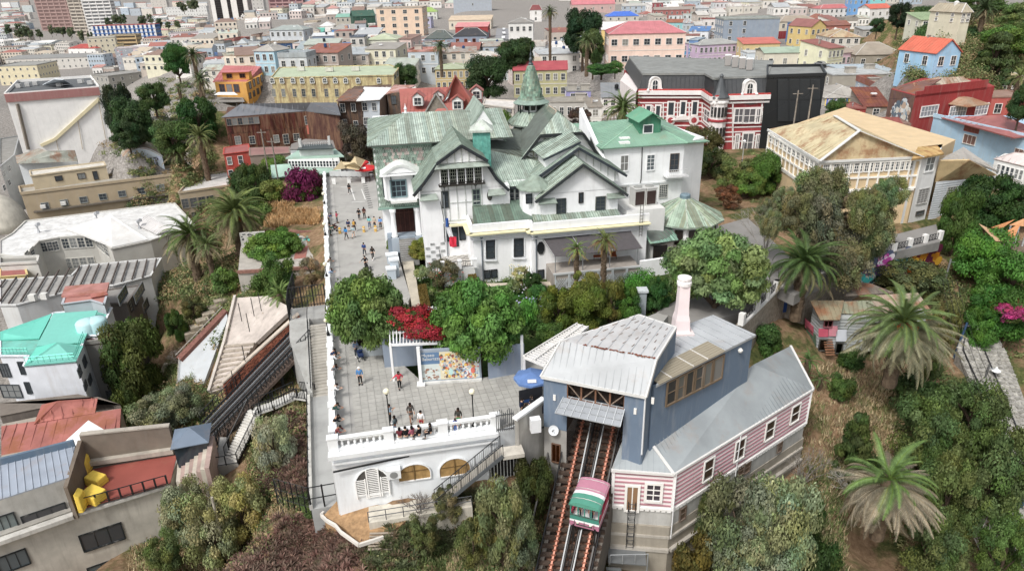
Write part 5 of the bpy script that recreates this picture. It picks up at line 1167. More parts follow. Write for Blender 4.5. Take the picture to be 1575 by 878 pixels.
def striped():
 T=thing('striped_building','long building with pink and white striped walls and a grey metal roof beside the track','building',(16,48,-9))
 z=-2.5;A,B,C,D=P(940,722,z),P(1036,729,z),P(1251,598,z),P(1216,532,-1.9);E_=P(997,676,-1.1);Fp=P(1010,640,-.2)
 up=[0,0]
 pts=[A,B,C,D,V((10.5,53,z))];
 def zz(p,q):return V((p.x,p.y,q))
 RG=P(1016,692,-1.2)
 r1=P(1000,680,-1.2);RB=P(1160,560,.6);
 m_=MB();roofs=[[A,B,r1],[A,r1,zz(A+(r1-A)*.5+V((0,2.5,0)),-1.3)],[B,C,RB,r1],[C,D,RB]]
 for r_ in roofs:m_.slab(r_,.16)
 ro=m_.obj('roof','tin',T,'989fa2');s=MB();ribs(s,roofs[0],.45,.04,.015,jit=.1);ribs(s,roofs[2],.45,.04,.015,jit=.1);stuff(s.obj('roof_seam','tin',ro,'8f979b'))
 m_=MB()
 for p,q in((A,B),(B,C)):m_.bar(p-ZU(.05),q-ZU(.05),.22,.2)
 m_.bar(B+ZU(.06),r1+ZU(.06),.25,.08);m_.bar(C,D,.2,.2);m_.obj('eaves_trim','enamel',T,'dcdad6')
 g=[A,B,C,D,zz(RB,z),zz(r1,z)];cen=sum(g,V())/6
 ins=lambda p,k=.25:zz(p+(cen-p).normalized()*k,z)
 zb=-6.2;m_=MB();core=[ins(p)for p in g];m_.prism([zz(p,z-.1)for p in core],zb);w=m_.obj('wall','enamel',T,'efeae8')
 for p,q in((core[0],core[1]),(core[1],core[2]),(core[2],core[3])):
  m_=MB();d=(q-p).normalized();o_=V((d.y,-d.x,0))*.025;k=8
  for i in range(k):
   zz_=z-.4-i*(3.3/k);m_.bar(zz(p,zz_)+o_,zz(q,zz_)+o_,.05,.16)
  m_.obj('pink_board','enamel',w,'bd848f')
 m_=MB()
 for p,q in((core[0],core[1]),(core[1],core[2]),(core[2],core[3])):
  d=(q-p).normalized();L=(q-p).length;o_=V((d.y,-d.x,0));n=int(L/.42)
  m_.bar(zz(p,zb+.05)+o_*.06,zz(q,zb+.05)+o_*.06,.1,.2)
  for i in range(n):m_.box((*(p+d*L*(i+.5)/n+o_*.07).xy,zb-.1),(.3,.06,.2),atan2(d.y,d.x))
 m_.obj('scalloped_trim','enamel',w,'f0eeea')
 m_=MB();[m_.bar(zz(p,z-.2),zz(p,zb),.22)for p in core[:3]];m_.obj('corner_board','enamel',w,'f2f0ee')
 m_=MB();m_.prism([zz(ins(p,.35),zb-.02)for p in g],-9.2);bs=m_.obj('base','conc',T,'b4b3ae')
 MB().prism([zz(ins(p,.1),-7.9)for p in g],-14).obj('plinth','conc',T,'a59c8c')
 m_=MB();
 for p,q in((core[0],core[1]),(core[1],core[2])):
  d=(q-p).normalized();o_=V((d.y,-d.x,0))*.1;m_.bar(zz(p,-8.9)+o_,zz(q,-8.9)+o_,.2,.25);m_.bar(zz(p,-10.2)+o_*2,zz(q,-10.2)+o_*2,.3,.3)
 m_.obj('ledge','conc',T,'b7b0a4')
 f0,f1=core[0]+V((0,-.03,0)),core[1]+V((0,-.03,0))
 win(T,f0,f1,(964,747,980.5,783),2,1,'f0eee8',glass=(.28,.17,.1),fr=.2,name='door',near=True,pop=.06)
 win(T,f0,f1,(995,744,1015,768),2,3,'efece6',fr=.22,glass=(.06,.05,.06),pop=.06)
 s0,s1=core[1],core[2]
 for i,bx in enumerate(((1083,707,1094,734),(1131,677,1142,703),(1178,648,1188,672),(1217,624,1227,646))):win(T,s0,s1,bx,1,2,'f0eee8',fr=.12,glass=(.07,.045,.035),pop=.06)
 for bx in((1046,781,1052,796),(1136,716,1142,728),(1145,712,1151,724),(1196,681,1200,692)):win(T,s0,s1,bx,1,2,'6b5a4c',fr=.1,glass=(.12,.08,.06),pop=.05)
 for p in(core[1],core[1].lerp(core[2],.43)):
  d=(s1-s0).normalized();o_=V((d.y,-d.x,0))*.15;m_=MB();q=p+o_;m_.tube([zz(q,z),zz(q,-9)],.05,5);m_.obj('downpipe','enamel',T,'eeeeee')
 Ld=thing('ladder','black iron ladder hanging below the plank door of the striped building','ladder',PP(971,800,f0,f1))
 d=(f1-f0).normalized();q=zz(PP(971,790,f0,f1),0)+V((d.y,-d.x,0))*.3
 for sg in(-.28,.28):MB().tube([zz(q+d*sg,-5.4),zz(q+d*sg,-10.2)],.035,5).obj('rail','metal',Ld,'2c2e30')
 for k in range(13):MB().tube([zz(q-d*.28,-5.6-k*.37),zz(q+d*.28,-5.6-k*.37)],.03,4).obj('rung','metal',Ld,'2c2e30')
 m_=MB()
 for k in range(5):z_=-6.0-k*.8;m_.tube([zz(q-d*.28,z_),zz(q-d*.2,z_)+V((d.y,-d.x,0))*.5,zz(q+d*.2,z_)+V((d.y,-d.x,0))*.5,zz(q+d*.28,z_)],.03,4)
 m_.obj('cage_hoop','metal',Ld,'2c2e30')
 pf=thing('steel_platform','grey steel platform with handrail below the striped building','platform',zz(q,-10.6));m_=MB();c=zz(q,-10.4)-V((.3,.6,0));m_.box(c,(3.0,1.6,.12),-.15);m_.obj('deck','metal',pf,'7e8284')
 m_=MB()
 for sx in(-1.5,-.5,.5,1.5):m_.tube([c+V((sx,-.8,0)),c+V((sx,-.8,1.0))],.035,5)
 m_.tube([c+V((-1.5,-.8,1)),c+V((1.5,-.8,1))],.035,5);m_.tube([c+V((1.5,-.8,1)),c+V((1.5,-.8,-3))],.06,5);m_.obj('railing','metal',pf,'a5a9ab')
 for k in range(10):MB().box(c+V((-1.2-k*.12,-1.0-k*.25,-.3-k*.3)),(1.2,.3,.06),-.15).obj('step','metal',pf,'6f7374')
striped()
def incline():
 R4=[((900,633),(845,884),'a8664c',.24,'orange left hand rail of the cable railway'),((909,650),(861,884),'85888a',.16,'silver left hand running rail of the cable railway'),((929,654),(880,884),'85888a',.16,'silver right hand running rail under the car'),((947,641),(895,884),'a8664c',.24,'orange right hand rail of the cable railway')]
 zt,zb=-.9,-8.6;L=[]
 for(a,b,col,w_,lab)in R4:
  p,q=P(*a,zt),P(*b,zb);q=p+(q-p)*1.25;T=thing('rail',lab,'rail',p)
  MB().bar(p,q,w_*.6,.25).obj('rail_head','metal',T,col)
  if w_>.2:
   d=(q-p);n=int(d.length/.35);c_=MB()
   for k in range(n):x=p+d*k/n;c_.box(x+ZU(.14),(w_*1.5,.08,.1),0)
   stuff(c_.obj('rail_clip','metal',T,col))
  L.append((p,q))
 S=thing('track_bed','dark timber track bed between and below the cable railway rails','track',L[0][0])
 p0,q0=L[0];p3,q3=L[3]
 for k in range(26):
  f=k/26;a,b=p0.lerp(q0,f),p3.lerp(q3,f);d=(b-a).normalized();MB().bar(a-d*1.2-ZU(.35),b+d*1.0-ZU(.35),.28,.25).obj('sleeper','wood',S,'55463c')
 for i,(a,b)in enumerate(((-.9,0),(.35,0),(.62,0),(1.18,0))):
  m_=MB();s=p3-p0;t=q3-q0;m_.bar(p0+s*a-ZU(.1),q0+t*a-ZU(.1),.12,.3);m_.obj('girder','metal',S,'33302f')
 for i in range(3):
  m_=MB();s=p3-p0;t=q3-q0;f=.4+.1*i;m_.tube([p0+s*f+ZU(.1),q0+t*f+ZU(.1)],.025,4);m_.obj('cable','metal',S,'2a2a2c')
 m_=MB();dn=ZU(-1.1);s=p3-p0;t=q3-q0;m_.slab([p0-s*.3+dn,p3+s*.2+dn,q3+t*.2+dn,q0-t*.3+dn],.3);m_.obj('bed','brick',S,'7a5a48')
 r_=RN(3)
 for k in range(12):
  f=k/12;a,b=p0.lerp(q0,f)-(p3-p0)*.25,p0.lerp(q0,f)+(p3-p0)*.5;c=a.lerp(b,1);m_=MB();m_.bar(a+ZU(-.3),a+ZU(-2.5),.18);m_.bar(a+ZU(-.5),c+ZU(-2.2),.12);m_.obj('trestle','wood',S,'4a3f38')
 for sg,lab in((-.42,'concrete side wall left of the cable railway'),(1.28,'dark side wall between cable railway and striped building')):
  s=p3-p0;t=q3-q0;W=thing('cutting_wall',lab,'wall',p0+s*sg);m_=MB();a,b=p0+s*sg,q0+t*sg;o_=s.normalized()*.3
  m_.hull([a-ZU(6),b-ZU(4),b+o_-ZU(4),a+o_-ZU(6)],[a+ZU(-.4),b+ZU(-.4),b+o_+ZU(-.4),a+o_+ZU(-.4)]);m_.obj('wall','conc',W,'6e675f')
  m_=MB();h_=ZU(.6);m_.tube([a+h_,b+h_],.04,5);m_.tube([a+h_*.4,b+h_*.4],.03,5);[m_.tube([a.lerp(b,k/20)-h_*.8,a.lerp(b,k/20)+h_],.03,4)for k in range(21)];m_.obj('handrail','metal',W,'2b2b2d')
 f=.5;C=(L[2][0].lerp(L[2][1],f)+L[3][0].lerp(L[3][1],f))/2
 best=min(range(0,100),key=lambda k:abs(pj((L[2][0].lerp(L[2][1],k/100)+L[3][0].lerp(L[3][1],k/100))/2)[1]-797));C=(L[2][0].lerp(L[2][1],best/100)+L[3][0].lerp(L[3][1],best/100))/2
 d=(L[2][1]-L[2][0]);rz=atan2(d.y,d.x)+pi/2
 K=thing('funicular_car','small green, white and pink cable car climbing the track','cable car',C+ZU(.3),rz,None,.84)
 def ob(m_,nm,mt,col,par=K,sm=False):
  me=m_.mesh(nm,mt);
  if sm:me.polygons.foreach_set('use_smooth',[True]*len(me.polygons))
  o=ON(nm,me);o.color=(*lin(col),1);link(o,par);return o
 w,l=1.35,1.75
 m_=MB();m_.box((0,0,.3),(2*w,2*l,.55));m_.box((0,0,.56),(2*w+.02,2*l+.02,.04));ob(m_,'skirt','plastic','b87490')
 m_=MB();m_.box((0,0,.66),(2*w+.03,2*l+.03,.2));ob(m_,'waist_band','plastic','eeeeee')
 m_=MB();m_.box((0,-l+.04,1.0),(2*w,.1,.55));m_.box((0,l-.04,1.0),(2*w,.1,.55));ob(m_,'front_panel','plastic','3c8c7c')
 m_=MB();m_.box((w-.04,0,1.0),(.1,2*l,.55));m_.box((-w+.04,0,1.0),(.1,2*l,.55));ob(m_,'side_panel','plastic','b8254c')
 for x,y in((-w+.06,-l+.06),(w-.06,-l+.06),(0,-l+.06),(-w+.06,l-.06),(w-.06,l-.06),(-.6,-l+.06),(.6,-l+.06),(w-.06,0),(w-.06,.9),(w-.06,-.9)):
  m_=MB();m_.box((x,y,1.8),(.1,.1,1.3));ob(m_,'pillar','plastic','3c8c7c' if y<0 else 'b8254c')
 m_=MB();m_.box((0,-l-.02,.28),(1.5,.05,.1));m_.box((0,-l-.03,1.28),(2*w,.05,.05));[m_.box((x,-l-.02,.45),(.05,.04,.5))for x in(-.9,0,.9)];ob(m_,'trim_strip','metal','5a5a58');m_=MB();[m_.lathe((x,-l-.06,.5),[(.12,-.02),(.14,.05),(.05,.1)],8)for x in(-.6,.6)];ob(m_,'lamp','metal','d9d6c4')
 for y in(-1.2,.2,1.5):m_=MB();n_=7;m_.tube([(-(w+.14)*cos(pi*k/n_),y,2.46+.4*sin(pi*k/n_))for k in range(n_+1)],.03,4);ob(m_,'roof_seam','metal','9a9a96')
 m_=MB();m_.box((0,.9,.95),(2*w-.3,.5,.45));ob(m_,'bench','wood','6a4a34')
 m_=MB();m_.box((0,.2,.62),(2*w-.3,2*l-.6,.1));ob(m_,'floor','wood','4a3b30')
 n=7
 for nm,col,y0,y1 in(('roof_green','4f9f88',-l-.12,-.45),('roof_white','ececec',-.45,0),('roof_pink','c9849c',0,l+.12)):
  m_=MB()
  for k in range(n):
   a0,a1=pi*k/n,pi*(k+1)/n;q=[(-(w+.1)*cos(a),2.42+.38*sin(a))for a in(a0,a1)];m_.slab([(q[0][0],y0,q[0][1]),(q[1][0],y0,q[1][1]),(q[1][0],y1,q[1][1]),(q[0][0],y1,q[0][1])],.08)
  m_.face([(-(w+.1)*cos(pi*k/n),y0+.02,2.36+.38*sin(pi*k/n))for k in range(n+1)]);ob(m_,nm,'plastic',col)
 m_=MB();[m_.bar((x,-1.8,.1),(x,1.6,-.1),.18)for x in(-1,1)];[m_.tube([(-1.2,y,-.25),(1.2,y,-.25)],.25,8)for y in(-1.3,1.3)];m_.bar((-1,-1.6,0),(-1,-1.9,-1.6),.12);m_.bar((1,-1.6,0),(1,-1.9,-1.6),.12);ob(m_,'chassis','metal','262626')
 return K
KAR=incline()
def square_furniture():
 a,b,c=P(648,590,0),P(741,584,0),P(807,573,0);e=(b-a).normalized();out=V((e.y,-e.x,0))
 T=thing('poster_wall','grey wall carrying the museum poster with painted figures','wall',a)
 m_=MB();m_.prism([a+ZU(3.3),b+ZU(3.3),b-out*.3+ZU(3.3),a-out*.3+ZU(3.3)],-.5);w=m_.obj('wall','enamel',T,'99a6b5')
 MB().prism([b+e*.6+ZU(2.9),c+ZU(2.9),c-out*.3+ZU(2.9),b+e*.6-out*.3+ZU(2.9)],-.5).obj('wall','enamel',T,'8b99ae')
 MB().bar(a+out*.1+ZU(.12),b+out*.1+ZU(.12),.3,.2).obj('kerb','conc',T,'dcdcd8')
 L=(b-a).length;pz0,pz1=.35,3.1;mm=wmat(a+out*.04,e)
 def pq(bld,x0,x1,z0,z1,y,t):bld.face([mm@V((x0*L,-y,z0)),mm@V((x1*L,-y,z0)),mm@V((x1*L,-y,z1)),mm@V((x0*L,-y,z1))],t)
 m_=MB();pq(m_,.02,.97,pz0,pz1,0,(.75,.72,.62));pq(m_,.02,.33,pz0,2.0,.005,(.62,.68,.66));pq(m_,.33,.7,pz0,pz1,.006,(.72,.66,.48));pq(m_,.7,.97,pz0,pz1,.007,(.7,.78,.82));pq(m_,.02,.33,1.95,pz1,.008,(.13,.22,.36))
 r_=RN(9)
 for k in range(320):
  x=r_.uniform(.34,.95);z=r_.uniform(.5,2.9)*(.8 if x>.7 else 1);s=r_.uniform(.04,.14);col=r_.choice(((.8,.75,.6),(.7,.15,.1),(.15,.12,.1),(.75,.5,.3),(.5,.55,.6),(.85,.8,.75),(.8,.55,.15),(.3,.1,.08),(.25,.35,.5)))
  cc=mm@V((x*L,-.012-.0001*k,z));m_.face([cc+e*s*cos(q*pi/3+k)+V((0,0,s*1.2*sin(q*pi/3+k)))for q in range(6)],col)
 for k in range(40):
  x=r_.uniform(.05,.3);z=r_.uniform(.4,1.5);s=r_.uniform(.04,.12);cc=mm@V((x*L,-.012-.0001*k,z));m_.face([cc+e*s*1.5*cos(q*pi/3)+V((0,0,s*sin(q*pi/3)))for q in range(6)],r_.choice(((.3,.15,.1),(.5,.55,.5),(.35,.25,.2),(.7,.7,.65))))
 for(x,z,s,col)in((.5,1.1,.35,(.5,.72,.7)),(.86,1.1,.3,(.75,.2,.15)),(.86,1.8,.2,(.3,.16,.12)),(.5,1.75,.2,(.7,.3,.2))):
  cc=mm@V((x*L,-.06,z));m_.face([cc+e*s*.6*cos(q*pi/5)+V((0,0,s*sin(q*pi/5)))for q in range(10)],col)
 po=m_.obj('poster','print',T,'ffffff')
 for i,(txt,z,sz)in enumerate((('Museo',2.72,.42),('Baburizza',2.35,.42),('Exposición permanente',2.1,.13))):
  cu_=bpy.data.curves.new('lettering','FONT');cu_.body=txt;cu_.size=sz;cu_.extrude=.004;tmp=ON('lettering',cu_);COL.objects.link(tmp)
  me=bpy.data.meshes.new_from_object(tmp.evaluated_get(bpy.context.evaluated_depsgraph_get()));bpy.data.objects.remove(tmp)
  me.materials.clear();me.materials.append(M['print']);at=me.attributes.new('tint','FLOAT_COLOR','FACE');at.data.foreach_set('color',np.ones(len(me.polygons)*4,dtype=np.float32))
  if i<2 or 0:
   o=place(me,'lettering',T,mm@MTr((.04*L,-.05,z))@MR(pi/2,4,'X'),'e4e4e0')
 m_=MB();pc=P(648,592,0);m_.box(pc+ZU(1.9),(.28,.28,3.8),R(4));m_.box(pc+ZU(.12),(.7,.6,.24),R(4));m_.obj('column','enamel',T,'f0f1f1')
 MB().box(c+V((-.2,0,1.9)),(.25,.25,3.8)).obj('column','enamel',T,'e8ebee');
 l0,l1=P(603,541,0),P(641,577,0)
 MB().box((a+V((-1.9,3.2,1.5))),(3.6,.25,3.0),R(6)).obj('recess_wall','enamel',T,'8794a5')
 PL=thing('planter','low pale walled planter under the round tree on the square','planter',P(580,528,0));q=[P(548,541,.55),P(606,536,.55),P(600,510,.55),P(546,512,.55)]
 m_=MB()
 for x,y in zip(q,q[1:]+q[:1]):m_.bar(x,y,.3,1.1)
 m_.obj('wall','enamel',PL,'c4cdd2');MB().prism([x+ZU(-.1)for x in q],0).obj('soil','stone',PL,'5a4a3c')
 def perg(label,A,B,C,D,n,nb,col='eceded',w_=.09):
  T=thing('pergola',label,'pergola',V((A.x,A.y,0)))
  for k in range(n):m_=MB();f=k/(n-1);m_.bar(A.lerp(B,f),D.lerp(C,f),w_,.14);m_.obj('slat','paint',T,col)
  for k in range(nb):m_=MB();f=k/(nb-1);m_.bar(A.lerp(D,f)-ZU(.16),B.lerp(C,f)-ZU(.16),.14,.2);m_.obj('beam','paint',T,col)
  for p in(A,B):MB().box((p.x,p.y,p.z/2),(.2,.2,p.z)).obj('post','paint',T,col)
 z=3.8
 perg('white slatted pergola under the crimson bougainvillea',P(600,528,z),P(676,525,z),P(690,470,z),P(597,476,z),16,4)
 z=3.5
 perg('white slatted pergola fan beside the blue station roof',P(806,547,z),P(838,560,z),P(905,502,z+.3),P(888,497,z+.3),3,22,'e3e1dd',.09)
square_furniture()
class Bld:
 def __init__(s,name,label,cat,pts,z,zb,wc,m='paint',top='conc',tc='b5b2ab',par=.5,flat=True):
  s.p=[P(u,v,z)if not isinstance(z,(list,tuple))else P(u,v,zz)for(u,v),zz in zip(pts,z if isinstance(z,(list,tuple))else[z]*len(pts))]
  c=sum(s.p,V())/len(s.p);s.T=thing(name,label,cat,(c.x,c.y,zb));s.z=z;s.zb=zb;s.c=c
  b=MB();b.prism(s.p,zb);s.w=b.obj('wall',m,s.T,wc)
  if flat:
   b=MB();ar=sum(a.x*q.y-q.x*a.y for a,q in zip(s.p,s.p[1:]+s.p[:1]))
   b.prism([a+ZU(.03)for a in s.p],s.c.z-.2)if not isinstance(z,(list,tuple))else b.slab([a+ZU(.05)for a in s.p],.2)
   b.obj('roof',top,s.T,tc)
   if par:
    b=MB()
    for a,q in zip(s.p,s.p[1:]+s.p[:1]):b.bar(a+ZU(par/2),q+ZU(par/2),.3,par)
    b.obj('parapet',m,s.T,wc)
 def wins(s,i,boxes,nx=2,ny=2,col='e4e2dc',**k):
  n=len(s.p);a,b=s.p[i],s.p[(i+1)%n]
  for bx in boxes:
   kk=dict(k);
   if 'glass' not in kk:kk['glass']=rnd.choice(((.05,.06,.07),(.1,.11,.12),(.22,.23,.23)))
   win(s.T,a,b,bx,nx,ny,col,**kk)
 def slab(s,name,pts,th=.2,m='tin',col='b5b2ab',rib=0,par=None):
  b=MB();q=[P(u,v,z)for u,v,z in pts];b.slab(q,th);o=b.obj(name,m,par or s.T,col)
  if rib:r_=MB();ribs(r_,q,rib,.06,.05,jit=.12);stuff(r_.obj('roof_seam',m,o,col))
  return o
 def box(s,name,u,v,z,d,m='conc',col='bbbbbb',rz=0,par=None):
  b=MB();b.box(P(u,v,z)+ZU(d[2]/2),d,rz);return b.obj(name,m,par or s.T,col)
def grid(u0,v0,du,dv,n,w,h):return[(u0+du*k,v0+dv*k,u0+du*k+w,v0+dv*k+h)for k in range(n)]
b=Bld('slab_building','huge blank white building with a dark flat roof and yellow diagonal pipe','building',[(8,148),(153,137),(140,120),(28,127)],6,-46,'eceae6','enamel',tc='5f6468',par=.8)
m_=MB();q=[b.p[0],b.p[1]];m_.bar(q[0]-V((0,.2,.6)),q[1]-V((0,.2,.6)),.5,2.2);m_.obj('red_band','paint',b.T,'a5706c')
f0,f1=b.p[0]-V((0,.3,0)),b.p[1]-V((0,.3,0))
m_=MB();pp=[PP(u,v,f0,f1)for u,v in((153,152),(85,214),(63,224))];m_.bar(pp[0],pp[1],.8,.8);m_.bar(pp[1],pp[2],.8,.8);m_.obj('pipe','paint',b.T,'dccfa4')
m_=MB();pp=[PP(u,v,f0,f1)for u,v in((27,160),(44,230))];m_.bar(pp[0],pp[1],1.2,.4);m_.obj('stain_strip','paint',b.T,'8a8074')
m_=MB();[m_.bar(PP(u,v,f0,f1),PP(u2,v2,f0,f1),.12)for u,v,u2,v2 in((119,182,127,230),(86,214,90,232),(150,150,166,230))];m_.obj('joint','paint',b.T,'b5a58c')
b.slab('hatch_roof',[(66,130,6.5),(108,128,6.5),(98,122,9)],.3,col='aab4bb');b.slab('hatch_roof',[(66,130,6.5),(98,122,9),(84,121,9)],.3,col='c4ccd2')
for u,v in((30,135),(44,133),(56,131),(125,128),(140,130),(92,133)):b.box('roof_vent',u,v,6.2,(1.4,1.2,1.1),'metal','c2c2c0')
b=Bld('court_building','long beige building with a parapet and air conditioners on its window row','building',[(33,300),(272,270),(268,258),(238,262),(30,290)],-8,-40,'b5a283',par=.6,tc='a9a59b')
b.wins(0,grid(64,312,29.6,-4.6,7,11,9),2,2,'9aa09c');b.wins(0,grid(70,336,21,-2.6,9,10,3),2,1,'5a5148')
m_=MB();p0,p1=PP(55,325,b.p[0],b.p[1]),PP(266,298,b.p[0],b.p[1]);p1.z=p0.z;m_.bar(p0-V((.1,.5,0)),p1-V((.1,.5,0)),1.0,.3);m_.obj('ledge','conc',b.T,'6f675b')
for u,v in((68,317),(99,312)):MB().box(PP(u,v,b.p[0],b.p[1])-V((0,.4,0)),(1.0,.6,.7),.4).obj('air_conditioner','plastic',b.T,'e0e0dc')
b=Bld('roof_house','cream penthouse block on the beige building roof','building',[(48,272),(163,256),(160,250),(46,264)],-5,-9,'c8b796',par=.3,tc='d8d2c6');b.wins(0,((85,271,96,278),(120,267,131,275)),2,1,'4a3f38');b.wins(0,((144,264,150,276),),1,1,'40362e')
b=Bld('gabled_shed','grey green gabled shed with graffitied white end at the left','shed',[(28,250),(118,246),(115,232),(30,240)],-6,-20,'c9ced0',flat=False);b.slab('roof',[(26,252,-5.8),(73,232,-3),(115,231,-3),(120,248,-5.8)],.2,'rust','a9aea3')
b.slab('roof',[(26,252,-5.8),(73,232,-3),(60,228,-3.5),(24,240,-6)],.2,'rust','9a9588')
b=Bld('vaulted_shed','shed with a rusty curved roof and pale blue graffitied front','shed',[(189,245),(249,240),(241,224),(184,229)],-4,-14,'c2d0dc',flat=False)
for k in range(8):
 f=k/8;g=(k+1)/8;zz=lambda t:-4+2.3*sin(pi*t)
 A,B=V((*b.p[0].lerp(b.p[1],f).xy,zz(f))),V((*b.p[0].lerp(b.p[1],g).xy,zz(g)));C,D=V((*b.p[3].lerp(b.p[2],g).xy,zz(g))),V((*b.p[3].lerp(b.p[2],f).xy,zz(f)))
 MB().slab([A,B,C,D],.2).obj('roof_panel','rust',b.T,'a8a292');MB().hull([p-ZU(0)for p in(V((A.x,A.y,-4.2)),V((B.x,B.y,-4.2)),V((B.x,B.y+.3,-4.2)),V((A.x,A.y+.3,-4.2)))],[A,B,B+V((0,.3,0)),A+V((0,.3,0))]).obj('gable_infill','paint',b.T,'cdd9e2')
m_=MB();r_=RN(8)
for k in range(60):q=PP(r_.uniform(193,246),r_.uniform(243,256),b.p[0]-V((0,.1,0)),b.p[1]-V((0,.1,0)));m_.box(q,(r_.uniform(.2,.7),.05,r_.uniform(.2,.9)),.1,r_.choice(((.1,.1,.12),(.3,.32,.4),(.6,.65,.8))))
m_.obj('graffiti','print',b.T,'ffffff')
b=Bld('beige_annex','beige annex with a grey roof and a strip of tall windows','building',[(275,298),(372,284),(356,264),(298,272)],-7,-26,'ad9c80',par=.4,tc='c9c8c4');b.wins(0,grid(280,306,13,-1.6,4,10,14),2,3,'8f8a7e');b.wins(0,grid(296,326,13.5,-1.6,3,9,13),2,3,'8f8a7e')
b=Bld('courthouse_hall','building with a broad white painted roof and glazed bays at the left','building',[(0,392),(35,398),(60,372),(92,366),(145,362),(172,384),(232,371),(300,348),(268,313),(40,341),(20,360),(0,372)],-10,-42,'c5c3bb',tc='dcdcda',par=.25)
b.slab('roof_ridge',[(100,352,-9.7),(172,380,-9.7),(228,368,-9.7),(170,330,-7.6)],.15,'tin','d9d8d4');b.slab('roof_ridge',[(208,345,-9.6),(240,360,-9.6),(262,352,-8.6),(226,330,-8.4)],.15,'tin','c9c6c4',.8)
b.wins(2,grid(55,374,9,-1.0,4,7.5,14),2,3,'d5d3cb');b.wins(4,grid(149,368,6,5,3,5,13),2,3,'d5d3cb');b.wins(3,grid(96,367,12,-.8,4,10,15),2,3,'d5d3cb');b.wins(3,grid(100,398,12,-.8,4,10,15),2,3,'d5d3cb');b.wins(1,((38,386,44,400),(46,380,52,394)),2,3,'d5d3cb')
for u,v in((215,352),(60,358),(150,340)):m_=MB();q=P(u,v,-10);m_.tube([q,q+ZU(1.6),q+V((.8,-.5,1.9))],.35,8);m_.obj('roof_vent','metal',b.T,'b9bcc0')
m_=MB();q=P(12,352,-12);m_.lathe(q,[(4.2,0),(4.1,1.6),(3.5,4),(2.3,6),(.8,7),(.1,7.2)],20);dm=tag(m_.obj('dome','conc',None,'c9c3b4',True),'pale ribbed concrete dome at the left edge beside the white roof','dome')
b=Bld('ribbed_roof_block','grey ribbed roof block with a white courtyard wall at the left','building',[(0,470),(26,470),(95,452),(118,444),(175,440),(232,425),(248,398),(125,410),(110,425),(0,432)],-8.5,-34,'cfd0ce',tc='a5a39f',par=.2)
rb_=MB();ribs(rb_,[P(0,470,-8.3),P(95,452,-8.3),P(232,425,-8.3),P(248,398,-8.3),P(125,410,-8.3),P(0,432,-8.3)],1.4,.16,.22,d=P(118,444,-8)-P(134,410,-8));stuff(rb_.obj('roof_rib','wood',b.T,'5f5550'))
b.wins(5,((180,445,196,462),(205,442,222,458)),4,2,'6a6e70');b.wins(5,((219,461,228,478),),3,3,'4a4a48')
b.wins(6,((236,410,240,430),(243,404,247,424),(240,436,244,454),(248,430,252,448)),2,3,'5a4a44')
b=Bld('side_block','dark grey roofed block with rusty drainpipes beside the scrub slope','building',[(95,470),(195,467),(215,440),(170,446),(120,452)],-9,-30,'6f6863',tc='8f8c88',par=.2);b.wins(1,((199,460,203,480),(206,452,210,470)),2,3,'4a423e')
b=Bld('vault_penthouse','penthouse with a faded red curved roof on the ribbed roof block','building',[(96,468),(140,462),(160,468),(165,452),(100,456)],-6.4,-9,'b5b9c0',tc='b5786e',par=.1);b.slab('roof_panel',[(94,455,-6),(164,449,-6),(168,434,-6.2),(100,440,-6.2)],.3,'rust','b87d74');b.slab('roof_panel',[(140,458,-6.1),(166,453,-6.1),(164,448,-5.7),(139,452,-5.7)],.3,'rust','a9655c')
for u,v in((52,462),(70,460)):m_=MB();m_.box(P(u,v,-8.2)+ZU(.5),(.9,.7,.9));tag(m_.obj('roof_fan','plastic',None,'d5d4ce'),'pale air conditioner box on the ribbed grey roof, %s'%('left one' if u<60 else 'right one'),'air conditioner')
TE='6cc4b4'
b=Bld('turquoise_roof_block','white building under a bright turquoise painted roof, four windows','building',[(0,548),(44,548),(37,563),(117,556),(132,516),(150,517),(172,474),(82,482),(60,520),(0,524)],-8,-32,'dfe3ea','paint',tc=TE,par=.15)
b.slab('roof_panel',[(37,562,-7.8),(117,555,-7.8),(128,532,-7.8),(88,526,-6.6)],.15,'plastic',TE);b.slab('roof_panel',[(37,562,-7.8),(88,526,-6.6),(56,534,-7.8)],.15,'plastic','55cdb6');b.slab('roof_panel',[(0,523,-7.8),(60,520,-7.7),(80,482,-7.2),(0,510,-7.2)],.15,'plastic','5cc8b4')
b.slab('roof_panel',[(56,532,-7.7),(128,526,-7.7),(150,477,-7.1),(82,482,-7.1)],.15,'plastic',TE)
b.wins(0,((2,560,14,578),(31,557,38,574)),3,2,'3a4044');b.wins(0,((3,592,32,610),(41,588,47,604)),3,2,'3a4044')
b.wins(3,((119,560,124,582),(127,545,132,566),(128,585,133,600),(135,575,140,592)),2,3,'4a5054')
m_=MB();r_=0
for(u,v),(u2,v2)in(((0,545),(44,545)),((40,560),(116,553)),((118,552),(130,520))):
 a_,q_=P(u,v,-7.7),P(u2,v2,-7.7);m_.tube([a_+ZU(.9),q_+ZU(.9)],.04,4);m_.tube([a_+ZU(.5),q_+ZU(.5)],.03,4);n=8;[m_.tube([a_.lerp(q_,k/n),a_.lerp(q_,k/n)+ZU(.9)],.03,4)for k in range(n+1)]
m_.obj('railing','metal',b.T,'4fc9b2')
b=Bld('grey_side_wing','grey concrete wing with red rimmed terrace beside the turquoise roof','building',[(130,530),(172,525),(174,512),(156,500),(134,512)],-8.5,-32,'8d8a84',tc='9a4a44',par=.5);b.wins(0,((158,568,178,586),(166,600,184,616)),2,2,'5a5c5c')
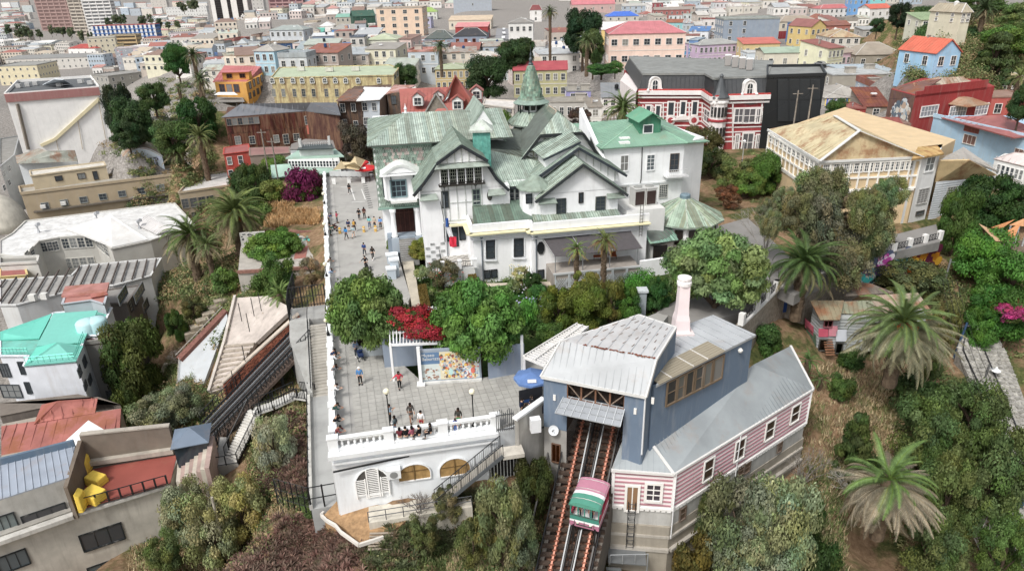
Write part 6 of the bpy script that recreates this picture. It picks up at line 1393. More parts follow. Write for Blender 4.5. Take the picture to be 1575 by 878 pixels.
for i,(u,v)in enumerate(((138,514),(152,511))):m_=MB();m_.lathe(P(u,v,-8.3),[(1.25,0),(1.3,.1),(1.3,1.7),(1.1,1.95),(.2,2.1)],16);tag(m_.obj('water_tank','plastic',None,'b5e0e4',True),'pale blue round water tank, %s of the pair on the red rimmed terrace'%('left' if i==0 else 'right'),'water tank')
b=Bld('yellow_house','small house with yellow wall and faded red roof between the white roofs','house',[(0,426),(42,423),(38,410),(0,414)],-9,-20,'d9c07a',tc='a8605a',par=.1)
b=Bld('corner_house','white corner house with flat stone roof at the left edge','house',[(0,408),(58,405),(60,396),(0,398)],-8,-24,'cbc9c2',tc='8d8b84',par=.4)
b=Bld('back_street_house','grey multi storey house with small windows at the far left edge','house',[(0,258),(22,240),(30,210),(0,215)],-14,-44,'a5a8a8',par=.4,tc='8f8d88');b.wins(0,((4,262,8,272),(12,254,16,264),(4,284,8,294),(12,276,16,286)),1,2,'c9c9c5')
b=Bld('red_roof_house','low building with faded red metal roofs at the lower left','house',[(2,705),(72,690),(182,668),(186,628),(60,640),(2,652)],-12,-26,'a59a8c',flat=False)
b.slab('roof',[(2,700,-12),(80,685,-12),(184,662,-12),(186,628,-11),(2,655,-11)],.2,'rust','a8645a',1.0);b.slab('roof',[(56,650,-11),(146,635,-11),(150,612,-10.2),(90,616,-9.4)],.2,'rust','b0695e',1.0);b.slab('roof',[(52,652,-11),(90,616,-9.4),(64,622,-10.4)],.2,'rust','a05a50')
b=Bld('white_gable_roof','small white painted pyramid roof between the red roofs and the concrete wall','roof',[(80,697),(178,671),(140,655)],-10.6,-20,'c9c6c0',flat=False);b.slab('roof',[(78,698,-10.8),(133,683,-10.4),(136,646,-9.2)],.15,'enamel','f0f0ee');b.slab('roof',[(133,683,-10.4),(178,671,-10.6),(136,646,-9.2)],.15,'enamel','e6e6e4')
b=Bld('dark_timber_roof','weathered dark plank roof strip behind the red metal roofs','roof',[(0,640),(60,628),(150,610),(185,622),(120,606),(0,620)],-11.5,-24,'6f665e',tc='7c7268',par=0)
def terrace_building():
 b=Bld('concrete_building','pale concrete building with wide windows at the bottom left corner','building',[(-40,838),(114,784),(262,738),(276,700),(200,700),(120,716),(-40,760)],-10.4,-30,'bdb8ac','conc',tc='a5a198',par=0)
 T=b.T;A,B=b.p[0],b.p[1];C=b.p[2];dn=(B-A).normalized();
 q=[P(112,786,-10.3),P(262,742,-10.3),P(272,699,-10.3),P(168,716,-10.3),P(138,722,-10.3)]
 m_=MB();m_.slab(q,.06);fl=m_.obj('terrace_floor','tin',T,'9c4c40')
 z=-7.4;p=[P(0,770,z),P(106,735,z),P(116,686,z),P(0,716,z)];p[0]=P(-40,782,z);p[3]=P(-40,726,z)
 m_=MB();m_.prism(p,-10.5);up=m_.obj('upper_storey','conc',T,'b9b7b0');m_=MB();m_.slab([x+ZU(.1)for x in p],.12);ur=m_.obj('roof','tin',T,'9aa4b2');m_=MB();ribs(m_,[x+ZU(.1)for x in p],.55,.05,.07,d=p[3]-p[0]);stuff(m_.obj('roof_seam','tin',ur,'a9b2be'))
 MB().bar(p[3]+ZU(.3),p[2]+ZU(.3),.3,.9).obj('parapet','paint',T,'5f7488')
 w0,w1=P(118,785,-10.4),P(126,700,-10.4);w0=P(112,790,-10.4);MB().prism([w0+ZU(3.0),w0+V((.35,0,3.0)),V((p[2].x+.5,p[2].y+.4,-7)),V((p[2].x+.1,p[2].y+.4,-7))],-11).obj('dividing_wall','conc',T,'77695a')
 k0,k1=P(128,712,-9.0),P(268,688,-9.0);k0=V((p[2].x+.3,p[2].y+.5,-6.6));k1=V((*P(270,696,-10.3).xy,-7.2));MB().prism([k0,k1,k1+V((0,.4,0)),k0+V((0,.4,0))],-12).obj('back_wall','conc',T,'85786a');m_=MB();m_.bar(k0+V((0,.2,.1)),k1+V((0,.2,.1)),.55,.15);m_.bar(k0-V((0,.25,3)),k1-V((0,.25,2.6)),.6,.5);m_.obj('coping','conc',T,'b9b0a2')
 a,c=P(112,786,-10.3),P(258,745,-10.3);m_=MB()
 n=9
 for k in range(n):m_=MB();x=a.lerp(c,k/(n-1));m_.box(x+ZU(.55),(.14,.14,1.1),.3);m_.obj('railing_post','metal',T,'2a2c30')
 m_=MB();m_.bar(a+ZU(1.08),c+ZU(1.08),.08,.06);m_.bar(a+ZU(.15),c+ZU(.15),.05,.05);m_.obj('railing','metal',T,'2a2c30')
 m_=MB();m_.bar(A+V((0,-.3,-.3)),B+V((0,-.3,-.3)),.8,.4);m_.bar(B+V((0,-.2,-.35)),C+V((0,-.2,-.35)),.5,.3);m_.obj('ledge','conc',T,'c9c6be')
 for(i,bx,nx,g)in((0,(-2,850,42,874),3,(.1,.12,.13)),(1,(127,812,188,838),3,(.05,.055,.06)),(1,(140,862,198,890),3,(.1,.13,.14))):b.wins(i,[bx],nx,1,'23282a',glass=g,fr=.1)
 f0,f1=p[0],p[1]
 for bx,g in(((-8,792,24,815),(.16,.19,.19)),((37,783,102,802),(.06,.06,.065))):win(T,f0,f1,bx,3,1,'2c3032',glass=g,fr=.1)
 for i,(u,v,w,d,h,rz,lab)in enumerate(((137,718,.35,1.5,1.9,.2,'thin yellow covered panel leaning by the dark wall, back one'),(150,735,1.7,1.2,1.0,-.3,'yellow tarpaulin covered box, back one of the pair'),(147,760,1.8,1.5,1.1,-.35,'yellow tarpaulin covered box, front one of the pair'),(129,774,.45,1.2,2.0,.15,'thin yellow covered panel at the railing, front one'))):
  q=P(u,v+8,-10.3);Y=thing('covered_stack',lab,'covered furniture',q,rz)
  m_=MB();x,y=w/2,d/2;m_.hull([(-x,-y,0),(x,-y,0),(x,y,0),(-x,y,0)],[(-x*.9,-y*.95,h),(x*.85,-y*.9,h*.8),(x*.9,y*.9,h*.85),(-x*.95,y*.95,h*1.02)]);me=m_.mesh('tarpaulin','fabric');o=ON('tarpaulin',me);o.color=(*lin('f2cc10'),1);link(o,Y);md=o.modifiers.new('b','BEVEL');md.width=.09;md.segments=2
  m_=MB();m_.bar((-x*1.02,-y*1.03,.35),(x*1.02,-y*1.03,.35),.02,.03);m_.bar((x*1.02,-y,.35),(x*1.02,y,.35),.02,.03);o=ON('strap',m_.mesh('strap','fabric'));o.color=(*lin('c9a70c'),1);link(o,Y)
 s0,s1=P(272,745,-10.3),P(276,700,-10.3);s2,s3=P(322,722,-8.2),P(330,672,-8.2);S=thing('stepped_seating','broad pink and grey steps rising from the red terrace','steps',s0)
 for k in range(8):
  f,g=k/8,(k+1)/8;m_=MB();a0,a1=s0.lerp(s2,f),s1.lerp(s3,f);b0,b1=s0.lerp(s2,g),s1.lerp(s3,g);z_=-10.2+2.2*(k+1)/8;m_.prism([V((x.x,x.y,z_))for x in(a0,b0,b1,a1)],-14);m_.obj('step','conc',S,'b59a90' if k%2 else 'c9bfae')
 K=P(295,672,-7.5);Kk=thing('ticket_kiosk','dark glazed kiosk with a small blue grey tented roof by the lower track end','kiosk',(K.x,K.y,-10));MB().box((K.x,K.y,-8.6),(3.0,2.6,2.4),.3).obj('wall','glass',Kk,'2c3640')
 MB().lathe((K.x,K.y,-7.4),[(2.4,0),(2.4,.08),(.1,1.0)],4,rz=R(45+17)).obj('roof','tin',Kk,'69798c')
terrace_building()
b=Bld('rusty_timber_building','long dark building clad in rusted metal sheets with a slate hipped roof','building',[(345,182),(469,172),(522,176),(520,160),(350,165)],5.5,-6,'5c3c34','worn',flat=False)
RZ=5.6
b.slab('roof',[(340,181,RZ),(470,171,RZ),(478,158,RZ+2),(370,160,RZ+2)],.2,'tin','75787e',1.2);b.slab('roof',[(470,171,RZ),(524,177,RZ),(518,158,RZ+1),(478,158,RZ+2)],.2,'tin','6b6e74',1.2)
m_=MB();r_=RN(5);A,B=b.p[0],b.p[1]
n=58
for k in range(n):
 for row in range(3):
  g=r_.uniform(.5,1.6);x=A.lerp(B,(k+.5)/n)-V((0,.06,0));m_.box((x.x,x.y,3.9-row*3.4-r_.uniform(0,.4)),((B-A).length/n*.94,.05,3.2),atan2((B-A).y,(B-A).x),(g,g*r_.uniform(.7,.95),g*r_.uniform(.6,.9)))
stuff(m_.obj('rusty_sheet','worn',b.T,'5c352c'))
b.wins(0,[(x,y,x+8,y+13)for x,y in((470,0),)][:0]);b.wins(0,grid(349,183,8.4,-.6,6,7,10),2,2,'8a7f74',pop=.12);b.wins(0,((469,179,476,191),(485,178,492,190),(501,178,508,190)),2,3,'b5b0a6',pop=.12);b.wins(0,((421,208,429,219),(436,207,444,221),(452,206,460,216),(362,210,370,222),(384,210,392,221)),2,3,'b5b0a6',pop=.12)
MB().box(PP(474,199,A,B)-V((0,.15,0)),(1.4,.1,2.2),-.1).obj('orange_door','paint',b.T,'c0563e')
b=Bld('weathered_house','weathered brown and pale blue house with a white patched roof','house',[(519,154),(584,153),(602,141),(602,130),(545,133)],6.5,-4,'5a4a42','worn',flat=False)
b.slab('roof',[(517,155,6.6),(548,155,6.6),(560,137,7.8),(536,137,7.6)],.2,'rust','7a6258',1);b.slab('roof',[(548,155,6.6),(584,153,6.6),(603,135,6.9),(560,134,7.8)],.2,'enamel','ededeb',1)
m_=MB();A,B=b.p[0],b.p[1];m_.hull([PP(u,v,A-V((0,.08,0)),B-V((0,.08,0)))for u,v in((559,205),(584,205),(584,156),(559,156))],[PP(u,v,A-V((0,.2,0)),B-V((0,.2,0)))for u,v in((559,205),(584,205),(584,156),(559,156))]);m_.obj('pale_panel','paint',b.T,'c3cbd2')
b.wins(0,((524,160,531,172),(541,159,547,171),(558,158,565,170),(573,158,579,170),(528,184,534,193),(545,186,551,197),(560,181,567,191),(575,180,581,190)),2,2,'dcdad4',pop=.25)
b=Bld('long_cream_building','long rust streaked cream building with arched dormers and a pale green flat roof','building',[(417,121),(605,117),(613,106),(600,101),(430,105)],7,-4,'cdbd85','worn',tc='b4c2a0',top='tin',par=.3)
A,B=b.p[0],b.p[1]
for x in(419,434,451,465,480.5,500,516,532,551,583):win(b.T,A,B,(x-3,120,x+3,128),2,2,'dfe0da',fr=.18,arch=True,near=False,pop=.3)
b.wins(0,[(x-2.6,137,x+2.6,149)for x in(421,436,453,467,482.5,502,518)],2,3,'b9b39c');b.wins(1,((606,112,608.5,122),(610,108,612,118)),1,2,'cfcdbf')
for u,v in((462,106),(465,106),(505,107),(509,107),(545,106),(549,106)):b.box('roof_vent',u,v+3,7.2,(1.6,1.2,1.2),'conc','cfcdc2')
b=Bld('red_roofed_mansion','pale mansion under steep red roofs with dormers behind the museum','mansion',[(618,174),(743,176),(738,150),(620,150)],6,-3,'c4ced0','paint',flat=False)
RC='ae6055'
b.slab('roof',[(617,175,5.8),(672,174,5.8),(690,134,9.5),(614,137,9.5)],.25,'tin',RC,.9);b.slab('roof',[(672,174,5.8),(700,116,14),(694,134,9.6)],.25,'tin',RC,.9);b.slab('roof',[(660,180,5.5),(740,178,5.5),(743,170,5.8),(700,115,14.0),(690,150,9)],.25,'tin',RC,.9);b.slab('roof',[(740,178,5.5),(743,142,7.5),(715,140,10),(700,115,14.0)],.25,'tin',RC,.9)
def dormer(T,u,v,z,w,h,rc,wc='d8dcda',rz=0,dep=3.0):
 c=P(u,v,z);ex=V((cos(rz),sin(rz),0));ny=V((-sin(rz),cos(rz),0));m_=MB();fr=[c-ex*w/2,c+ex*w/2,c+ex*w/2+ZU(h),c+ZU(h+w*.35),c-ex*w/2+ZU(h)];m_.hull([p+ny*dep for p in fr],fr);D_=m_.obj('dormer','paint',T,wc)
 m_=MB();tp=c+ZU(h+w*.5);[m_.slab([tp-ny*.3,tp+ny*dep,c+ex*s*w*.75+ZU(h-.1)+ny*dep,c+ex*s*w*.75+ZU(h-.1)-ny*.3],.1)for s in(-1,1)];m_.obj('dormer_roof','tin',D_,rc);me=winmesh(w*.7,h*.8,2,2,.12,True);child(me,'window',D_,'ecebe6',MTr(-off_of(D_))@wmat(c+ZU(h*.5)-ny*.03,ex))
for u,v,z in((643,163,7.2),(675,160,7.5),(704,169,7.2),(733,153,7.5)):dormer(b.T,u,v,z,2.2,1.9,RC)
b.wins(0,((637,178,649,188),),2,2,'e6e8e6')
m_=MB();q=P(673,178,5.4);m_.hull([q+V((x,3,z))for x,z in((-3,0),(3,0),(0,4.5))],[q+V((x,-.5,z))for x,z in((-3,0),(3,0),(0,4.5))]);m_.obj('porch_gable','wood',b.T,'8a8478');m_=MB();[m_.bar(q+V((s*3.4,-.7,-.4)),q+V((0,-.7,4.8)),.35,.3)for s in(-1,1)];m_.obj('barge_board','paint',b.T,'9c9c98')
b=Bld('party_house','narrow dark timber house with pinkish roof left of the red roofed mansion','house',[(595,144),(618,143),(616,131),(606,130)],7,-3,'5c524c','worn',flat=False);b.slab('roof',[(593,145,7),(620,141,7),(640,131,8),(606,131,8)],.2,'rust','c29a94',1);b.wins(0,((602,148,609,160),),2,2,'4a4844')
b=Bld('flat_parapet_house','low pale house with red parapet ribs behind the museum garden','house',[(743,162),(790,168),(792,156),(746,154)],3,-2,'c9c0b4',tc='d8d2cc',par=.3);b.wins(0,((747,166,752,171),(780,168,787,173)),1,1,'55504a')
b=Bld('orange_house','orange yellow house with a pink metal roof and dormer windows','house',[(330,127),(378,128),(400,118),(410,104),(350,103)],4,-8,'d49a35','paint',flat=False)
b.slab('roof',[(327,126,4),(379,126,4),(402,102,6),(345,101,6.6)],.25,'tin','c9706e',1);b.slab('roof',[(379,126,4),(411,107,4),(402,101,6)],.25,'tin','bb6462',1)
m_=MB();q=P(364,121,4.6);m_.box(q+V((0,1,.8)),(8.5,3,2.4),0);dd_=m_.obj('dormer','paint',b.T,'d49a35');MB().box(q+V((0,.8,2.1)),(9.5,4,.2)).obj('dormer_roof','tin',dd_,'d0787a')
for s in(-2,2.2):place(winmesh(1.6,1.1,2,1,.15,True),'window',b.T,wmat(q+V((s,-.55,.9)),(1,0,0)),'7a4a38')
b.wins(1,[(383+k*6,126-k*3.5,386+k*6,137-k*3.5)for k in range(4)]+[(383+k*6,143-k*3.5,386+k*6,152-k*3.5)for k in range(4)],1,2,'5a3424')
m_=MB();q0=[P(u,v,-.5)for u,v in((330,157),(376,156),(372,146),(336,146))];m_.slab(q0,.25);m_.obj('terrace','conc',b.T,'8f8b86');MB().slab([P(329,146,1.2),P(366,146,1.2),P(360,142,1.6),P(336,142,1.6)],.1).obj('awning','fabric',b.T,'e6e6e4');b.wins(0,((338,130,346,142),(349,130,357,142),(360,130,368,142)),2,2,'a5583a')
b=Bld('red_cottage','bright red house with pink roof below the rusty building','house',[(344,238),(384,233),(382,222),(345,228)],.5,-8,'c0483a','paint',tc='a9605c',top='tin',par=.15);b.wins(0,((350,242,356,253),(367,240,373,252),(352,262,358,270),(369,261,376,270)),1,2,'e6e0da')
b=Bld('pink_roof_row','low row with a faded pink brown roof beside the red house','house',[(384,240),(445,236),(445,226),(384,228)],.6,-6,'8d7c70',tc='9b716b',top='tin',par=.1)
def pavilion():
 c=P(475,250,0);T=thing('pavilion_restaurant','pavilion with pale green two tier roof and white clerestory at the end of the promenade','pavilion',c)
 def tier(name,pts,zs,col,th=.2,rib=.7):
  q=[P(u,v,zs)for u,v in pts];m_=MB();m_.slab(q,th);o=m_.obj(name,'tin',T,col);r_=MB();
  ribs(r_,q,rib,.05,.05,d=(0,-1,0));stuff(r_.obj('roof_seam','tin',o,col));return q
 GCOL='9fbfae'
 m_=MB();q=[P(u,v,3.4)for u,v in((439,243),(529,240),(516,229),(462,229))];m_.slab(q,.25);a,d=q[0],q[1]
 m_.obj('roof','tin',T,GCOL);m_=MB();m_.prism([P(u,v,3.1)for u,v in((443,246),(522,244),(515,236),(448,236))],0);cl=m_.obj('wall','enamel',T,'e6e8e4')
 A,B=P(443,246,3.1),P(522,244,3.1)
 for k in range(16):win(T,A,B,(444.5+k*4.8,248,448+k*4.8,256),1,2,'f0f0ee',near=False,fr=.1)
 m_=MB();m_.slab([P(416,254,2.2),P(418,274,.9),P(452,270,.9),P(446,252,2.4)],.2);m_.slab([P(446,256,1.8),P(452,274,.9),P(525,262,.9),P(524,252,1.8)],.2);m_.obj('lower_roof','tin',T,GCOL)
 MB().prism([P(u,v,4.6)for u,v in((460,230),(512,228),(508,223),(464,224))],3).obj('lantern','enamel',T,'d9dcda');MB().prism([P(u,v,4.8)for u,v in((457,230),(514,228),(510,221),(462,223))],4.6).obj('lantern_roof','metal',T,'4a5554')
 m_=MB();a,b_=P(462,226,5.0),P(507,222,5.0);n=14
 for k in range(n):x=a.lerp(b_,k/(n-1));m_.tube([x,x+ZU(.7)],.04,4);m_.tube([x+ZU(.35),a.lerp(b_,(k+.5)/(n-1))+ZU(.65)],.04,4)
 for x in(a,b_,a.lerp(b_,.02)):m_.box(x+ZU(.7),(.4,.4,1.6))
 m_.obj('iron_cresting','metal',T,'d4d6d4')
pavilion()
b=Bld('brown_roof_house','house with a brown grey roof behind the promenade pavilion','house',[(446,230),(516,228),(512,216),(470,214),(448,222)],3,-3,'b9c2c4',tc='87807a',top='tin',par=0)
def palace():
 T=thing('striped_palace','ornate red and white banded palace with a dark mansard and white dormers','palace',(35,145,0))
 z=9.6;pts=[(982,142),(1083,142),(1098,152),(1116,150),(1183,148),(1190,118),(960,108)]
 p=[P(u,v,z)for u,v in pts];b=MB();b.prism(p,-6);w=b.obj('wall','paint',T,'a5383c');RD='a8323a'
 faces=[(0,1),(1,2),(3,4)]
 for a,q in((p[0],p[1]),(p[1],p[2]),(p[2],p[3]),(p[3],p[4])):
  d=(q-a).normalized();o=V((d.y,-d.x,0));b=MB()
  b.bar(a+o*.4,q+o*.4,1.0,.9);b.bar(a+o*.3-ZU(1.0),q+o*.3-ZU(1.0),.5,.35);b.obj('cornice','enamel',T,'e8e4e2')
  for k in range(8):b=MB();zz=z-2.2-k*.95;b.bar(V((a.x,a.y,zz))+o*.06,V((q.x,q.y,zz))+o*.06,.12,.24);b.obj('white_band','enamel',T,'e6e0de')
  MB().bar(a+o*.55+ZU(.55),q+o*.55+ZU(.55),.5,.3).obj('red_band','paint',T,'c23a34')
 for bx in((994,163,1000,180),(1009,163,1015,180),(1028,158,1036,177),(1047,157,1054,176),(1065,157,1072,176)):win(T,p[0]+V((0,-.2,0)),p[1]+V((0,-.2,0)),bx,1,1,'ebe7e4',fr=.3,pop=.1)
 for bx in((1130,168,1142,188),(1144,168,1161,188),(1163,168,1168,188),(1131,208,1135,232),(1142,206,1157,232),(1163,208,1167,230),(1084,170,1092,188)):
  win(T,(p[3]if bx[0]>1100 else p[1])+V((0,-.25,0)),(p[4]if bx[0]>1100 else p[2])+V((0,-.25,0)),bx,2,2,'ebe7e4',fr=.3,pop=.1,glass=(.12,.12,.13))
 for u,v0,v1,i in((989,162,184,0),(1004,162,184,0),(1020,158,184,0),(1042,158,184,0),(1060,158,184,0),(1080,158,230,0),(1127,160,232,3),(1181,160,232,3),(1172,160,190,3)):o_=V((0,-.22,0));MB().bar(PP(u,v1,p[i]+o_,p[i+1]+o_),PP(u,v0,p[i]+o_,p[i+1]+o_),.42,.2).obj('pilaster','enamel',T,'ebe7e4')
 for u in(1031,1067):b=MB();c=PP(u,185,p[0]+V((0,-.25,0)),p[1]+V((0,-.25,0)));n=12;rg=[[c+V((r*cos(2*pi*k/n),-y,r*sin(2*pi*k/n)))for k in range(n)]for r,y in((1.1,.05),(1.1,.2))];b.hull(rg[0],rg[1]);b.obj('medallion','enamel',T,'e6e0de');b=MB();rg=[[c+V((.6*cos(2*pi*k/n),-y,.6*sin(2*pi*k/n)))for k in range(n)]for y in(.21,.25)];b.hull(rg[0],rg[1]);b.obj('medallion_centre','paint',T,RD)
 b=MB();c=PP(1050,184,p[0],p[1]);b.hull([c+V((x,-.3,zz))for x,zz in((-2.6,0),(2.6,0),(0,1.1))],[c+V((x,-.6,zz))for x,zz in((-2.6,0),(2.6,0),(0,1.1))]);b.obj('pediment','enamel',T,'ebe7e4')
 zt=13.2;cen=sum(p,V())/len(p);top=[V((x.x+(cen.x-x.x)*.06,x.y+(cen.y-x.y)*.1,zt))for x in p]
 b=MB();lo=[x+ZU(.6)for x in p];b.hull(lo,top)if sum(a.x*q.y-q.x*a.y for a,q in zip(p,p[1:]+p[:1]))>0 else b.hull(lo[::-1],top[::-1]);ms=b.obj('mansard','metal',T,'4c4e50')
 b=MB();[ribs(b,[lo[i],lo[i+1],top[i+1],top[i]],.9,.08,.07)for i in range(4)];stuff(b.obj('roof_seam','metal',ms,'43464a'))
 b=MB();b.prism([x+ZU(.15)for x in top],zt-.1);[b.bar(x,q,.5,.4)for x,q in zip(top,top[1:]+top[:1])];b.obj('flat_roof','conc',T,'8c8f8c')
 def fancy(u,v,w,h,off=-.9):
  f=MB();c=PP(u,v,p[0]+V((0,-.6,0)),p[1]+V((0,-.6,0)))if u<1100 else PP(u,v,p[3]+V((0,-.6,0)),p[4]+V((0,-.6,0)))
  n=10;ring=[c+V((w/2,0,0))]+[c+V((w/2*.8*cos(pi*k/n),0,h*.62+h*.38*sin(pi*k/n)))for k in range(n+1)]+[c+V((-w/2,0,0))];f.hull([x+V((0,2.5,0))for x in ring],ring);D_=f.obj('dormer','enamel',T,'efece9')
  f=MB();[f.lathe(c+V((s*w*.5,-.1,.1)),[(.01,0),(.35,.3),(.01,.7)],8)for s in(-1,1)];[f.bar(a,q,.2,.25,up=(0,1,0))for a,q in zip([x*1.0+V((0,-.1,0))for x in ring],[x*1.0+V((0,-.1,0))for x in ring[1:]])];f.obj('scroll','enamel',D_,'f3f0ee')
  me=winmesh(w*.42,h*.7,2,2,.18,True,True);child(me,'window',D_,'f0eeec',MTr(-off_of(D_))@wmat(c+V((0,-.05,h*.45)),(1,0,0)))
 fancy(1007,142,2.9,3.1);fancy(1152,148,2.9,3.1);fancy(1094,141,1.5,2.9)
 c=P(1106,150,z)+V((0,-.4,0));t=MB();t.lathe((c.x,c.y,-2),[(1.7,0),(1.7,11.7)],10);tr=t.obj('turret','enamel',T,'e3dddb');t=MB();t.lathe((c.x,c.y,9.6),[(2.0,0),(2.0,.2),(1.3,1.0),(.9,2),(.3,3.9),(.45,4.1),(.1,4.6)],10);t.obj('turret_roof','metal',T,'55595c')
 for k in range(6):a=R(-150+k*24);q=c+V((1.75*cos(a),1.75*sin(a),0));f=MB();f.box((q.x,q.y,7),(.1,.5,1.9),a);f.box((q.x,q.y,3),(.1,.5,1.9),a);f.obj('window','glass',tr,'3a3a3c')
 for zz in(8.6,5,1):t=MB();t.lathe((c.x,c.y,zz),[(1.8,0),(1.9,.1),(1.9,.4),(1.8,.5)],10);t.obj('band','paint',tr,RD if zz==5 else 'efeceb')
 t=MB();q=P(1148,158,8)+V((0,-.3,0));t.lathe((q.x,q.y,7.9),[(2.3,0),(2.8,.3),(.2,1.3)],12);t.obj('bay_roof','metal',T,'7c7f80');t=MB();t.lathe((q.x,q.y,3.6),[(2.5,0),(2.3,.35),(.2,.9)],12);t.obj('bay_roof','metal',T,'5c5f60')
 t=MB();q=[P(u,v,9.8)for u,v in((954,124),(978,142),(985,128),(962,112))];t.prism(q,-2);t.obj('side_wing','enamel',T,'e6dcda')
 for i in range(4):
  c=P(1117+i*11,101-i*-2.2,zt+.2);m_=MB();m_.slab([c+V((-.7,-1.1,.1)),c+V((.5,-1.4,.1)),c+V((1.3,1.2,1.9)),c+V((.1,1.5,1.9))],.12);o=m_.obj('solar_panel','glass',None,'8a8580');tag(o,'tilted solar heating panel on the palace roof, %s of four from the left'%('first','second','third','fourth')[i],'solar panel');MB().tube([c+V((0,1.6,2)),c+V((1.4,1.3,2))],.2,8).obj('tank','enamel',o,'e8e8e6')
  m_=MB();m_.bar(c+V((0,1.5,0)),c+V((0,1.5,2.2)),.06);m_.bar(c+V((1.8,1.5,0)),c+V((1.8,1.5,2.2)),.06);m_.obj('stand','metal',o,'8c8c8c')
palace()
b=Bld('black_clad_building','modern black metal clad block joined to the striped palace','building',[(1180,120),(1270,117),(1262,103),(1180,104)],13.2,-6,'2e3134','metal',tc='8b8e8c',par=.6)
A,B=b.p[0],b.p[1]
for i,x0 in enumerate((1197,1215,1231,1247)):
 for v0,v1 in((122,153),(156,187)):
  m_=MB();q=[PP(u,v,A+V((0,-.15,0)),B+V((0,-.15,0)))for u,v in((x0,v1),(x0+14.5,v1),(x0+14.5,v0),(x0,v0))];m_.hull([x+V((0,.2,0))for x in q],q);m_.obj('cladding_panel','metal',b.T,'3c4043')
m_=MB()
for k in range(40):u=1197+k*1.62;m_.bar(PP(u,187,A+V((0,-.22,0)),B+V((0,-.22,0))),PP(u,123,A+V((0,-.22,0)),B+V((0,-.22,0))),.08)
stuff(m_.obj('cladding_rib','metal',b.T,'484c50'))
b=Bld('tan_roofed_house','large cream house with a rusty tan hipped roof and long window galleries','house',[(1183,204),(1262,250),(1416,244),(1470,215),(1300,165)],8,-3,'d9bd8f','paint',flat=False)
rp=[(1181,199,8.3),(1261,248,8.3),(1420,241,8.3)];z2=12.2;r0,r1=(1284,179,z2),(1322,180,z2)
b.slab('roof',[rp[0],rp[1],(1322,201,z2),(1284,178,z2)],.25,'rust','ccbd94',1.2);b.slab('roof',[rp[1],rp[2],(1322,201,z2)],.25,'rust','c8b286',1.2);L_,F_,R_=[P(*x)for x in rp];B_=L_+R_-F_;r1_,r0_=P(1322,201,z2),P(1284,178,z2);m_=MB();[m_.slab(q,.25)for q in([R_,B_,r0_,r1_],[B_,L_,r0_])];m_.obj('roof','rust',b.T,'c6b58a')
m_=MB()
for x,y in(((1261,248,8.4),(1322,201,z2+.1)),((1322,201,z2+.1),(1284,178,z2+.1)),((1322,201,z2+.1),(1420,241,8.4))):m_.bar(P(*x),P(*y),.5,.12)
m_.bar(P(1181,200,8.2),P(1261,249,8.2),.25,.35);m_.bar(P(1261,249,8.2),P(1420,242,8.2),.25,.35);m_.obj('ridge_flashing','enamel',b.T,'d8d8d4')
for k in range(9):b.wins(1,[(1266+k*16,253-k*.9,1278+k*16,267-k*.9)],4,3,'f0ede6',fr=.14)
for k in range(11):b.wins(0,[(1185+k*6.9,206+k*4.3,1189.6+k*6.9,219+k*4.2)],2,3,'f0ede6',fr=.14)
m_=MB();A,B,C=b.p[0],b.p[1],b.p[2]
for k in range(12):m_.bar(V((*A.lerp(B,k/12).xy,3.8))-V((.1,.12,0)),V((*A.lerp(B,k/12).xy,8))-V((.1,.12,0)),.2)
for k in range(11):m_.bar(V((*B.lerp(C,k/10).xy,3.8))-V((0,.12,0)),V((*B.lerp(C,k/10).xy,8))-V((0,.12,0)),.2)
for z_ in(3.9,5.6,7.8):m_.bar(V((A.x-.1,A.y-.1,z_)),V((B.x-.1,B.y-.1,z_)),.18,.25);m_.bar(V((B.x,B.y-.1,z_)),V((C.x,C.y-.1,z_)),.18,.25)
m_.obj('gallery_frame','enamel',b.T,'efece4');MB().prism([V((x.x,x.y,3.8))-V((.15,.3,0))for x in(A,B,C)]+[V((C.x,C.y+2,3.8)),V((A.x+4,A.y+2,3.8))],3.5).obj('gallery_floor','enamel',b.T,'e3dfd6')
b=Bld('white_stair_tower','white house wing with one dark tall window under the tan roofs','house',[(1406,245),(1445,238),(1450,222),(1414,226)],8,-3,'e6e6e4','paint',flat=False);b.slab('roof',[(1402,245,8.4),(1452,236,8.4),(1442,224,8.9),(1412,226,8.9)],.25,'rust','c4a260',1);b.wins(0,((1424,243,1436,262),),2,2,'f0f0ee',fr=.2);b.wins(0,((1412,291,1426,312),),3,6,'b9b9b5',glass=(.3,.29,.28));b.wins(0,((1409,325,1420,330),),2,1,'55504a')
b=Bld('clapboard_wing','long pale clapboard wing with barred windows and painted base','house',[(1440,280),(1530,268),(1500,246),(1448,246)],4,-3,'d5dade','paint',flat=False);b.slab('roof',[(1438,279,4),(1532,268,4),(1490,245,7.4),(1446,246,7.4)],.25,'rust','c8ae7c',1);b.slab('roof',[(1446,246,7.4),(1490,245,7.4),(1535,263,4.6),(1482,226,7)],.25,'tin','b3ada4',1);b.wins(0,((1456,288,1468,304),),3,5,'b5b5b0')
m_=MB();A,B=b.p[0],b.p[1];[m_.bar(V((A.x,A.y-.05,3.6-k*.35)),V((B.x,B.y-.05,3.6-k*.35)),.06,.04)for k in range(18)];stuff(m_.obj('clapboard','paint',b.T,'c3c8cb'))
b=Bld('red_mansion','large dark red house with a stepped parapet, patched rusty roof and mural on its side','house',[(1408,147),(1530,133),(1500,118),(1430,116),(1371,137)],9,0,'a53232','paint',flat=False)
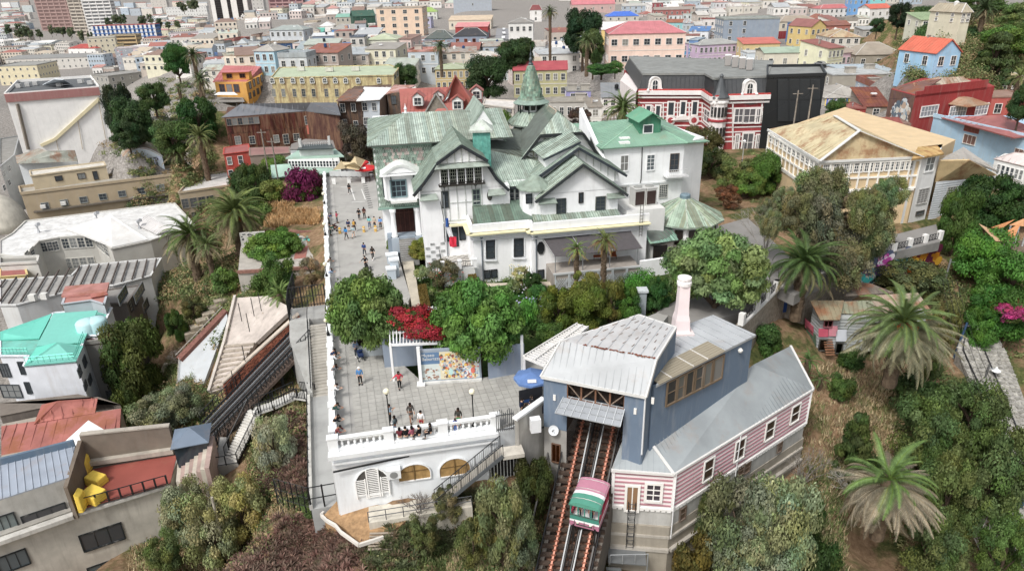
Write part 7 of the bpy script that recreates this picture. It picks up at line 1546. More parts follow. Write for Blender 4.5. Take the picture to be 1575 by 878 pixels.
b.slab('roof',[(1371,136,9),(1410,146,9),(1448,121,11),(1410,126,10.5)],.2,'rust','7d5a52',1);b.slab('roof',[(1410,146,8.9),(1445,135,8.9),(1445,118,11),(1405,128,10.3)],.2,'rust','b08c74',1);b.slab('roof',[(1440,137,9),(1508,133,9),(1480,118,10.8),(1440,120,10.9)],.2,'rust','b5a894',1)
m_=MB();A,B=b.p[0],b.p[1];e=(B-A).normalized();L=(B-A).length
m_.prism([A+ZU(.7),A+e*L*.1+ZU(.7),A+e*L*.1+V((.1,.4,.7)),A+V((.1,.4,.7))],8.5);m_.prism([A+e*L*.1+ZU(1.5),A+e*L*.9+ZU(1.5),A+e*L*.9+V((.1,.4,1.5)),A+e*L*.1+V((.1,.4,1.5))],8.5);m_.obj('stepped_parapet','paint',b.T,'a53232')
b.wins(0,((1417,164,1441,178),(1496,161,1518,176)),5,2,'f0eeec',glass=(.3,.32,.36),fr=.2)
m_=MB();q=PP(1475,172,A,B);m_.box(q+V((0,-.7,-.4)),(6.2,1.6,4.2),atan2(e.y,e.x));by=m_.obj('bay','paint',b.T,'a53232');m_=MB();qq=q+V((0,-.9,1.8));m_.lathe(qq,[(4.8,0),(4.8,.12),(1.2,1.3)],4,rz=R(45)+atan2(e.y,e.x));m_.obj('bay_roof','rust',by,'a58a70');win(b.T,A+V((0,-1.55,0)),B+V((0,-1.55,0)),(1461,164,1485,179),6,2,'f0eeec',glass=(.3,.32,.36),fr=.2)
D=b.p[4];nrm=(A-D).normalized();out=V((-abs(nrm.y),-abs(nrm.x),0)).normalized();out=V((nrm.y,-nrm.x,0));out=out if out.x<0 or out.y<0 else-out
MB().hull([D+out*.02+ZU(-.1),A+out*.02+ZU(-.1),A+out*.02-ZU(9),D+out*.02-ZU(9)],[D+out*.1+ZU(-.1),A+out*.1+ZU(-.1),A+out*.1-ZU(9),D+out*.1-ZU(9)]).obj('brown_side','worn',b.T,'7c5c58')
m_=MB();r_=RN(12)
for k in range(200):
 f=r_.uniform(.2,.92);zz=r_.uniform(-8,-1.5)
 if((f-.6)/.4)**2+((zz+5)/3.6)**2>1:continue
 c=D.lerp(A,f)+out*(.13+.0006*k)+ZU(zz);s=r_.uniform(.25,.8);m_.face([c+nrm*s*cos(q*pi/3+k)+V((0,0,s*sin(q*pi/3+k)))for q in range(6)],r_.choice(((.75,.72,.66),(.85,.82,.78),(.3,.4,.5),(.6,.45,.35),(.15,.2,.25),(.7,.75,.78))))
m_.obj('mural','print',b.T,'ffffff')
b=Bld('salmon_house_wall','red house continuing right of the stepped parapet with one tall window','house',[(1530,150),(1582,160),(1575,145),(1535,138)],6,0,'b3423a','paint',tc='8f6e60',par=.3);b.wins(0,((1537,158,1543,175),),1,2,'efe9e4')
b=Bld('rust_roof_low','low building under a long dark red metal roof behind the tan roofed house','building',[(1305,190),(1402,190),(1380,180),(1310,181)],6.5,0,'8a6a5c',flat=False);b.slab('roof',[(1302,182,7.6),(1382,180,7.6),(1405,212,5.6),(1330,196,6.2)],.2,'rust','96504a',1);
b=Bld('light_blue_building','pale blue walled building with a dusty red roof at the right edge','building',[(1436,180),(1580,213),(1600,190),(1560,178),(1455,178)],6.5,-1,'a8cbe3','paint',flat=False)
b.slab('roof',[(1448,181,6.8),(1560,212,6.8),(1610,205,6.8),(1540,177,8.2)],.2,'tin','a9635f',1.2)
m_=MB();A,B=b.p[0],b.p[1];m_.bar(A+ZU(.3),B+ZU(.3),.35,.7);m_.obj('parapet','paint',b.T,'b3d2e6');b.wins(0,((1482,208,1501,222),(1560,230,1580,244)),3,1,'e4e0d8',glass=(.2,.12,.1));b.wins(0,((1484,193,1506,203),),4,1,'a5584c',glass=(.25,.1,.08))
b=Bld('white_gallery_house','white house with a glazed gallery at the right edge below the pale blue wall','house',[(1530,245),(1600,262),(1600,240),(1545,236)],4.5,-2,'e2e2de','paint',flat=False);b.slab('roof',[(1528,244,4.6),(1602,262,4.6),(1602,238,6),(1560,234,6)],.2,'tin','d3c6c2',1);b.wins(0,[(1533+k*7,253+k*1.8,1538+k*7,268+k*1.8)for k in range(6)],1,2,'efefec')
T=thing('sunshade_terrace','terrace with orange tan canvas sails over a timber frame at the right edge','terrace',P(1545,385,-1))
for pts,col in((((1506,344,2),(1561,371,1),(1532,371,1.5)),'c9a077'),(((1524,350,2.2),(1562,337,2.5),(1540,352,1.8)),'d08a50'),(((1541,360,1.8),(1571,342,2.4),(1560,366,1.6)),'d08a50'),(((1552,346,2),(1575,336,2.4),(1575,348,2)),'cf9560')):
 MB().slab([P(*q)for q in pts],.05).obj('canvas_sail','fabric',T,col)
for u in(1530,1542,1555,1568):MB().bar(P(u,392,-2),P(u,392,-2)+ZU(4),.14).obj('post','wood',T,'b9bcc0')
MB().prism([P(u,v,-.8)for u,v in((1520,385),(1580,400),(1580,370),(1540,365))],-4).obj('deck','wood',T,'7c6a5a')
def shack():
 z=-2.5;T=thing('hillside_shack','patched timber shack with pink panels and rusty tin roofs on the slope','house',P(1290,520,-6))
 def pl(name,pts,m,col,rib=0,th=.12):
  q=[P(*x)for x in pts];m_=MB();m_.slab(q,th)if abs(pnorm(q).z)>.15 else m_.hull([x+V((0,.12,0))for x in q],q);o=m_.obj(name,m,T,col)
  if rib:r_=MB();ribs(r_,q,rib,.06,.05,jit=.25);stuff(r_.obj('roof_seam',m,o,col))
 pl('roof',[(1262,492,-2.6),(1292,492,-2.6),(1298,462,-1.4),(1246,462,-1.4)],'rust','8f8468',.5);pl('roof',[(1291,482,-2.7),(1355,484,-2.7),(1340,462,-1.6),(1280,464,-1.6)],'rust','8c9078',.5)
 pl('roof',[(1290,483,-3),(1330,484,-3),(1325,466,-2),(1298,466,-2)],'rust','7f6c60',.5)
 pl('roof',[(1325,482,-2.6),(1434,480,-3.2),(1412,450,-1.8),(1345,454,-1.6)],'rust','a89684',.5);pl('roof',[(1300,455,-1.6),(1375,450,-1.8),(1340,436,-1.2),(1310,432,-1.2)],'rust','80766a',.5)
 for m2,col,pts,zb in(('paint','b9bdc0',((1250,476),(1264,490),(1292,490),(1296,466),(1252,466)),-6.6),('paint','aeb2b0',((1290,488),(1340,490),(1425,486),(1410,462),(1300,462)),-7)):
  q=[P(u,v,-2.9)for u,v in pts];MB().prism(q,zb).obj('wall',m2,T,col)
  n=9;m_=MB()
  for a,b_ in zip(q[:2],q[1:3]):[m_.bar(V((a.x,a.y,-3.1-k*.38))-V((.04,.06,0)),V((b_.x,b_.y,-3.1-k*.38))-V((.04,.06,0)),.05,.04)for k in range(n)]
  stuff(m_.obj('board','paint',T,'9a9e9e'))
 def panel(name,u0,v0,u1,v1,u2,v2,u3,v3,Y0,Y1,col,m='paint'):
  q=[PY(u0,v0,Y0),PY(u1,v1,Y1),PY(u2,v2,Y1),PY(u3,v3,Y0)];MB().hull([x+V((.1,.15,0))for x in q],q).obj(name,m,T,col)
 a,b_,c=P(1250,476,-2.9),P(1264,490,-2.9),P(1292,490,-2.9);off=V((-.15,-.2,0))
 def wallpanel(A,B,box,name,col,m='paint'):
  u0,v0,u1,v1=box;A=A+off;B=B+off;q=[PP(u0,v1,A,B),PP(u1,v1,A,B),PP(u1,v0,A,B),PP(u0,v0,A,B)];zt=(q[2].z+q[3].z)/2;zb=(q[0].z+q[1].z)/2
  for x,zz in zip(q,(zb,zb,zt,zt)):x.z=zz
  MB().hull([x-off*.6 for x in q],q).obj(name,m,T,col)
 wallpanel(b_,c,(1259,506,1274,518),'pink_panel','d0506c');wallpanel(b_,c,(1275,502,1288,517),'pink_panel','dd8496');wallpanel(a,b_,(1237,496,1252,510),'pink_panel','c9546e');wallpanel(a,b_,(1239,508,1256,528),'green_base','4a6a50');wallpanel(c,P(1340,490,-2.9),(1286,508,1302,525),'white_sheet','d4d9e2')
 win(T,b_+off,c+off,(1268,493,1279,502),2,1,'9a5860',near=False,glass=(.05,.04,.04));win(T,b_+off,c+off,(1260,522,1270,538),1,1,'4c4a44',near=False,glass=(.02,.02,.02),name='doorway');win(T,b_+off,c+off,(1286,528,1294,542),1,1,'4c4a44',near=False,glass=(.02,.02,.02),name='doorway')
 q=PP(1273,530,b_+off,c+off)+V((0,-.4,0))
 for k in range(7):MB().box(q+V((0,-.2*k+.6,.6-.22*k)),(1.0,.25,.06)).obj('step','wood',T,'9a6a48')
shack()
o=P(1200,478,-4);m_=MB();m_.box(o+ZU(.7),(1.0,.9,1.4),.2);m_.box(o+ZU(1.45),(1.1,1.0,.12),.2);tag(m_.obj('waste_bin','plastic',None,'1f4f96'),'blue plastic waste bin on the slope beside the retaining wall','bin')
def wall_r():
 q=[P(1140,500,0),P(1163,478,0),P(1193,448,0),P(1216,428,0),P(1246,428,0),P(1310,404,0),P(1373,388,0),P(1444,370,0)]
 T=thing('bridge_wall','stone retaining wall with white piers and iron panels carrying the street on the right','wall',q[3])
 for a,b in zip(q,q[1:]):
  d=(b-a).normalized();n=V((-d.y,d.x,0));MB().prism([a,b,b+n*.5,a+n*.5],-9 if a.x<34 else-6).obj('wall','stone',T,'a89c8c');MB().bar(a+ZU(.1),b+ZU(.1),.5,.25).obj('coping','enamel',T,'dedcd8')
  L=(b-a).length;k=max(1,round(L/3.2))
  for i in range(k+1):m_=MB();x=a.lerp(b,i/k);m_.box(x+ZU(.7),(.55,.55,1.3),atan2(d.y,d.x));m_.obj('pier','enamel',T,'eceae6')
  for i in range(k):
   m_=MB();x,y=a.lerp(b,(i+.12)/k),a.lerp(b,(i+.88)/k);z_=ZU(1);m_.bar(x+z_*1.1,y+z_*1.1,.06);m_.bar(x+z_*.35,y+z_*.35,.06)
   for j in range(5):f=x.lerp(y,j/4);g=x.lerp(y,min(1,(j+1)/4));m_.bar(f+z_*.35,f+z_*1.1,.04);m_.bar(f+z_*.35,g+z_*1.1,.03);m_.bar(f+z_*1.1,g+z_*.35,.03)
   m_.obj('iron_panel','metal',T,'3a3c40')
 A,B=q[4],q[7];m_=MB();r_=RN(21)
 def blob(u,v,s,col,k):c=PP(u,v,A+V((0,-.04-.001*k,0)),B+V((0,-.04-.001*k,0)));d=(B-A).normalized();m_.face([c+d*s*cos(i*pi/4)+V((0,0,s*.8*sin(i*pi/4)))for i in range(8)],col)
 k=0
 for _ in range(120):k+=1;u=r_.uniform(1300,1400);blob(u,425-(u-1300)*.28+r_.uniform(-14,12),r_.uniform(.3,1.0),r_.choice(((.05,.07,.15),(.1,.12,.2),(.08,.1,.12),(.15,.1,.2),(.1,.3,.35))),k)
 for _ in range(60):k+=1;u=r_.uniform(1400,1450);blob(u,402-(u-1400)*.28+r_.uniform(-14,14),r_.uniform(.3,.9),r_.choice(((.5,.2,.02),(.7,.4,.05),(.12,.02,.05),(.2,.04,.03),(.45,.12,.02))),k)
 for _ in range(26):k+=1;blob(1360+r_.uniform(-10,12),401+r_.uniform(-7,7),r_.uniform(.25,.6),r_.choice(((.6,.12,.4),(.75,.3,.6),(.5,.08,.35),(.8,.75,.8))),k)
 for _ in range(60):k+=1;u=r_.uniform(1312,1352);blob(u,428+r_.uniform(-7,7),r_.uniform(.2,.5),r_.choice(((.05,.45,.45),(.1,.6,.55),(.03,.1,.12),(.5,.6,.6))),k)
 m_.obj('mural','print',T,'ffffff')
wall_r()
def leafmesh(name,cen,nrm,size,tint,mat='leaf',asp=.55):
 """one pointed four-cornered leaf per centre"""
 n=len(cen);nrm=nrm/np.linalg.norm(nrm,axis=1,keepdims=True);rg=np.random.default_rng(n)
 a=np.cross(nrm,rg.normal(size=(n,3)));a/=np.linalg.norm(a,axis=1,keepdims=True)+1e-9;b=np.cross(nrm,a)
 L=size[:,None];v=np.stack([cen-a*L,cen-b*L*asp+nrm*L*.12,cen+a*L,cen+b*L*asp+nrm*L*.12],1).reshape(-1,3)
 me=MN(name);me.vertices.add(4*n);me.vertices.foreach_set('co',v.astype(np.float32).ravel());me.loops.add(4*n);me.loops.foreach_set('vertex_index',np.arange(4*n,dtype=np.int32))
 me.polygons.add(n);me.polygons.foreach_set('loop_start',np.arange(0,4*n,4,dtype=np.int32));me.polygons.foreach_set('loop_total',np.full(n,4,dtype=np.int32));me.update(calc_edges=True)
 at=me.attributes.new('tint','FLOAT_COLOR','FACE');at.data.foreach_set('color',np.concatenate([tint,np.ones((n,1))],1).astype(np.float32).ravel());me.materials.append(M[mat]);return me
CR={}
def crown(kind,seed):
 """unit crown: x,y within about 1, z from 0 to 1"""
 if(kind,seed)in CR:return CR[kind,seed]
 rg=np.random.default_rng(seed*17+len(kind));K=dict(dome=(90,330,.034,.2),round=(46,250,.038,.3),fine=(70,330,.025,.22),dense=(64,380,.032,.25),loose=(38,280,.034,.22),conifer=(60,280,.038,.22),bush=(26,240,.06,.36),grey=(46,330,.03,.25),far=(16,60,.13,.36),weep=(64,330,.03,.22))[kind]
 nc,nl,sz,cr_=K;C=[]
 while len(C)<nc:
  if kind=='dome':
   i=len(C);zf=1-1.7*(i+.5)/nc;rf=(1-zf*zf)**.5;q=.8 if i%3 else .5;C.append(np.array([rf*np.cos(i*2.4)*q,rf*np.sin(i*2.4)*q,.5+.38*zf*(q+.2)])+rg.normal(size=3)*.04);continue
  p=rg.normal(size=3);p/=np.linalg.norm(p);r=rg.uniform(.45,.95)**.6
  if kind=='conifer':z=rg.uniform(0,1);a=rg.uniform(0,2*np.pi);w=(1-z)**.8*rg.uniform(.6,.85)+.03;c=np.array([w*np.cos(a),w*np.sin(a),z*.95])
  else:
   p=np.sign(p)*np.abs(p)**.75;c=p*r*np.array([.74,.74,.44]);c[2]+=.48
   if c[2]<.06:c[2]=.06+rg.uniform(0,.1)
  C.append(c)
 C=np.array(C);cen=[];nr=[];ti=[];ss=[]
 for c in C:
  rr_=cr_*rg.uniform(.6,1.3);d=rg.normal(size=(nl,3));d/=np.linalg.norm(d,axis=1,keepdims=True);d[:,2]=np.abs(d[:,2])*rg.choice([1,1,1,-.6],nl);rad=rr_*rg.uniform(.5,1.08,nl)
  p=c+d*rad[:,None]*np.array([1,1,.62 if kind!='conifer' else .35])
  if kind=='weep':p[:,2]-=rg.uniform(0,.16,nl)**1.2*2*(rg.random(nl)<.5)
  base=rg.uniform(.72,1.22);t=np.ones((nl,3))*base*rg.uniform(.75,1.25,(nl,1));t[:,0]*=rg.uniform(.85,1.25);t[:,2]*=rg.uniform(.7,1.1)
  cen.append(p);nr.append(d+rg.normal(size=(nl,3))*.45+np.array([0,0,.25]));ti.append(t);ss.append(sz*rg.uniform(.6,1.3,nl))
 cen=np.concatenate(cen);me=leafmesh('crown',cen,np.concatenate(nr),np.concatenate(ss),np.concatenate(ti));CR[kind,seed]=(me,C);return CR[kind,seed]
TR={}
def trunkmesh(kind,seed):
 if(kind,seed)in TR:return TR[kind,seed]
 me,C=crown(kind,seed);r=RN(seed);b=MB()
 b.tube([(0,0,-.35),(0,0,0),(r.uniform(-.04,.04),r.uniform(-.04,.04),.3),(r.uniform(-.06,.06),r.uniform(-.06,.06),.6)],[.085,.07,.055,.03],7)
 for k in range(0,len(C),4):
  c=C[k];z0=min(.5,max(.05,c[2]-.3));b.tube([(0,0,z0),(c[0]*.5,c[1]*.5,z0+(c[2]-z0)*.6),tuple(c)],[.035,.022,.008],5)
 TR[kind,seed]=b.mesh('trunk','bark');return TR[kind,seed]
def tree(label,u,vt,vb,wpx,kind,col,seed=1,cat='tree',group=None,z=None,name=None,hmin=1.2,trunk='5a4a3c',g=None,depth=1.0):
 """u, vt..vb: photo pixels of crown centre line, top and foot; wpx crown width"""
 f=g or(P(u,vb,z)if z is not None else G(u,vb));top=PY(u,vt,f.y);h=max(hmin,top.z-f.z);w=wpx/FPX*(f-CAM).dot(cf)/2
 nm=name or{'tree':'tree','shrub':'shrub','bush':'bush','conifer':'conifer'}.get(cat,'tree')
 T=thing(nm,label,cat,f,rnd.uniform(0,6.28),group);me,C=crown(kind,seed);S=MD((w/.95,w/.95*depth,h,1))
 zc=h*.05 if kind not in('bush','far')else 0
 child(me,'crown',T,col,MTr((0,0,zc))@MD((w/.95,w/.95*depth,h-zc,1)))
 child(trunkmesh(kind,seed),'trunk',T,trunk,MD((w/.95*.8,w/.95*.8,h,1)));return T
def tree_z(label,u,vt,vb,wpx,kind,col,Y,**k):
 t=PY(u,vt,Y);zf=tz(t.x,t.y);g=V((t.x,t.y,max(zf,-60)-.2));return tree(label,u,vt,vb,wpx,kind,col,g=g,**k)
def frond(seed,L,droop,n=58,dead=False,wl=.5):
 r=RN(seed);b=MB();pts=[];ang=.38;yw=0;dy=r.uniform(-.09,.09);p=ZU(0);k_=12
 for i in range(k_+1):
  pts.append(p.copy());yw+=dy;p=p+V((cos(ang)*cos(yw),cos(ang)*sin(yw),sin(ang)))*L/k_;ang-=droop/k_*(.5+i/k_)
 b.tube(pts,[.06-.045*i/k_ for i in range(k_+1)],3,(1,.95,.6)if not dead else(.8,.75,.6))
 for i in range(n):
  f=.12+.88*i/n;x=f*k_;j=min(int(x),k_-1);q=pts[j].lerp(pts[j+1],x-j);d=(pts[j+1]-pts[j]).normalized();l=wl*sin(pi*min(1,f*.82+.18))**.6*r.uniform(.8,1.1)
  for s in(-1,1):
   lat=V((0,s,0));up=d.cross(lat)*s;tip=q+(lat*.75+d*.55+ZU(-.25 if not dead else-.45)).normalized()*l;g=r.uniform(.75,1.25);w=d*.055*L/4
   b.face([q-w*.6,q+w*.6,tip],(g,g,g*.9))
 return b.mesh('frond','leaf')
FR_={k:[frond(i*7+1+dr*3,1.0*4,(1.3,2.0,2.6)[dr])for i in range(4)]for dr,k in enumerate(('up','mid','low'))}
FR_['dead']=[frond(60+i,3.6,.8+.3*i,44,True,.5)for i in range(4)]
PT=None
def palm(label,u,vc,rpx,tall,col='4f6a2c',dead=0,Y=None,z=None,n=62,orange=False,group=None,name='date_palm',dcol='8f8468'):
 """u, vc: pixel of the crown heart, rpx crown radius in pixels, tall: trunk height in metres"""
 if Y is not None:c=PY(u,vc,Y)
 else:c=P(u,vc,z)
 R_=rpx/FPX*(c-CAM).dot(cf);s=R_/3.75;gz=tz(c.x,c.y)
 T=thing(name,label,'palm tree',(c.x,c.y,c.z),rnd.uniform(0,6),group)
 b=MB();hh=max(tall,1.5);r_=RN(int(u));pts=[(0,0,.3)]+[(0,0,.3-(hh+2)*k/14)for k in range(1,15)];b.tube(pts,[.5*s*(1.25 if k<2 else 1)*(1+.08*(k%2))for k in range(15)],10)
 for k in range(90):a=r_.uniform(0,6.28);z_=-r_.uniform(0,hh);rr_=.5*s;b.bar((rr_*cos(a),rr_*sin(a),z_),(rr_*1.25*cos(a),rr_*1.25*sin(a),z_+.25),.14,.08)
 b.f and None;o=ON('trunk',b.mesh('trunk','bark'));o.color=(*lin('6e5c48'),1);link(o,T)
 tot=n+dead
 for k in range(tot):
  a=k*2.39996+r_.uniform(-.3,.3)
  if k<n:
   f=k/n;el=1.35-1.75*f**.8+r_.uniform(-.1,.1);fr=FR_['up' if f<.3 else 'mid' if f<.7 else 'low'][r_.randrange(4)];sc_=s*r_.uniform(.88,1.08)*(.75 if f<.12 else 1);g_=r_.uniform(.8,1.25);cc=[x*g_ for x in lin(col)];
   if f>.8:cc=[x*.6+y*.4 for x,y in zip(cc,lin(dcol))]
   m_=MTr((0,0,.35*s*(1-f)))@MR(a,4,'Z')@MR(-el+.2,4,'Y')@MD((sc_,sc_,sc_,1))
  else:
   f=(k-n)/max(1,dead);el=-.1-.95*f+r_.uniform(-.22,.22);fr=FR_['dead'][r_.randrange(4)];sc_=s*r_.uniform(.75,1.3);g_=r_.uniform(.6,1.25);cc=[x*g_ for x in lin(dcol)]
   m_=MTr((0,0,-.25*s))@MR(a,4,'Z')@MR(-el,4,'Y')@MD((sc_,sc_,sc_,1))
  child(fr,'frond',T,cc,m_)
 if orange:
  b=MB()
  for k in range(260):a=r_.uniform(0,6.28);rr_=r_.uniform(.2,1.0);zz=r_.uniform(-.5,.35);q=V((rr_*cos(a),rr_*sin(a),zz))*s*1.1;b.tube([q*.6,q,q+ZU(-.25)],.035,3)
  o=ON('fruit_stalks',b.mesh('fruit_stalks','petal'));o.color=(*lin('cc6420'),1);link(o,T)
 return T
OL,GR,DK,LM='47591f','3d5e20','22361a','56772a'
tree('round dense tree shading the left side of the square',572,424,536,146,'dome','56763a',1,z=0,depth=.8)
tree('glossy green tree with a dense round crown beside the poster wall',738,440,562,144,'dome','4c7a30',2,z=.3,depth=.8)
def bougain(label,u,v,w,h,col,z,seed,nm='bougainvillea',cat='bougainvillea'):
 c=P(u,v,z);k=(c-CAM).dot(cf)/FPX;T=thing(nm,label,cat,c);me,C=crown('bush',seed);me2=CR.get(('petal',seed))
 if not me2:
  me2=me.copy();me2.materials.clear();me2.materials.append(M['petal']);CR['petal',seed]=me2
 child(me2,'flowers',T,col,MD((w*k/2,w*k/2*.8,h*k,1)));m3,_=crown('bush',seed+9);child(m3,'foliage',T,'3c5220',MD((w*k/2*.9,w*k/2*.72,h*k*.85,1)))
 b=MB();b.tube([(0,0,.1),(.2,.3,-1.5),(.1,.2,-3.8)],[.06,.08,.1],6);o=ON('stem',b.mesh('stem','bark'));o.color=(*lin('5a4636'),1);link(o,T)
bougain('crimson bougainvillea spilling over the white pergola, upper part',632,502,78,30,'b02236',3.7,3);bougain('crimson bougainvillea spilling over the white pergola, lower right part',658,518,72,24,'a81f32',3.8,4)
bougain('purple bougainvillea cascading beside the promenade wall',468,318,58,58,'6d1c50',-3.5,5);bougain('dark red tangled bougainvillea behind the purple one',478,300,42,40,'5b2a34',-2.0,6)
bougain('magenta bougainvillea at the right edge',1556,492,58,24,'b0307c',-4,7);bougain('salmon orange bougainvillea above the magenta one',1566,474,40,12,'c67a58',-3.2,8)
gar=[('tall clipped bush left of the museum steps',604,363,390,20,'dense','57702a'),('large rounded hedge bush right of the museum steps',655,368,402,50,'dome','6a7427'),('twiggy rose bush in front of the museum terrace',682,400,440,54,'loose','5c6048'),('white flowering shrub beside the garden path',650,410,432,24,'bush','7a9060'),('pale flowering tree in the middle of the garden',802,410,440,34,'loose','9aa070'),('dark small shrub behind the pale flowering tree',820,420,445,30,'dense','2c4a20'),('bright green shrub below the lawn',812,462,510,34,'bush','4f8a30'),('low feathery shrub by the garden beds',790,432,452,24,'bush','6b8050'),('olive green shrub mass left of the garden palms',858,440,505,64,'dense','5d7022'),('yellowish shrub behind the olive shrub mass',900,418,470,60,'loose','6a702a'),('broad bronze green shrub in front of the lattice',905,436,506,74,'dense','55681f'),('rust tipped shrub by the white post',938,424,500,56,'loose','5e6426'),('dark green shrub behind the station roof',962,440,496,50,'dense','3f6a22'),('bright green round bush beside the white garden wall',985,420,470,56,'round','3f7a24'),('small fern like plant by the garden wall',826,440,462,30,'bush','3a6a2c'),('low shrub at the foot of the right hand tree',845,500,525,44,'bush','4a6e2a'),('deep green shrub near the pavilion steps',1010,425,482,44,'dense','2f5a28')]
for i,(lab,u,vt,vb,w,kd,col)in enumerate(gar):tree(lab,u,vt,vb,w,kd,col,i%4+1,'shrub',z=-.8)
tree('wide airy tree with light green crown behind the pink chimney',1098,362,476,150,'dome','668550',3,z=-.2,depth=.8);tree('second airy tree crown below the round pavilion',1056,374,470,80,'loose','557042',4,z=-.2)
tree('young tree over the street right of the chimney tree',1150,400,470,50,'loose','5c7a3a',5,z=-.2)
pep=[(1222,286,395,96,5),(1262,262,410,104,6),(1318,270,400,100,7),(1352,275,360,76,8),(1240,330,440,84,9),(1335,318,425,90,10),(1295,330,440,96,11),(1190,290,360,60,12)]
T=thing('pepper_tree','huge grey green spreading tree with drooping clumps in front of the tan roofed house','tree',G(1285,440))
rp_=RN(41)
for i,(u0,vt0,vb0,w0,sd)in enumerate(pep*3):
 u=u0+rp_.uniform(-26,26);vt=vt0+rp_.uniform(-8,34);w=w0*rp_.uniform(.45,.75);vb=vt+w*rp_.uniform(.9,1.5);Yq=74+rp_.uniform(-3,4)
 c=PY(u,vb,Yq);tp=PY(u,vt,Yq);k=(c-CAM).dot(cf)/FPX;me,C=crown('weep' if i%3 else 'grey',i%4+1);child(me,'foliage_clump',T,[x*rp_.uniform(.8,1.2)for x in lin('66704a')],MTr(V((c.x,c.y,c.z))-T.location)@MR(i*1.7,4,'Z')@MR(rp_.uniform(-.3,.3),4,'X')@MD((w*k/1.7,w*k/1.7*.9,tp.z-c.z,1)))
 if i<8:b=MB();e_=V((c.x,c.y,(c.z+tp.z)/2))-T.location;b.tube([(0,0,-1),(e_.x*.3,e_.y*.3,e_.z*.4),tuple(e_)],[.5,.3,.1],7);o=ON('limb',b.mesh('limb','bark'));o.color=(*lin('54483c'),1);link(o,T)
rt=[('broad dark evergreen right of the clapboard wing',1515,268,350,100,'dense','2a4a20'),('slender bright tree by the mural wall',1460,290,395,62,'dense','3e5c22'),('dark tree at the right edge below the glazed gallery',1558,285,350,60,'dense','2c4a22'),('pale olive bush left of the great pepper tree',1130,240,300,70,'loose','5c6a38'),('rust leaved tree between the palace and the pepper tree',1120,285,320,50,'loose','6c4a34'),('light green shrub beside the rust leaved tree',1150,262,305,54,'dense','58772e'),('dense green shrub under the tan roofed house',1175,235,300,56,'dense','456a26'),('brown grey thicket in front of the red palace',1075,190,262,76,'loose','52502f'),('dark thicket below the red palace',1092,225,275,60,'dense','3b4a26'),('bushy green tree at the bridge end',1500,355,440,90,'dense','467a26'),('broad leaved tree over the magenta flowers',1545,395,470,90,'round','3f7024'),('wide green shrub over the stair street',1530,440,520,100,'dense','35661f'),('fresh green shrub left of the stair street lamp',1500,470,540,60,'dense','3c6a22'),('yellow flowering shrub among the green ones',1520,455,500,44,'loose','8a8a34'),('olive thicket below the mural wall',1395,405,455,120,'loose','4f5a34'),('pale shrub right of the big date palm',1445,455,540,50,'loose','62693a'),('thicket along the stair street edge',1420,520,590,50,'loose','4a5a30')]
for i,(lab,u,vt,vb,w,kd,col)in enumerate(rt):tree(lab,u,vt,vb,w,kd,col,i%4+1)
br=[('dark conifer beside the striped building end',1305,635,735,66,'conifer','42572c'),('big grey green wattle at the foot of the striped building',1130,740,885,130,'grey','66755a'),('pale wattle in the lower centre right',1190,745,900,110,'grey','7a8c6a'),('silver leaved wattle at the bottom edge',1150,810,920,110,'grey','76886c'),('olive bush at the plinth of the striped building',1062,830,900,60,'bush','55501f'),('dark spreading conifer in the middle of the right slope',1410,610,730,110,'fine','4c6434'),('broad dark conifer right of it',1478,590,700,110,'fine','485f32'),('large olive conifer above the stair street bend',1500,655,800,130,'fine','526838'),('olive green conifer below the middle one',1440,700,830,110,'fine','556a38'),('low conifer at the bottom right',1420,790,900,100,'fine','506538'),('bright bush at the bottom right corner',1530,800,900,90,'fine','4d6a30'),('dark bush under the pale palm',1250,830,900,60,'bush','2f4a20'),('dark green shrub below the lower palm',1235,760,840,50,'dense','35521f'),('small conifer by the dirt track',1340,700,770,50,'fine','3a5226'),('thicket under the big date palm',1410,585,640,80,'bush','3c5228'),('shrub beside the cobbled stair street',1470,600,660,80,'grey','56643c'),('small green shrub by the retaining wall',1180,500,545,40,'bush','3a5f2c'),('low shrub by the shack steps',1308,540,566,44,'bush','33521f'),('weedy green patch beside the roof corner',1290,580,615,40,'bush','46602a'),('dark shrub behind the big wattle',1080,750,840,60,'grey','4a5a36')]
for i,(lab,u,vt,vb,w,kd,col)in enumerate(br):tree(lab,u,vt,vb,w,kd,col,i%4+1,'conifer' if 'conifer' in lab else 'shrub')
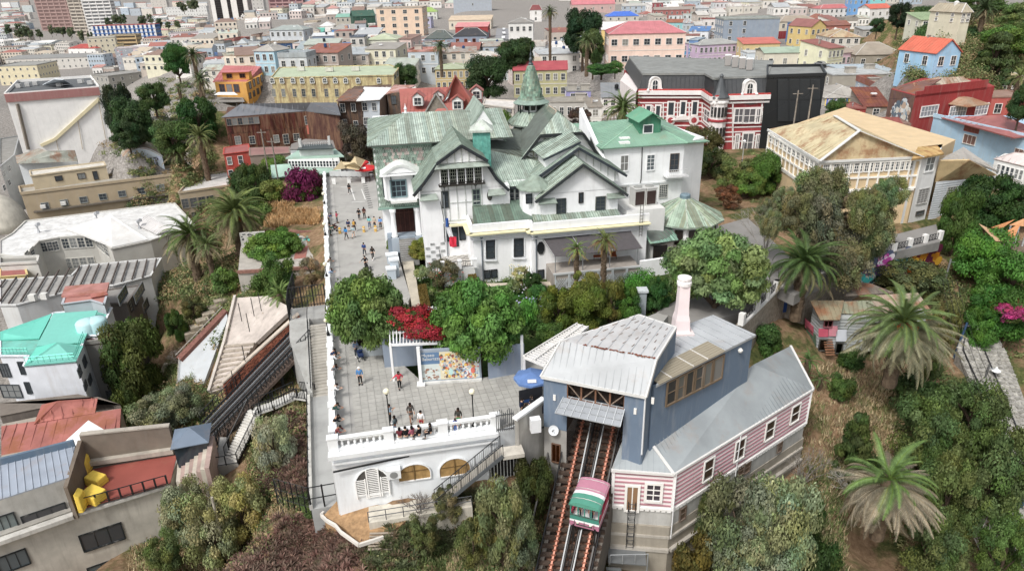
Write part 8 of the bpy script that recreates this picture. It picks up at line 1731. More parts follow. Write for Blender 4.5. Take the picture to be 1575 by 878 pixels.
bl=[('silvery green bush at the top of the aloe slope',428,636,722,70,'grey','8a967c'),('soft grey green tree above the concrete building',296,742,830,84,'grey','7d8b68'),('yellow green wattle left of the aloe bank',380,735,830,84,'grey','868c58'),('grey green wattle in front of the pale tree trunk',340,770,870,90,'grey','7f8a66'),('green bush at the corner of the concrete building',262,820,885,60,'grey','566b3c'),('small bright bush by the plaza wall foot',488,760,790,50,'bush','4d6a2c'),('big olive tree below the steel stair',775,735,875,84,'grey','6f7c54'),('dark dense tree beside the cable railway cutting',820,700,800,66,'dense','3d4a22'),('blue green bush at the cutting edge',800,780,880,60,'grey','66785a'),('small grey bush below the arched wall',690,750,800,56,'loose','66694a'),('twiggy green bush below the landing',730,800,870,60,'loose','5a6438'),('green bush between the aloes',655,795,850,60,'loose','55603a'),('grey green shrub mass beside the red tin roof',250,608,665,100,'grey','67755a'),('smaller silvery shrub below the white slope panel',290,595,650,60,'grey','74826a'),('dark bushy tree beside the grey side wing',218,495,610,92,'dense','475a28'),('shrub below the dark bushy tree',205,585,650,40,'bush','4a602a'),('ivy green shrub on the slope wall',278,475,525,34,'dense','3c5a24'),('low shrub right of the slope wall',300,455,490,40,'loose','555a34'),('flat topped pine on the terrace below the promenade',426,356,408,84,'dome','527828'),('round green tree below the flat topped pine',432,392,455,56,'round','46682a'),('shrub on the terrace edge',410,425,460,40,'bush','4a6a2e'),('green shrub between the palm and the terrace',352,415,450,44,'bush','4a6d2c'),('dry grey shrub beside the promenade wall',480,395,440,36,'loose','76705a'),('fresh green bush near the tan dry grass',395,310,345,50,'bush','4e7030'),('green tree left of the purple bougainvillea',400,250,320,60,'dense','3a5226'),('light green tree near the pavilion roof',425,240,275,44,'dense','5a7a34'),('tall dark green tree by the court annex',385,255,320,50,'dense','2f4a26'),('yellowish shrub at the bougainvillea foot',420,275,310,40,'bush','6a7a34')]
for i,(lab,u,vt,vb,w,kd,col)in enumerate(bl):tree(lab,u,vt,vb,w,kd,col,i%4+1,'shrub' if 'tree' not in lab and 'pine' not in lab else 'tree')
dt=[('tall dark tree left of the ravine wall',190,125,205,50,'dense','2c3c28',175),('dark green tree in the ravine',215,150,230,66,'dense','33502a',165),('lower ravine tree beside the slab building',200,185,228,50,'dense','2f4a28',160),('mid green tree at the top of the ravine',240,125,170,50,'dense','3d5a2e',180),('round dark green tree by the rusty building',310,146,215,66,'dense','2c5222',165),('bright round tree behind the tall palm',276,66,118,44,'dense','33602a',230),('pale green tree in front of the ravine wall',268,186,235,60,'dense','43602e',150),('grey leafless tree in front of the weathered house',555,185,262,68,'loose','4b463e',140),('dark shrub by the timber house',590,205,265,36,'loose','3c3f30',135),('tree between the cream building and the mansion',626,97,140,40,'dense','3c5a30',230),('large dark tree left of the olive town house',750,86,152,72,'dense','2a4424',215),('tree crown above the large dark one',790,60,110,60,'dense','2f4a26',235),('bright green tree beside the museum tower',765,166,222,50,'dense','466e22',128),('light green bush behind the museum ridge',720,172,190,34,'dense','4f7a2a',130),('green bush left of the museum ridge',690,178,190,24,'dense','4f7a2a',130),('great dark monkey puzzle shaped tree near the top centre',896,10,84,66,'dense','1f3c22',260),('lighter tree in front of the great dark tree',912,42,100,40,'dense','40582c',240),('hedge below the pink mansion',925,98,114,50,'dense','35602a',205),('hedge right of the first under the pink mansion',946,94,112,26,'dense','44702e',205),('bushes beside the white mansion wing',806,55,100,40,'dense','34502c',240),('bare brown bush behind the museum gable',890,165,200,44,'loose','4a3f3a',150),('street tree behind the black clad block',1284,152,184,36,'dense','3d5c2a',138),('round tree near the blue cottage',1348,28,50,24,'dense','2c4a2a',240),('dark round pine near the orange roofed cottage',1380,2,44,36,'dense','1f3420',240),('large green tree on the right hill',1438,34,88,72,'round','3a5c2a',190),('tree at the foot of the large hill tree',1416,78,112,44,'dense','476a30',180),('dark spreading araucaria at the upper right',1520,48,135,84,'conifer','3b4f28',165),('bright leafy tree behind the araucaria',1545,34,90,80,'dense','4a7028',190),('hill thicket under the top right palm',1470,40,70,80,'dense','33502a',220),('hill thicket left of the top right palm',1430,10,40,70,'dense','3c5a2e',260),('hill thicket at the top right corner',1560,5,50,60,'dense','55703a',220),('green bushes above the cream villa',1500,-10,20,90,'dense','44602e',260),('dark leafy tree at the right edge',1566,128,185,44,'dense','2c4a24',115),('hill trees beside the olive yard wall',1400,60,90,34,'dense','34502a',200)]
for i,(lab,u,vt,vb,w,kd,col,Y)in enumerate(dt):
 t=PY(u,vt,Y);bq=PY(u,vb,Y);tree(lab,u,vt,vb,w,kd,col,i%4+1,g=V((bq.x,bq.y,bq.z-.5)))
rq=RN(50)
for k in range(46):
 u,v,Y=rq.choice(((60,58,980),(95,55,1040),(125,60,980),(178,38,1250),(225,36,1200),(262,40,1150),(384,44,900),(290,14,1600),(30,54,1000)));u+=rq.uniform(-16,16);v+=rq.uniform(-4,4);h_=rq.uniform(9,15);t=PY(u,v,Y)
 tree('small dusty street tree in the low city by the port',u,v-h_,v,rq.uniform(7,13),'far',rq.choice(('55654f','46583f','5f6d55')),k%3+1,g=t-ZU(.5),group='street trees of the low city')
palm('great date palm with orange fruit and a skirt of dead fronds on the right slope',1388,500,80,5,'55703a',120,z=1.5,n=60,orange=True,dcol='87886e')
palm('date palm with bright new fronds and bleached dead skirt at the lower right',1368,742,82,4,'557a34',150,z=-5,n=26,dcol='8f8778')
palm('broad date palm in front of the retaining wall under the pepper tree',1236,408,66,5,'3f5f28',8,z=3,n=70)
palm('thick date palm with orange heart beside the white roof',361,330,58,9,'566a30',36,z=1,n=76,orange=True)
palm('smaller date palm left of the thick one',290,362,50,8,'4c6628',22,z=-1,n=56)
palm('feathery palm right of the smaller palm on the scrub slope',318,378,30,5,'5a7040',20,z=-2,n=40)
palm('date palm beside the beige annex',272,236,26,7,'5a6c3c',14,Y=150,n=50);palm('date palm right of it in front of the pink brown wall',307,212,30,9,'5e6c36',12,Y=150,n=50)
palm('tall palm above the ravine, upper one',297,86,21,13,'39522c',6,Y=225,n=44);palm('palm below the upper one near the orange house',308,124,22,9,'465c34',8,Y=200,n=44);palm('short palm beside the ravine wall',275,136,14,3,'50683a',0,Y=205,n=30)
palm('palm in front of the grey blue mansion',677,72,18,8,'3e5836',4,Y=240,n=44);palm('tall slim palm near the white mansion tower',846,20,16,16,'45582e',4,Y=250,n=44);palm('palm beside the pink mansion garden',903,64,22,9,'4a6034',8,Y=230,n=48);palm('large palm on the hill at the top right',1514,16,28,9,'3a5030',10,Y=215,n=60)
palm('wide fan shaped date palm behind the green dormer',958,168,38,5,'4f6a30',8,Y=134,n=64);palm('palm at the right edge with yellow tips',1568,120,22,4,'5a6c2c',4,Y=118,n=30)
palm('small palm on the terrace left of the black gate',431,455,32,1.5,'5a7a34',6,z=-3,n=34,name='young_palm');palm('low young palm beside the grey roof corner',1243,556,26,1.0,'3f6a2a',0,z=-5,n=22,name='young_palm');palm('second young palm just below the grey roof corner',1262,584,22,.8,'4a6c34',0,z=-7,n=18,name='young_palm')
palm('left palm in front of the grey awning',887,384,24,3.2,'5a7a2c',4,Y=70.5,n=30,name='feather_palm',dcol='a08a3c');palm('right palm with browning fronds in front of the grey awning',930,370,27,4.5,'5e7030',18,Y=70.5,n=34,name='feather_palm',dcol='8f6f3c')
def rosette_mass(label,regions,n,col,name='aloe_bank',sz=.55,seed=1,leaves=11,tints=None):
 r=RN(seed);b=MB()
 for _ in range(n):
  u0,v0,u1,v1=r.choice(regions);q=G(r.uniform(u0,u1),r.uniform(v0,v1));s=sz*r.uniform(.6,1.4);h=r.uniform(0,.5);t=r.choice(tints);k0=r.uniform(0,6)
  for i in range(leaves):
   a=k0+i*2.4;el=.3+1.0*(i/leaves);d=V((cos(a)*cos(el),sin(a)*cos(el),sin(el)));sd=V((-sin(a),cos(a),0))*.09*s;p=q+ZU(h);g=r.uniform(.7,1.3);tt=(t[0]*g,t[1]*g,t[2]*g)
   mid=p+d*s*.6;tip=p+d*s+ZU(-.15*s);b.face([p-sd,p+sd,mid+sd*.8,mid-sd*.8],tt);b.face([mid-sd*.8,mid+sd*.8,tip],tt)
 o=stuff(b.obj(name,'petal',None,col));o['label']=label
RT=[(.62,.54,.5),(.55,.42,.4),(.8,.72,.64),(.52,.52,.46),(.4,.46,.34),(.3,.26,.24)];GT=[(.3,.36,.24),(.36,.4,.28),(.42,.32,.26),(.24,.3,.16)]
rosette_mass('reddish grey aloe bank covering the slope below the square',[(330,800,560,890),(430,800,495,878),(400,700,470,760),(360,840,520,900),(420,640,470,740),(470,800,560,860)],2300,'a5897e',seed=1,tints=RT)
rosette_mass('green grey aloes around the garden of sand below the arches',[(590,795,700,850),(660,780,760,840),(560,830,640,880),(700,760,740,790)],620,'a0a088',seed=2,tints=GT,sz=.5)
def tufts(label,regions,n,col,name='dry_grass',h=.5,seed=3,tints=None,blades=7):
 r=RN(seed);b=MB()
 for _ in range(n):
  u0,v0,u1,v1=r.choice(regions);q=G(r.uniform(u0,u1),r.uniform(v0,v1));t=r.choice(tints)
  for i in range(blades):
   a=r.uniform(0,6.28);l=h*r.uniform(.5,1.4);d=V((cos(a)*.5,sin(a)*.5,1)).normalized()*l;w=V((-sin(a),cos(a),0))*.05*h*2;g=r.uniform(.7,1.3);o_=V((r.uniform(-.3,.3),r.uniform(-.3,.3),0));b.face([q+o_-w,q+o_+w,q+o_+d],(t[0]*g,t[1]*g,t[2]*g))
 o=stuff(b.obj(name,'petal',None,col));o['label']=label
DG=[(.54,.42,.26),(.44,.33,.2),(.38,.3,.19),(.62,.52,.34),(.25,.28,.12)];SG=[(.16,.22,.08),(.22,.27,.1),(.12,.17,.06),(.3,.3,.15)]
tufts('dry grass on the slopes',[(200,840,340,878),(1230,560,1340,740),(1240,700,1300,878),(380,780,460,830),(500,780,580,800),(690,830,830,878),(220,580,330,650),(290,440,360,500),(400,600,470,700),(1290,560,1400,720),(1290,560,1400,720)],6000,'ffffff',tints=DG)
tufts('tan dry grass patch beside the promenade',[(408,315,450,350),(440,325,490,345)],900,'ffffff','dry_grass',.9,4,[(.56,.37,.19),(.62,.42,.22),(.45,.3,.15)])
tufts('green weeds on the slopes',[(1240,700,1300,878),(1400,640,1500,878),(230,400,420,520),(560,800,830,878),(380,560,470,720),(1040,820,1240,878),(760,420,1010,520),(640,410,760,470),(1380,380,1560,520),(230,560,300,640)],7500,'ffffff','weeds',.5,5,SG)
def scrub(label,regions,n,sz,cols,seed,name='scrub'):
 rg=np.random.default_rng(seed);cen=[];nr=[];ti=[];ss=[]
 for _ in range(n):
  u0,v0,u1,v1=regions[rg.integers(len(regions))];q=G(rg.uniform(u0,u1),rg.uniform(v0,v1));k=(q-CAM).dot(cf)/55;r=sz*rg.uniform(.5,1.4)*k**.5;m=60;d=rg.normal(size=(m,3));d/=np.linalg.norm(d,axis=1,keepdims=True);d[:,2]=np.abs(d[:,2])
  cen.append(np.array(q)+d*r*rg.uniform(.4,1.1,(m,1))*np.array([1,1,.75]));nr.append(d+rg.normal(size=(m,3))*.5);ti.append(np.array(cols[rg.integers(len(cols))])*rg.uniform(.7,1.3)*rg.uniform(.75,1.25,(m,1)));ss.append(.13*k**.5*rg.uniform(.6,1.3,m))
 me=leafmesh(name,np.concatenate(cen),np.concatenate(nr),np.concatenate(ss),np.concatenate(ti));o=ON(name,me);link(o);stuff(o);o['label']=label
SC=[(.1,.14,.05),(.14,.17,.07),(.08,.12,.045),(.2,.21,.1),(.27,.21,.12)]
scrub('low scrub between the shrubs of the right slope',[(1380,640,1560,878),(1380,640,1560,878),(1380,560,1480,700),(1060,860,1240,878),(1380,410,1460,470),(1150,230,1250,340),(1460,360,1575,560)],520,.8,SC,5)
scrub('low scrub on the left slope and the ravine',[(230,590,340,660),(290,440,360,540),(240,400,300,460),(380,600,470,700),(390,640,440,760),(160,170,300,240),(240,120,330,200),(300,270,420,420),(200,225,330,330),(200,225,330,330),(330,400,440,480),(220,800,420,878),(180,640,260,668)],1900,.8,SC,6)
scrub('low scrub under the square front',[(560,820,850,878),(700,760,850,878),(480,750,560,790),(400,700,470,800)],420,.6,SC,7)
scrub('ground plants of the museum garden',[(640,405,735,470),(760,430,1010,520),(845,440,1000,500),(1000,430,1060,490)],520,.6,[(.08,.14,.03),(.12,.18,.05),(.1,.12,.05),(.06,.11,.03)],8,'garden_plants')
scrub('thickets on the upper right hill',[(1380,20,1575,120),(1400,60,1575,140),(1580,150,2000,800)],1500,1.3,SC,9)
def twigs(label,u,v,hm,seed,col='8a847c',spread=.5,n=26):
 q=G(u,v);T=thing('bare_bush',label,'bare bush',q);r=RN(seed);b=MB()
 def grow(p,d,l,w,lev):
  e=p+d*l;b.tube([p,p.lerp(e,.5)+V((r.uniform(-.1,.1),r.uniform(-.1,.1),.05))*l*.4,e],[w,w*.8,w*.55],4)
  if lev<3:
   for _ in range(3):grow(e,(d+V((r.uniform(-1,1),r.uniform(-1,1),r.uniform(-.35,.6)))*spread).normalized(),l*.68,w*.55,lev+1)
 for _ in range(n//3):grow(ZU(0),V((r.uniform(-.7,.7),r.uniform(-.7,.7),1)).normalized(),hm*.4,.07,0)
 o=ON('branches',b.mesh('branches','bark'));o.color=(*lin(col),1);link(o,T)
twigs('large bare grey bush left of the pepper tree',1175,395,7,1,'a09a92',.7);twigs('bare grey bush hanging below the striped building end',1235,745,4,2,'8f8880',.8);twigs('bare white twigged bush at the lower right',1510,850,4.5,3,'b5b0aa',.7);twigs('bare branches over the cobbled street',1470,660,4,4,'8c887e',.8);twigs('bare white branches beside the bleached palm',1310,765,4,5,'b9b4ac',.7);twigs('dead twigs near the lower centre',640,800,2.4,6,'7a7068',.8)
twigs('bare grey shrub beside the chained slope',285,565,3,7,'7d766e',.8)
def own(T,mb,name,m,col,mat=None):
 return child(mb.mesh(name,m),name,T,col,mat)
def lamp(label,q,h,col='1c1e20',globe='f6efcf',name='street_lamp'):
 T=thing(name,label,'street lamp',q);own(T,MB().lathe((0,0,0),[(.16,0),(.16,.25),(.08,.4),(.055,.5),(.045,h-.35),(.09,h-.3),(.05,h-.2)],10),'post','metal',col)
 b=MB();n=6;b.lathe((0,0,h-.2),[(.08*1,0)]+[(.24*sin(pi*(k+.7)/(n+1)),.24-.24*cos(pi*(k+.7)/(n+1)))for k in range(n)]+[(.02,.47)],12);own(T,b,'globe','enamel',globe);return T
lamp('black lamp post with a round globe at the left of the front balustrade',P(602,671,0)+ZU(.1),4.0);lamp('black lamp post with a round globe at the right of the front balustrade',P(729,658,0)+ZU(.05),3.3)
for lab,t in(('white globe lamp on the promenade balustrade, nearest',17),('white globe lamp on the promenade balustrade, second',32),('white globe lamp on the promenade balustrade, third',47),('yellow lit globe lamp on the promenade balustrade, furthest',62)):lamp(lab,PS(-.15,t,1.1),1.6)
lamp('black lamp post with a pale globe beside the street railing',P(1163,462,0),3.6);lamp('lamp post among the trees behind the station',P(1123,470,0),3.4)
T=thing('street_lamp','tall white globe lamp behind the round pavilion','street lamp',P(1140,262,0));own(T,MB().tube([(0,0,0),(0,0,5)],.07,6),'post','metal','c9c9c9');own(T,MB().lathe((0,0,5),[(.1,0),(.3,.2),(.1,.45)],10),'globe','enamel','eeeeee')
def dish_lamp(label,u,v,ht,lean,z=None,col='3f5f86',arm=1.6):
 q=G(u,v)if z is None else P(u,v,z);T=thing('street_lamp',label,'street lamp',q);a=V((lean,0,ht));own(T,MB().tube([(0,0,-.5),a],.12,7),'post','metal',col);b=MB();b.tube([a-ZU(.4),a+V((arm,0,-.5))],.05,5);own(T,b,'arm','metal','8c9094');own(T,MB().lathe(a+V((arm,0,-.75)),[(.5,0),(.5,.05),(.12,.3),(.1,.45)],12),'shade','enamel','e9eaea')
dish_lamp('blue grey lamp pole with a white dish shade beside the cobbled street, upper',1467,548,4.4,.5);dish_lamp('blue lamp pole with a dish shade by the cobbled street, lowest',1556,805,5.2,.8,col='4a6a9c');dish_lamp('lamp with a white dish shade at the bridge end',1452,436,3.4,.1,col='8a8c8c',arm=1.2);dish_lamp('small dish lamp beside the red and grey rock wall',1512,590,2.4,.1,col='6c6c6c',arm=.9)
q=MS(11.9,32.2,0);T=thing('flagpole','slim white flagpole with a blue, white and red flag in front of the museum','flagpole',q);own(T,MB().tube([(0,0,-1),(0,0,7.2)],.05,6),'pole','enamel','eeeeee');own(T,MB().bar((0,0,6.2),(-.35,0,9.0),.07),'staff','metal','2a2c30')
def cloth(cols,x0,x1,z0,z1):
 b=MB();n=8
 for i in range(n):
  for z0_,z1_,c in cols:
   f,g=i/n,(i+1)/n;X=lambda f,z:(x0+(x1-x0)*f+.35*(1-(z-z0)/(z1-z0))*1.0+.08*sin(z*3),.12*sin(f*9+z*2),z)
   b.face([X(f,z0_),X(g,z0_),X(g,z1_),X(f,z1_)],c)
 return b
fb_=cloth([(3.4,3.8,(.75,.05,.09)),(3.8,4.2,(.75,.05,.09)),(4.2,4.7,(.75,.05,.09))],.12,.95,3.4,7.1);own(T,fb_,'red_stripe','fabric','ffffff');own(T,cloth([(4.7,5.3,(.85,.85,.87)),(5.3,5.9,(.85,.85,.87))],.05,.6,3.4,7.1),'white_stripe','fabric','ffffff');own(T,cloth([(5.9,6.5,(.06,.15,.45)),(6.5,7.0,(.06,.15,.45))],.0,.35,3.4,7.1),'blue_field','fabric','ffffff')
def umbrella(label,q,r,h,col,logo=None):
 T=thing('parasol',label,'parasol',q);own(T,MB().tube([(0,0,0),(0,0,h)],.04,6),'pole','metal','8c8c8c')
 b=MB();n=8;z0=h-.55*r*.5
 for k in range(n):
  a0,a1=2*pi*k/n,2*pi*(k+1)/n;g=1-.08*(k%2);b.face([(r*cos(a0),r*sin(a0),z0),(r*cos(a1),r*sin(a1),z0),(r*.5*cos(a1),r*.5*sin(a1),h-.12*r),(r*.5*cos(a0),r*.5*sin(a0),h-.12*r)],(g,g,g));b.face([(r*.5*cos(a0),r*.5*sin(a0),h-.12*r),(r*.5*cos(a1),r*.5*sin(a1),h-.12*r),(0,0,h+.05)],(g,g,g));b.face([(r*cos(a0),r*sin(a0),z0),(r*cos(a1),r*sin(a1),z0),(r*cos(a1),r*sin(a1),z0-.22),(r*cos(a0),r*sin(a0),z0-.22)],(g,g,g))
 own(T,b,'canopy','fabric',col);b=MB();[b.tube([(0,0,h-.02),(r*cos(k*pi/4),r*sin(k*pi/4),z0-.03)],.02,4)for k in range(8)];own(T,b,'rib','metal','bbbbbb')
 if logo:b=MB();b.slab([(-.35,-r*.8,z0+.12*r),(.35,-r*.8,z0+.12*r),(.35,-r*.6,z0+.2*r),(-.35,-r*.6,z0+.2*r)],.02);own(T,b,'emblem','print','f0f0f0')
 return T
umbrella('blue parasol with a pale emblem beside the blue station',P(818,612,.05),1.5,2.5,'5f83bd',1);umbrella('bright red parasol with a white emblem at the far end of the promenade',P(564,276,0),2.1,2.7,'d8141c',1);umbrella('second red parasol half hidden under the beige canopy',P(554,268,0),1.8,2.7,'cc141c')
umbrella('folded dark blue parasol at the round pavilion, upper one',P(1014,372,0),.35,2.6,'3c4a66');umbrella('folded grey blue parasol at the round pavilion, lower one',P(1024,380,0),.33,2.4,'56677a')
T=thing('canvas_canopy','beige stretched canvas canopy over the cafe by the pavilion','canopy',P(535,258,0))
for pts in(((518,258,2.8),(556,258,2.8),(545,250,4.2),(525,249,3.4)),((532,259,3),(552,262,2.6),(562,246,3.4),(546,240,4.6)),((512,262,2.6),(532,259,3),(525,247,4.4))):
 MB().slab([P(*p)for p in pts],.05).obj('canvas','fabric',T,'cdb98e')
for u in(515,535,558):b=MB();q=P(u,270,0);b.tube([q,q+ZU(3.2)],.06,5);b.obj('pole','metal',T,'6a6a6a')
for i in range(7):
 q=P(512+i*8.4,272.5+i*.1,0);T=thing('barrier_board','white cafe barrier board across the promenade end, %s from the left'%('first','second','third','fourth','fifth','sixth','seventh')[i],'barrier',q,R(13));own(T,MB().box((0,0,.65),(1.05,.06,.95)),'board','enamel','d9dddd');b=MB();[b.box((x,0,.1),(.08,.5,.2))for x in(-.4,.4)];own(T,b,'foot','metal','777777')
for i,(u,v)in enumerate(((514,283),(537,281),(559,281))):T=thing('menu_stand','small white menu stand before the cafe barrier, %s'%('left','middle','right')[i],'sign',P(u,v,0),R(13));own(T,MB().hull([(-.3,-.25,0),(.3,-.25,0),(.3,.25,0),(-.3,.25,0)],[(-.3,-.05,1),(.3,-.05,1),(.3,.05,1),(-.3,.05,1)]),'board','enamel','e3e3e0')
for i,(u,v)in enumerate(((520,266),(530,265),(566,279),(571,272))):
 T=thing('cafe_table','dark cafe table with chairs near the promenade pavilion, %s'%('leftmost','second from the left','by the red parasol','rightmost')[i],'table',P(u,v,0));own(T,MB().box((0,0,.74),(.8,.8,.05)),'tabletop','wood','4a2c24');[own(T,MB().box((x,y,.36),(.06,.06,.72)),'leg','wood','3a2620')for x in(-.35,.35)for y in(-.35,.35)]
for i,(u,v,lab)in enumerate(((523,359,'yellow bollard post left of the walkers'),(560,357,'yellow bollard post in the middle of the promenade'),(578,356,'yellow bollard post nearest the museum porch'))):
 T=thing('bollard',lab,'bollard',P(u,v,0));own(T,MB().lathe((0,0,0),[(.2,0),(.2,.75),(.16,.85),(.05,.9)],10),'post','paint','d9aa3a');own(T,MB().lathe((0,0,.5),[(.21,0),(.21,.12)],10),'band','enamel','e8e4d4')
m_=MB()
for k in range(12):a=P(561+k*.85,283+k*3.3,0);m_.box((a.x,a.y,.015),(.7,.28,.03),R(13.8))
struct(m_.obj('road_marking','stone',None,'5a5a5a'));m_=MB()
for u0,v0,u1,v1 in((540,290,546,308),(541,311,562,310),(556,291,562,307),(524,288,536,288)):m_.bar(P(u0,v0,.012),P(u1,v1,.012),.18,.012)
struct(m_.obj('road_marking','enamel',None,'d8d8d4'))
def pushchair(label,q,rz,col):
 T=thing('pushchair',label,'pushchair',q,rz);own(T,MB().hull([(-.22,-.3,.4),(.22,-.3,.4),(.22,.25,.4),(-.22,.25,.4)],[(-.26,-.35,.62),(.26,-.35,.62),(.26,.3,.85),(-.26,.3,.85)]),'seat','fabric',col);b=MB();[b.slab([(-.27,.3*cos(a),.75+.32*sin(a)),(.27,.3*cos(a),.75+.32*sin(a)),(.27,.3*cos(a+.5),.75+.32*sin(a+.5)),(-.27,.3*cos(a+.5),.75+.32*sin(a+.5))],.02)for a in(.2,.7,1.2,1.7)];own(T,b,'hood','fabric',col)
 for x in(-.27,.27):
  for y in(-.35,.3):own(T,MB().tube([(x-.02,y,.13),(x+.02,y,.13)],.13,10),'wheel','plastic','18181a')
 b=MB();[b.tube([(x,-.35,.13),(x,.1,.5),(x,.55,1.0)],.018,4)for x in(-.25,.25)];b.tube([(-.25,.55,1.0),(.25,.55,1.0)],.025,5);own(T,b,'frame','metal','3a3a3c')
pushchair('dark blue pushchair beside the planter',P(555,553,.05),.4,'23375e');pushchair('black and red pushchair by the promenade wall',P(516,355,.02),1.3,'4a2628')
T=thing('bicycle','small scooter bicycle pushed on the promenade','bicycle',P(568,414,.02),.6);[own(T,MB().tube([(-.02,y,.28),(.02,y,.28)],.28,14),'wheel','plastic','1c1c1e')for y in(-.5,.5)];b=MB();b.tube([(0,-.5,.28),(0,-.1,.75),(0,.35,.8),(0,.5,.28)],.03,5);b.tube([(0,.35,.8),(0,.38,1.1)],.03,5);b.tube([(-.25,.38,1.1),(.25,.38,1.1)],.02,5);own(T,b,'frame','metal','9a9c9e')
T=thing('souvenir_stand','souvenir table with dark cloths beside the blue parasol','stall',P(820,634,.05),.3);own(T,MB().box((0,0,.75),(2.0,.9,.06)),'tabletop','wood','4a3a30');r_=RN(31)
for k in range(12):own(T,MB().box((r_.uniform(-.9,.9),r_.uniform(-.35,.35),.86),(r_.uniform(.1,.3),r_.uniform(.1,.25),r_.uniform(.08,.25)),r_.uniform(0,3)),'souvenir','fabric',r_.choice(('7a2a2c','1c1e24','2f4a7a','a8a49a','8a5a3a','c9c4b4')))
b=MB();b.box((0,.55,1.2),(2.0,.08,1.5));own(T,b,'rack','fabric','24262c');own(T,MB().box((0,-.46,.4),(2.0,.03,.7)),'cloth','fabric','1c2030')
T=thing('waste_bin','dark blue box at the edge of the square by the stand','bin',P(808,628,.05));own(T,MB().box((0,0,.5),(.7,.6,1.0)),'body','plastic','1f3c6c')
for i,(u,v,h)in enumerate(((602,404,1.3),(606,411,1.9),(608,424,2.3),(603,428,1.5))):
 T=thing('gate_pier','pale blue grey stone pier at the museum path, %s'%('furthest','second','tall third one','nearest low one')[i],'pier',P(u,v,0),R(12));own(T,MB().box((0,0,h/2-.2),(1.0,.8,h)),'shaft','enamel','b5c2cc');own(T,MB().box((0,0,h-.15),(1.25,.95,.22)),'cap','enamel','e2e8ec')
def sheet(name,pts,m,col,z=-.5,th=.4,st=True):
 b=MB();q=[P(u,v,z)for u,v in pts];b.prism(q,z-th);o=b.obj(name,m,None,col);return struct(o)if st else o
sheet('path',[(616,391),(634,390),(648,478),(640,490),(634,470)],'conc','c2b8a4',0,1.4)
sheet('path',[(733,436),(848,433),(850,438),(745,442),(742,470),(732,470)],'conc','c9bda8',-.75,.5)
b=MB();b.prism([P(u,v,-.7)for u,v in((742,442),(800,436),(808,456),(780,462),(752,458))],-1.3);lw=struct(b.obj('lawn','leaf',None,'2f5a1c'))
tufts('short green grass of the garden lawn',[(743,441,800,458)],1500,'ffffff','grass',.28,9,[(.1,.22,.04),(.08,.18,.03),(.14,.26,.06)],5)
def hedge(label,a,c,w,h,col):
 T=thing('hedge',label,'hedge',(a+c)/2);rg=np.random.default_rng(5);n=int(2600*(c-a).length*.25);d=(c-a);L=d.length;d=d/L;s=V((-d.y,d.x,0));f=rg.random(n);g=rg.uniform(-.5,.5,n);zz=rg.random(n);face=rg.random(n);g=np.where(face<.5,np.sign(g)*.5,g);zz=np.where(face>=.5,1.0,zz)
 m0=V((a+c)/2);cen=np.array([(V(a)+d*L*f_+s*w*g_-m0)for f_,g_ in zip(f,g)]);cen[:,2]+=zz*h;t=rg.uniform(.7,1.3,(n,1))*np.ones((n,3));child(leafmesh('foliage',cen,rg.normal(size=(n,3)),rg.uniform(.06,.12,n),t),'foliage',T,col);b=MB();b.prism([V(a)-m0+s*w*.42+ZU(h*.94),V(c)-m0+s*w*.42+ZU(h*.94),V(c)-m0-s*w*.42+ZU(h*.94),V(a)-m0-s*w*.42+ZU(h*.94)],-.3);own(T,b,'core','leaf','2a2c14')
hedge('clipped rusty green hedge beside the museum path',P(650,452,-.3),P(657,490,-.3),.9,1.2,'6a5a20');hedge('short clipped hedge left of the lawn',P(726,432,-.7),P(733,452,-.7),.9,1.0,'6a5a24')
def flowers(label,u,v,n,cols,sz,spread,z=-.6,h=.6):
 q=P(u,v,z);T=thing('flower_bed',label,'flowers',q);r=RN(int(u));b=MB();g=MB()
 for _ in range(n):
  p=V((r.uniform(-spread,spread),r.uniform(-spread,spread)*1.4,h*r.uniform(.5,1.3)));s=sz*r.uniform(.6,1.2);c=r.choice(cols);b.lathe(p,[(.01,-s*.3),(s,0),(s*.6,s*.5),(.01,s*.6)],5,c);g.tube([(p.x,p.y,0),p],.02,3)
 own(T,b,'blossom','petal','ffffff');own(T,g,'stalk','leaf','3f6a2c')
flowers('white blossoms beside the hedge bush',649,428,70,[(.85,.85,.85)],.1,1.0);flowers('red blossoms of the rose bushes',690,428,60,[(.6,.1,.08),(.7,.2,.15)],.1,2.4,h=1.4);flowers('lilac blossoms in the garden beds',815,478,70,[(.45,.45,.75),(.55,.55,.8)],.12,1.6);flowers('pale cream blossoms under the little tree',800,436,60,[(.8,.75,.55)],.12,1.3,h=1.6);flowers('white blossoms by the lawn end',797,448,30,[(.8,.8,.85)],.1,.9)
T=thing('marker_post','rust and white vertical post standing in the garden shrubs','post',P(922,478,-.8));own(T,MB().box((0,0,1.6),(.3,.12,3.6)),'post','enamel','dcd6d0');own(T,MB().box((-.18,0,1.6),(.06,.13,3.4)),'rust_edge','rust','7a4a34')
T=thing('gate_pier','grey stone pier with a cap in the garden behind the station','pier',P(986,482,-.5));own(T,MB().box((0,0,1.3),(.8,.8,2.8)),'shaft','conc','a5b0b4');own(T,MB().box((0,0,2.75),(1.1,1.1,.25)),'cap','conc','c2cacc')
T=thing('iron_fence','black iron fence beside the grey stone pier behind the station roof','fence',P(975,485,-.5));a_,c_=ZU(0),P(948,500,-.5)-P(983,480,-.5)
for k in range(12):own(T,MB().tube([a_.lerp(c_,k/11),a_.lerp(c_,k/11)+ZU(2.2)],.035,4),'bar','metal','2a2c2e')
own(T,MB().bar(a_+ZU(2),c_+ZU(2),.06),'rail','metal','2a2c2e')
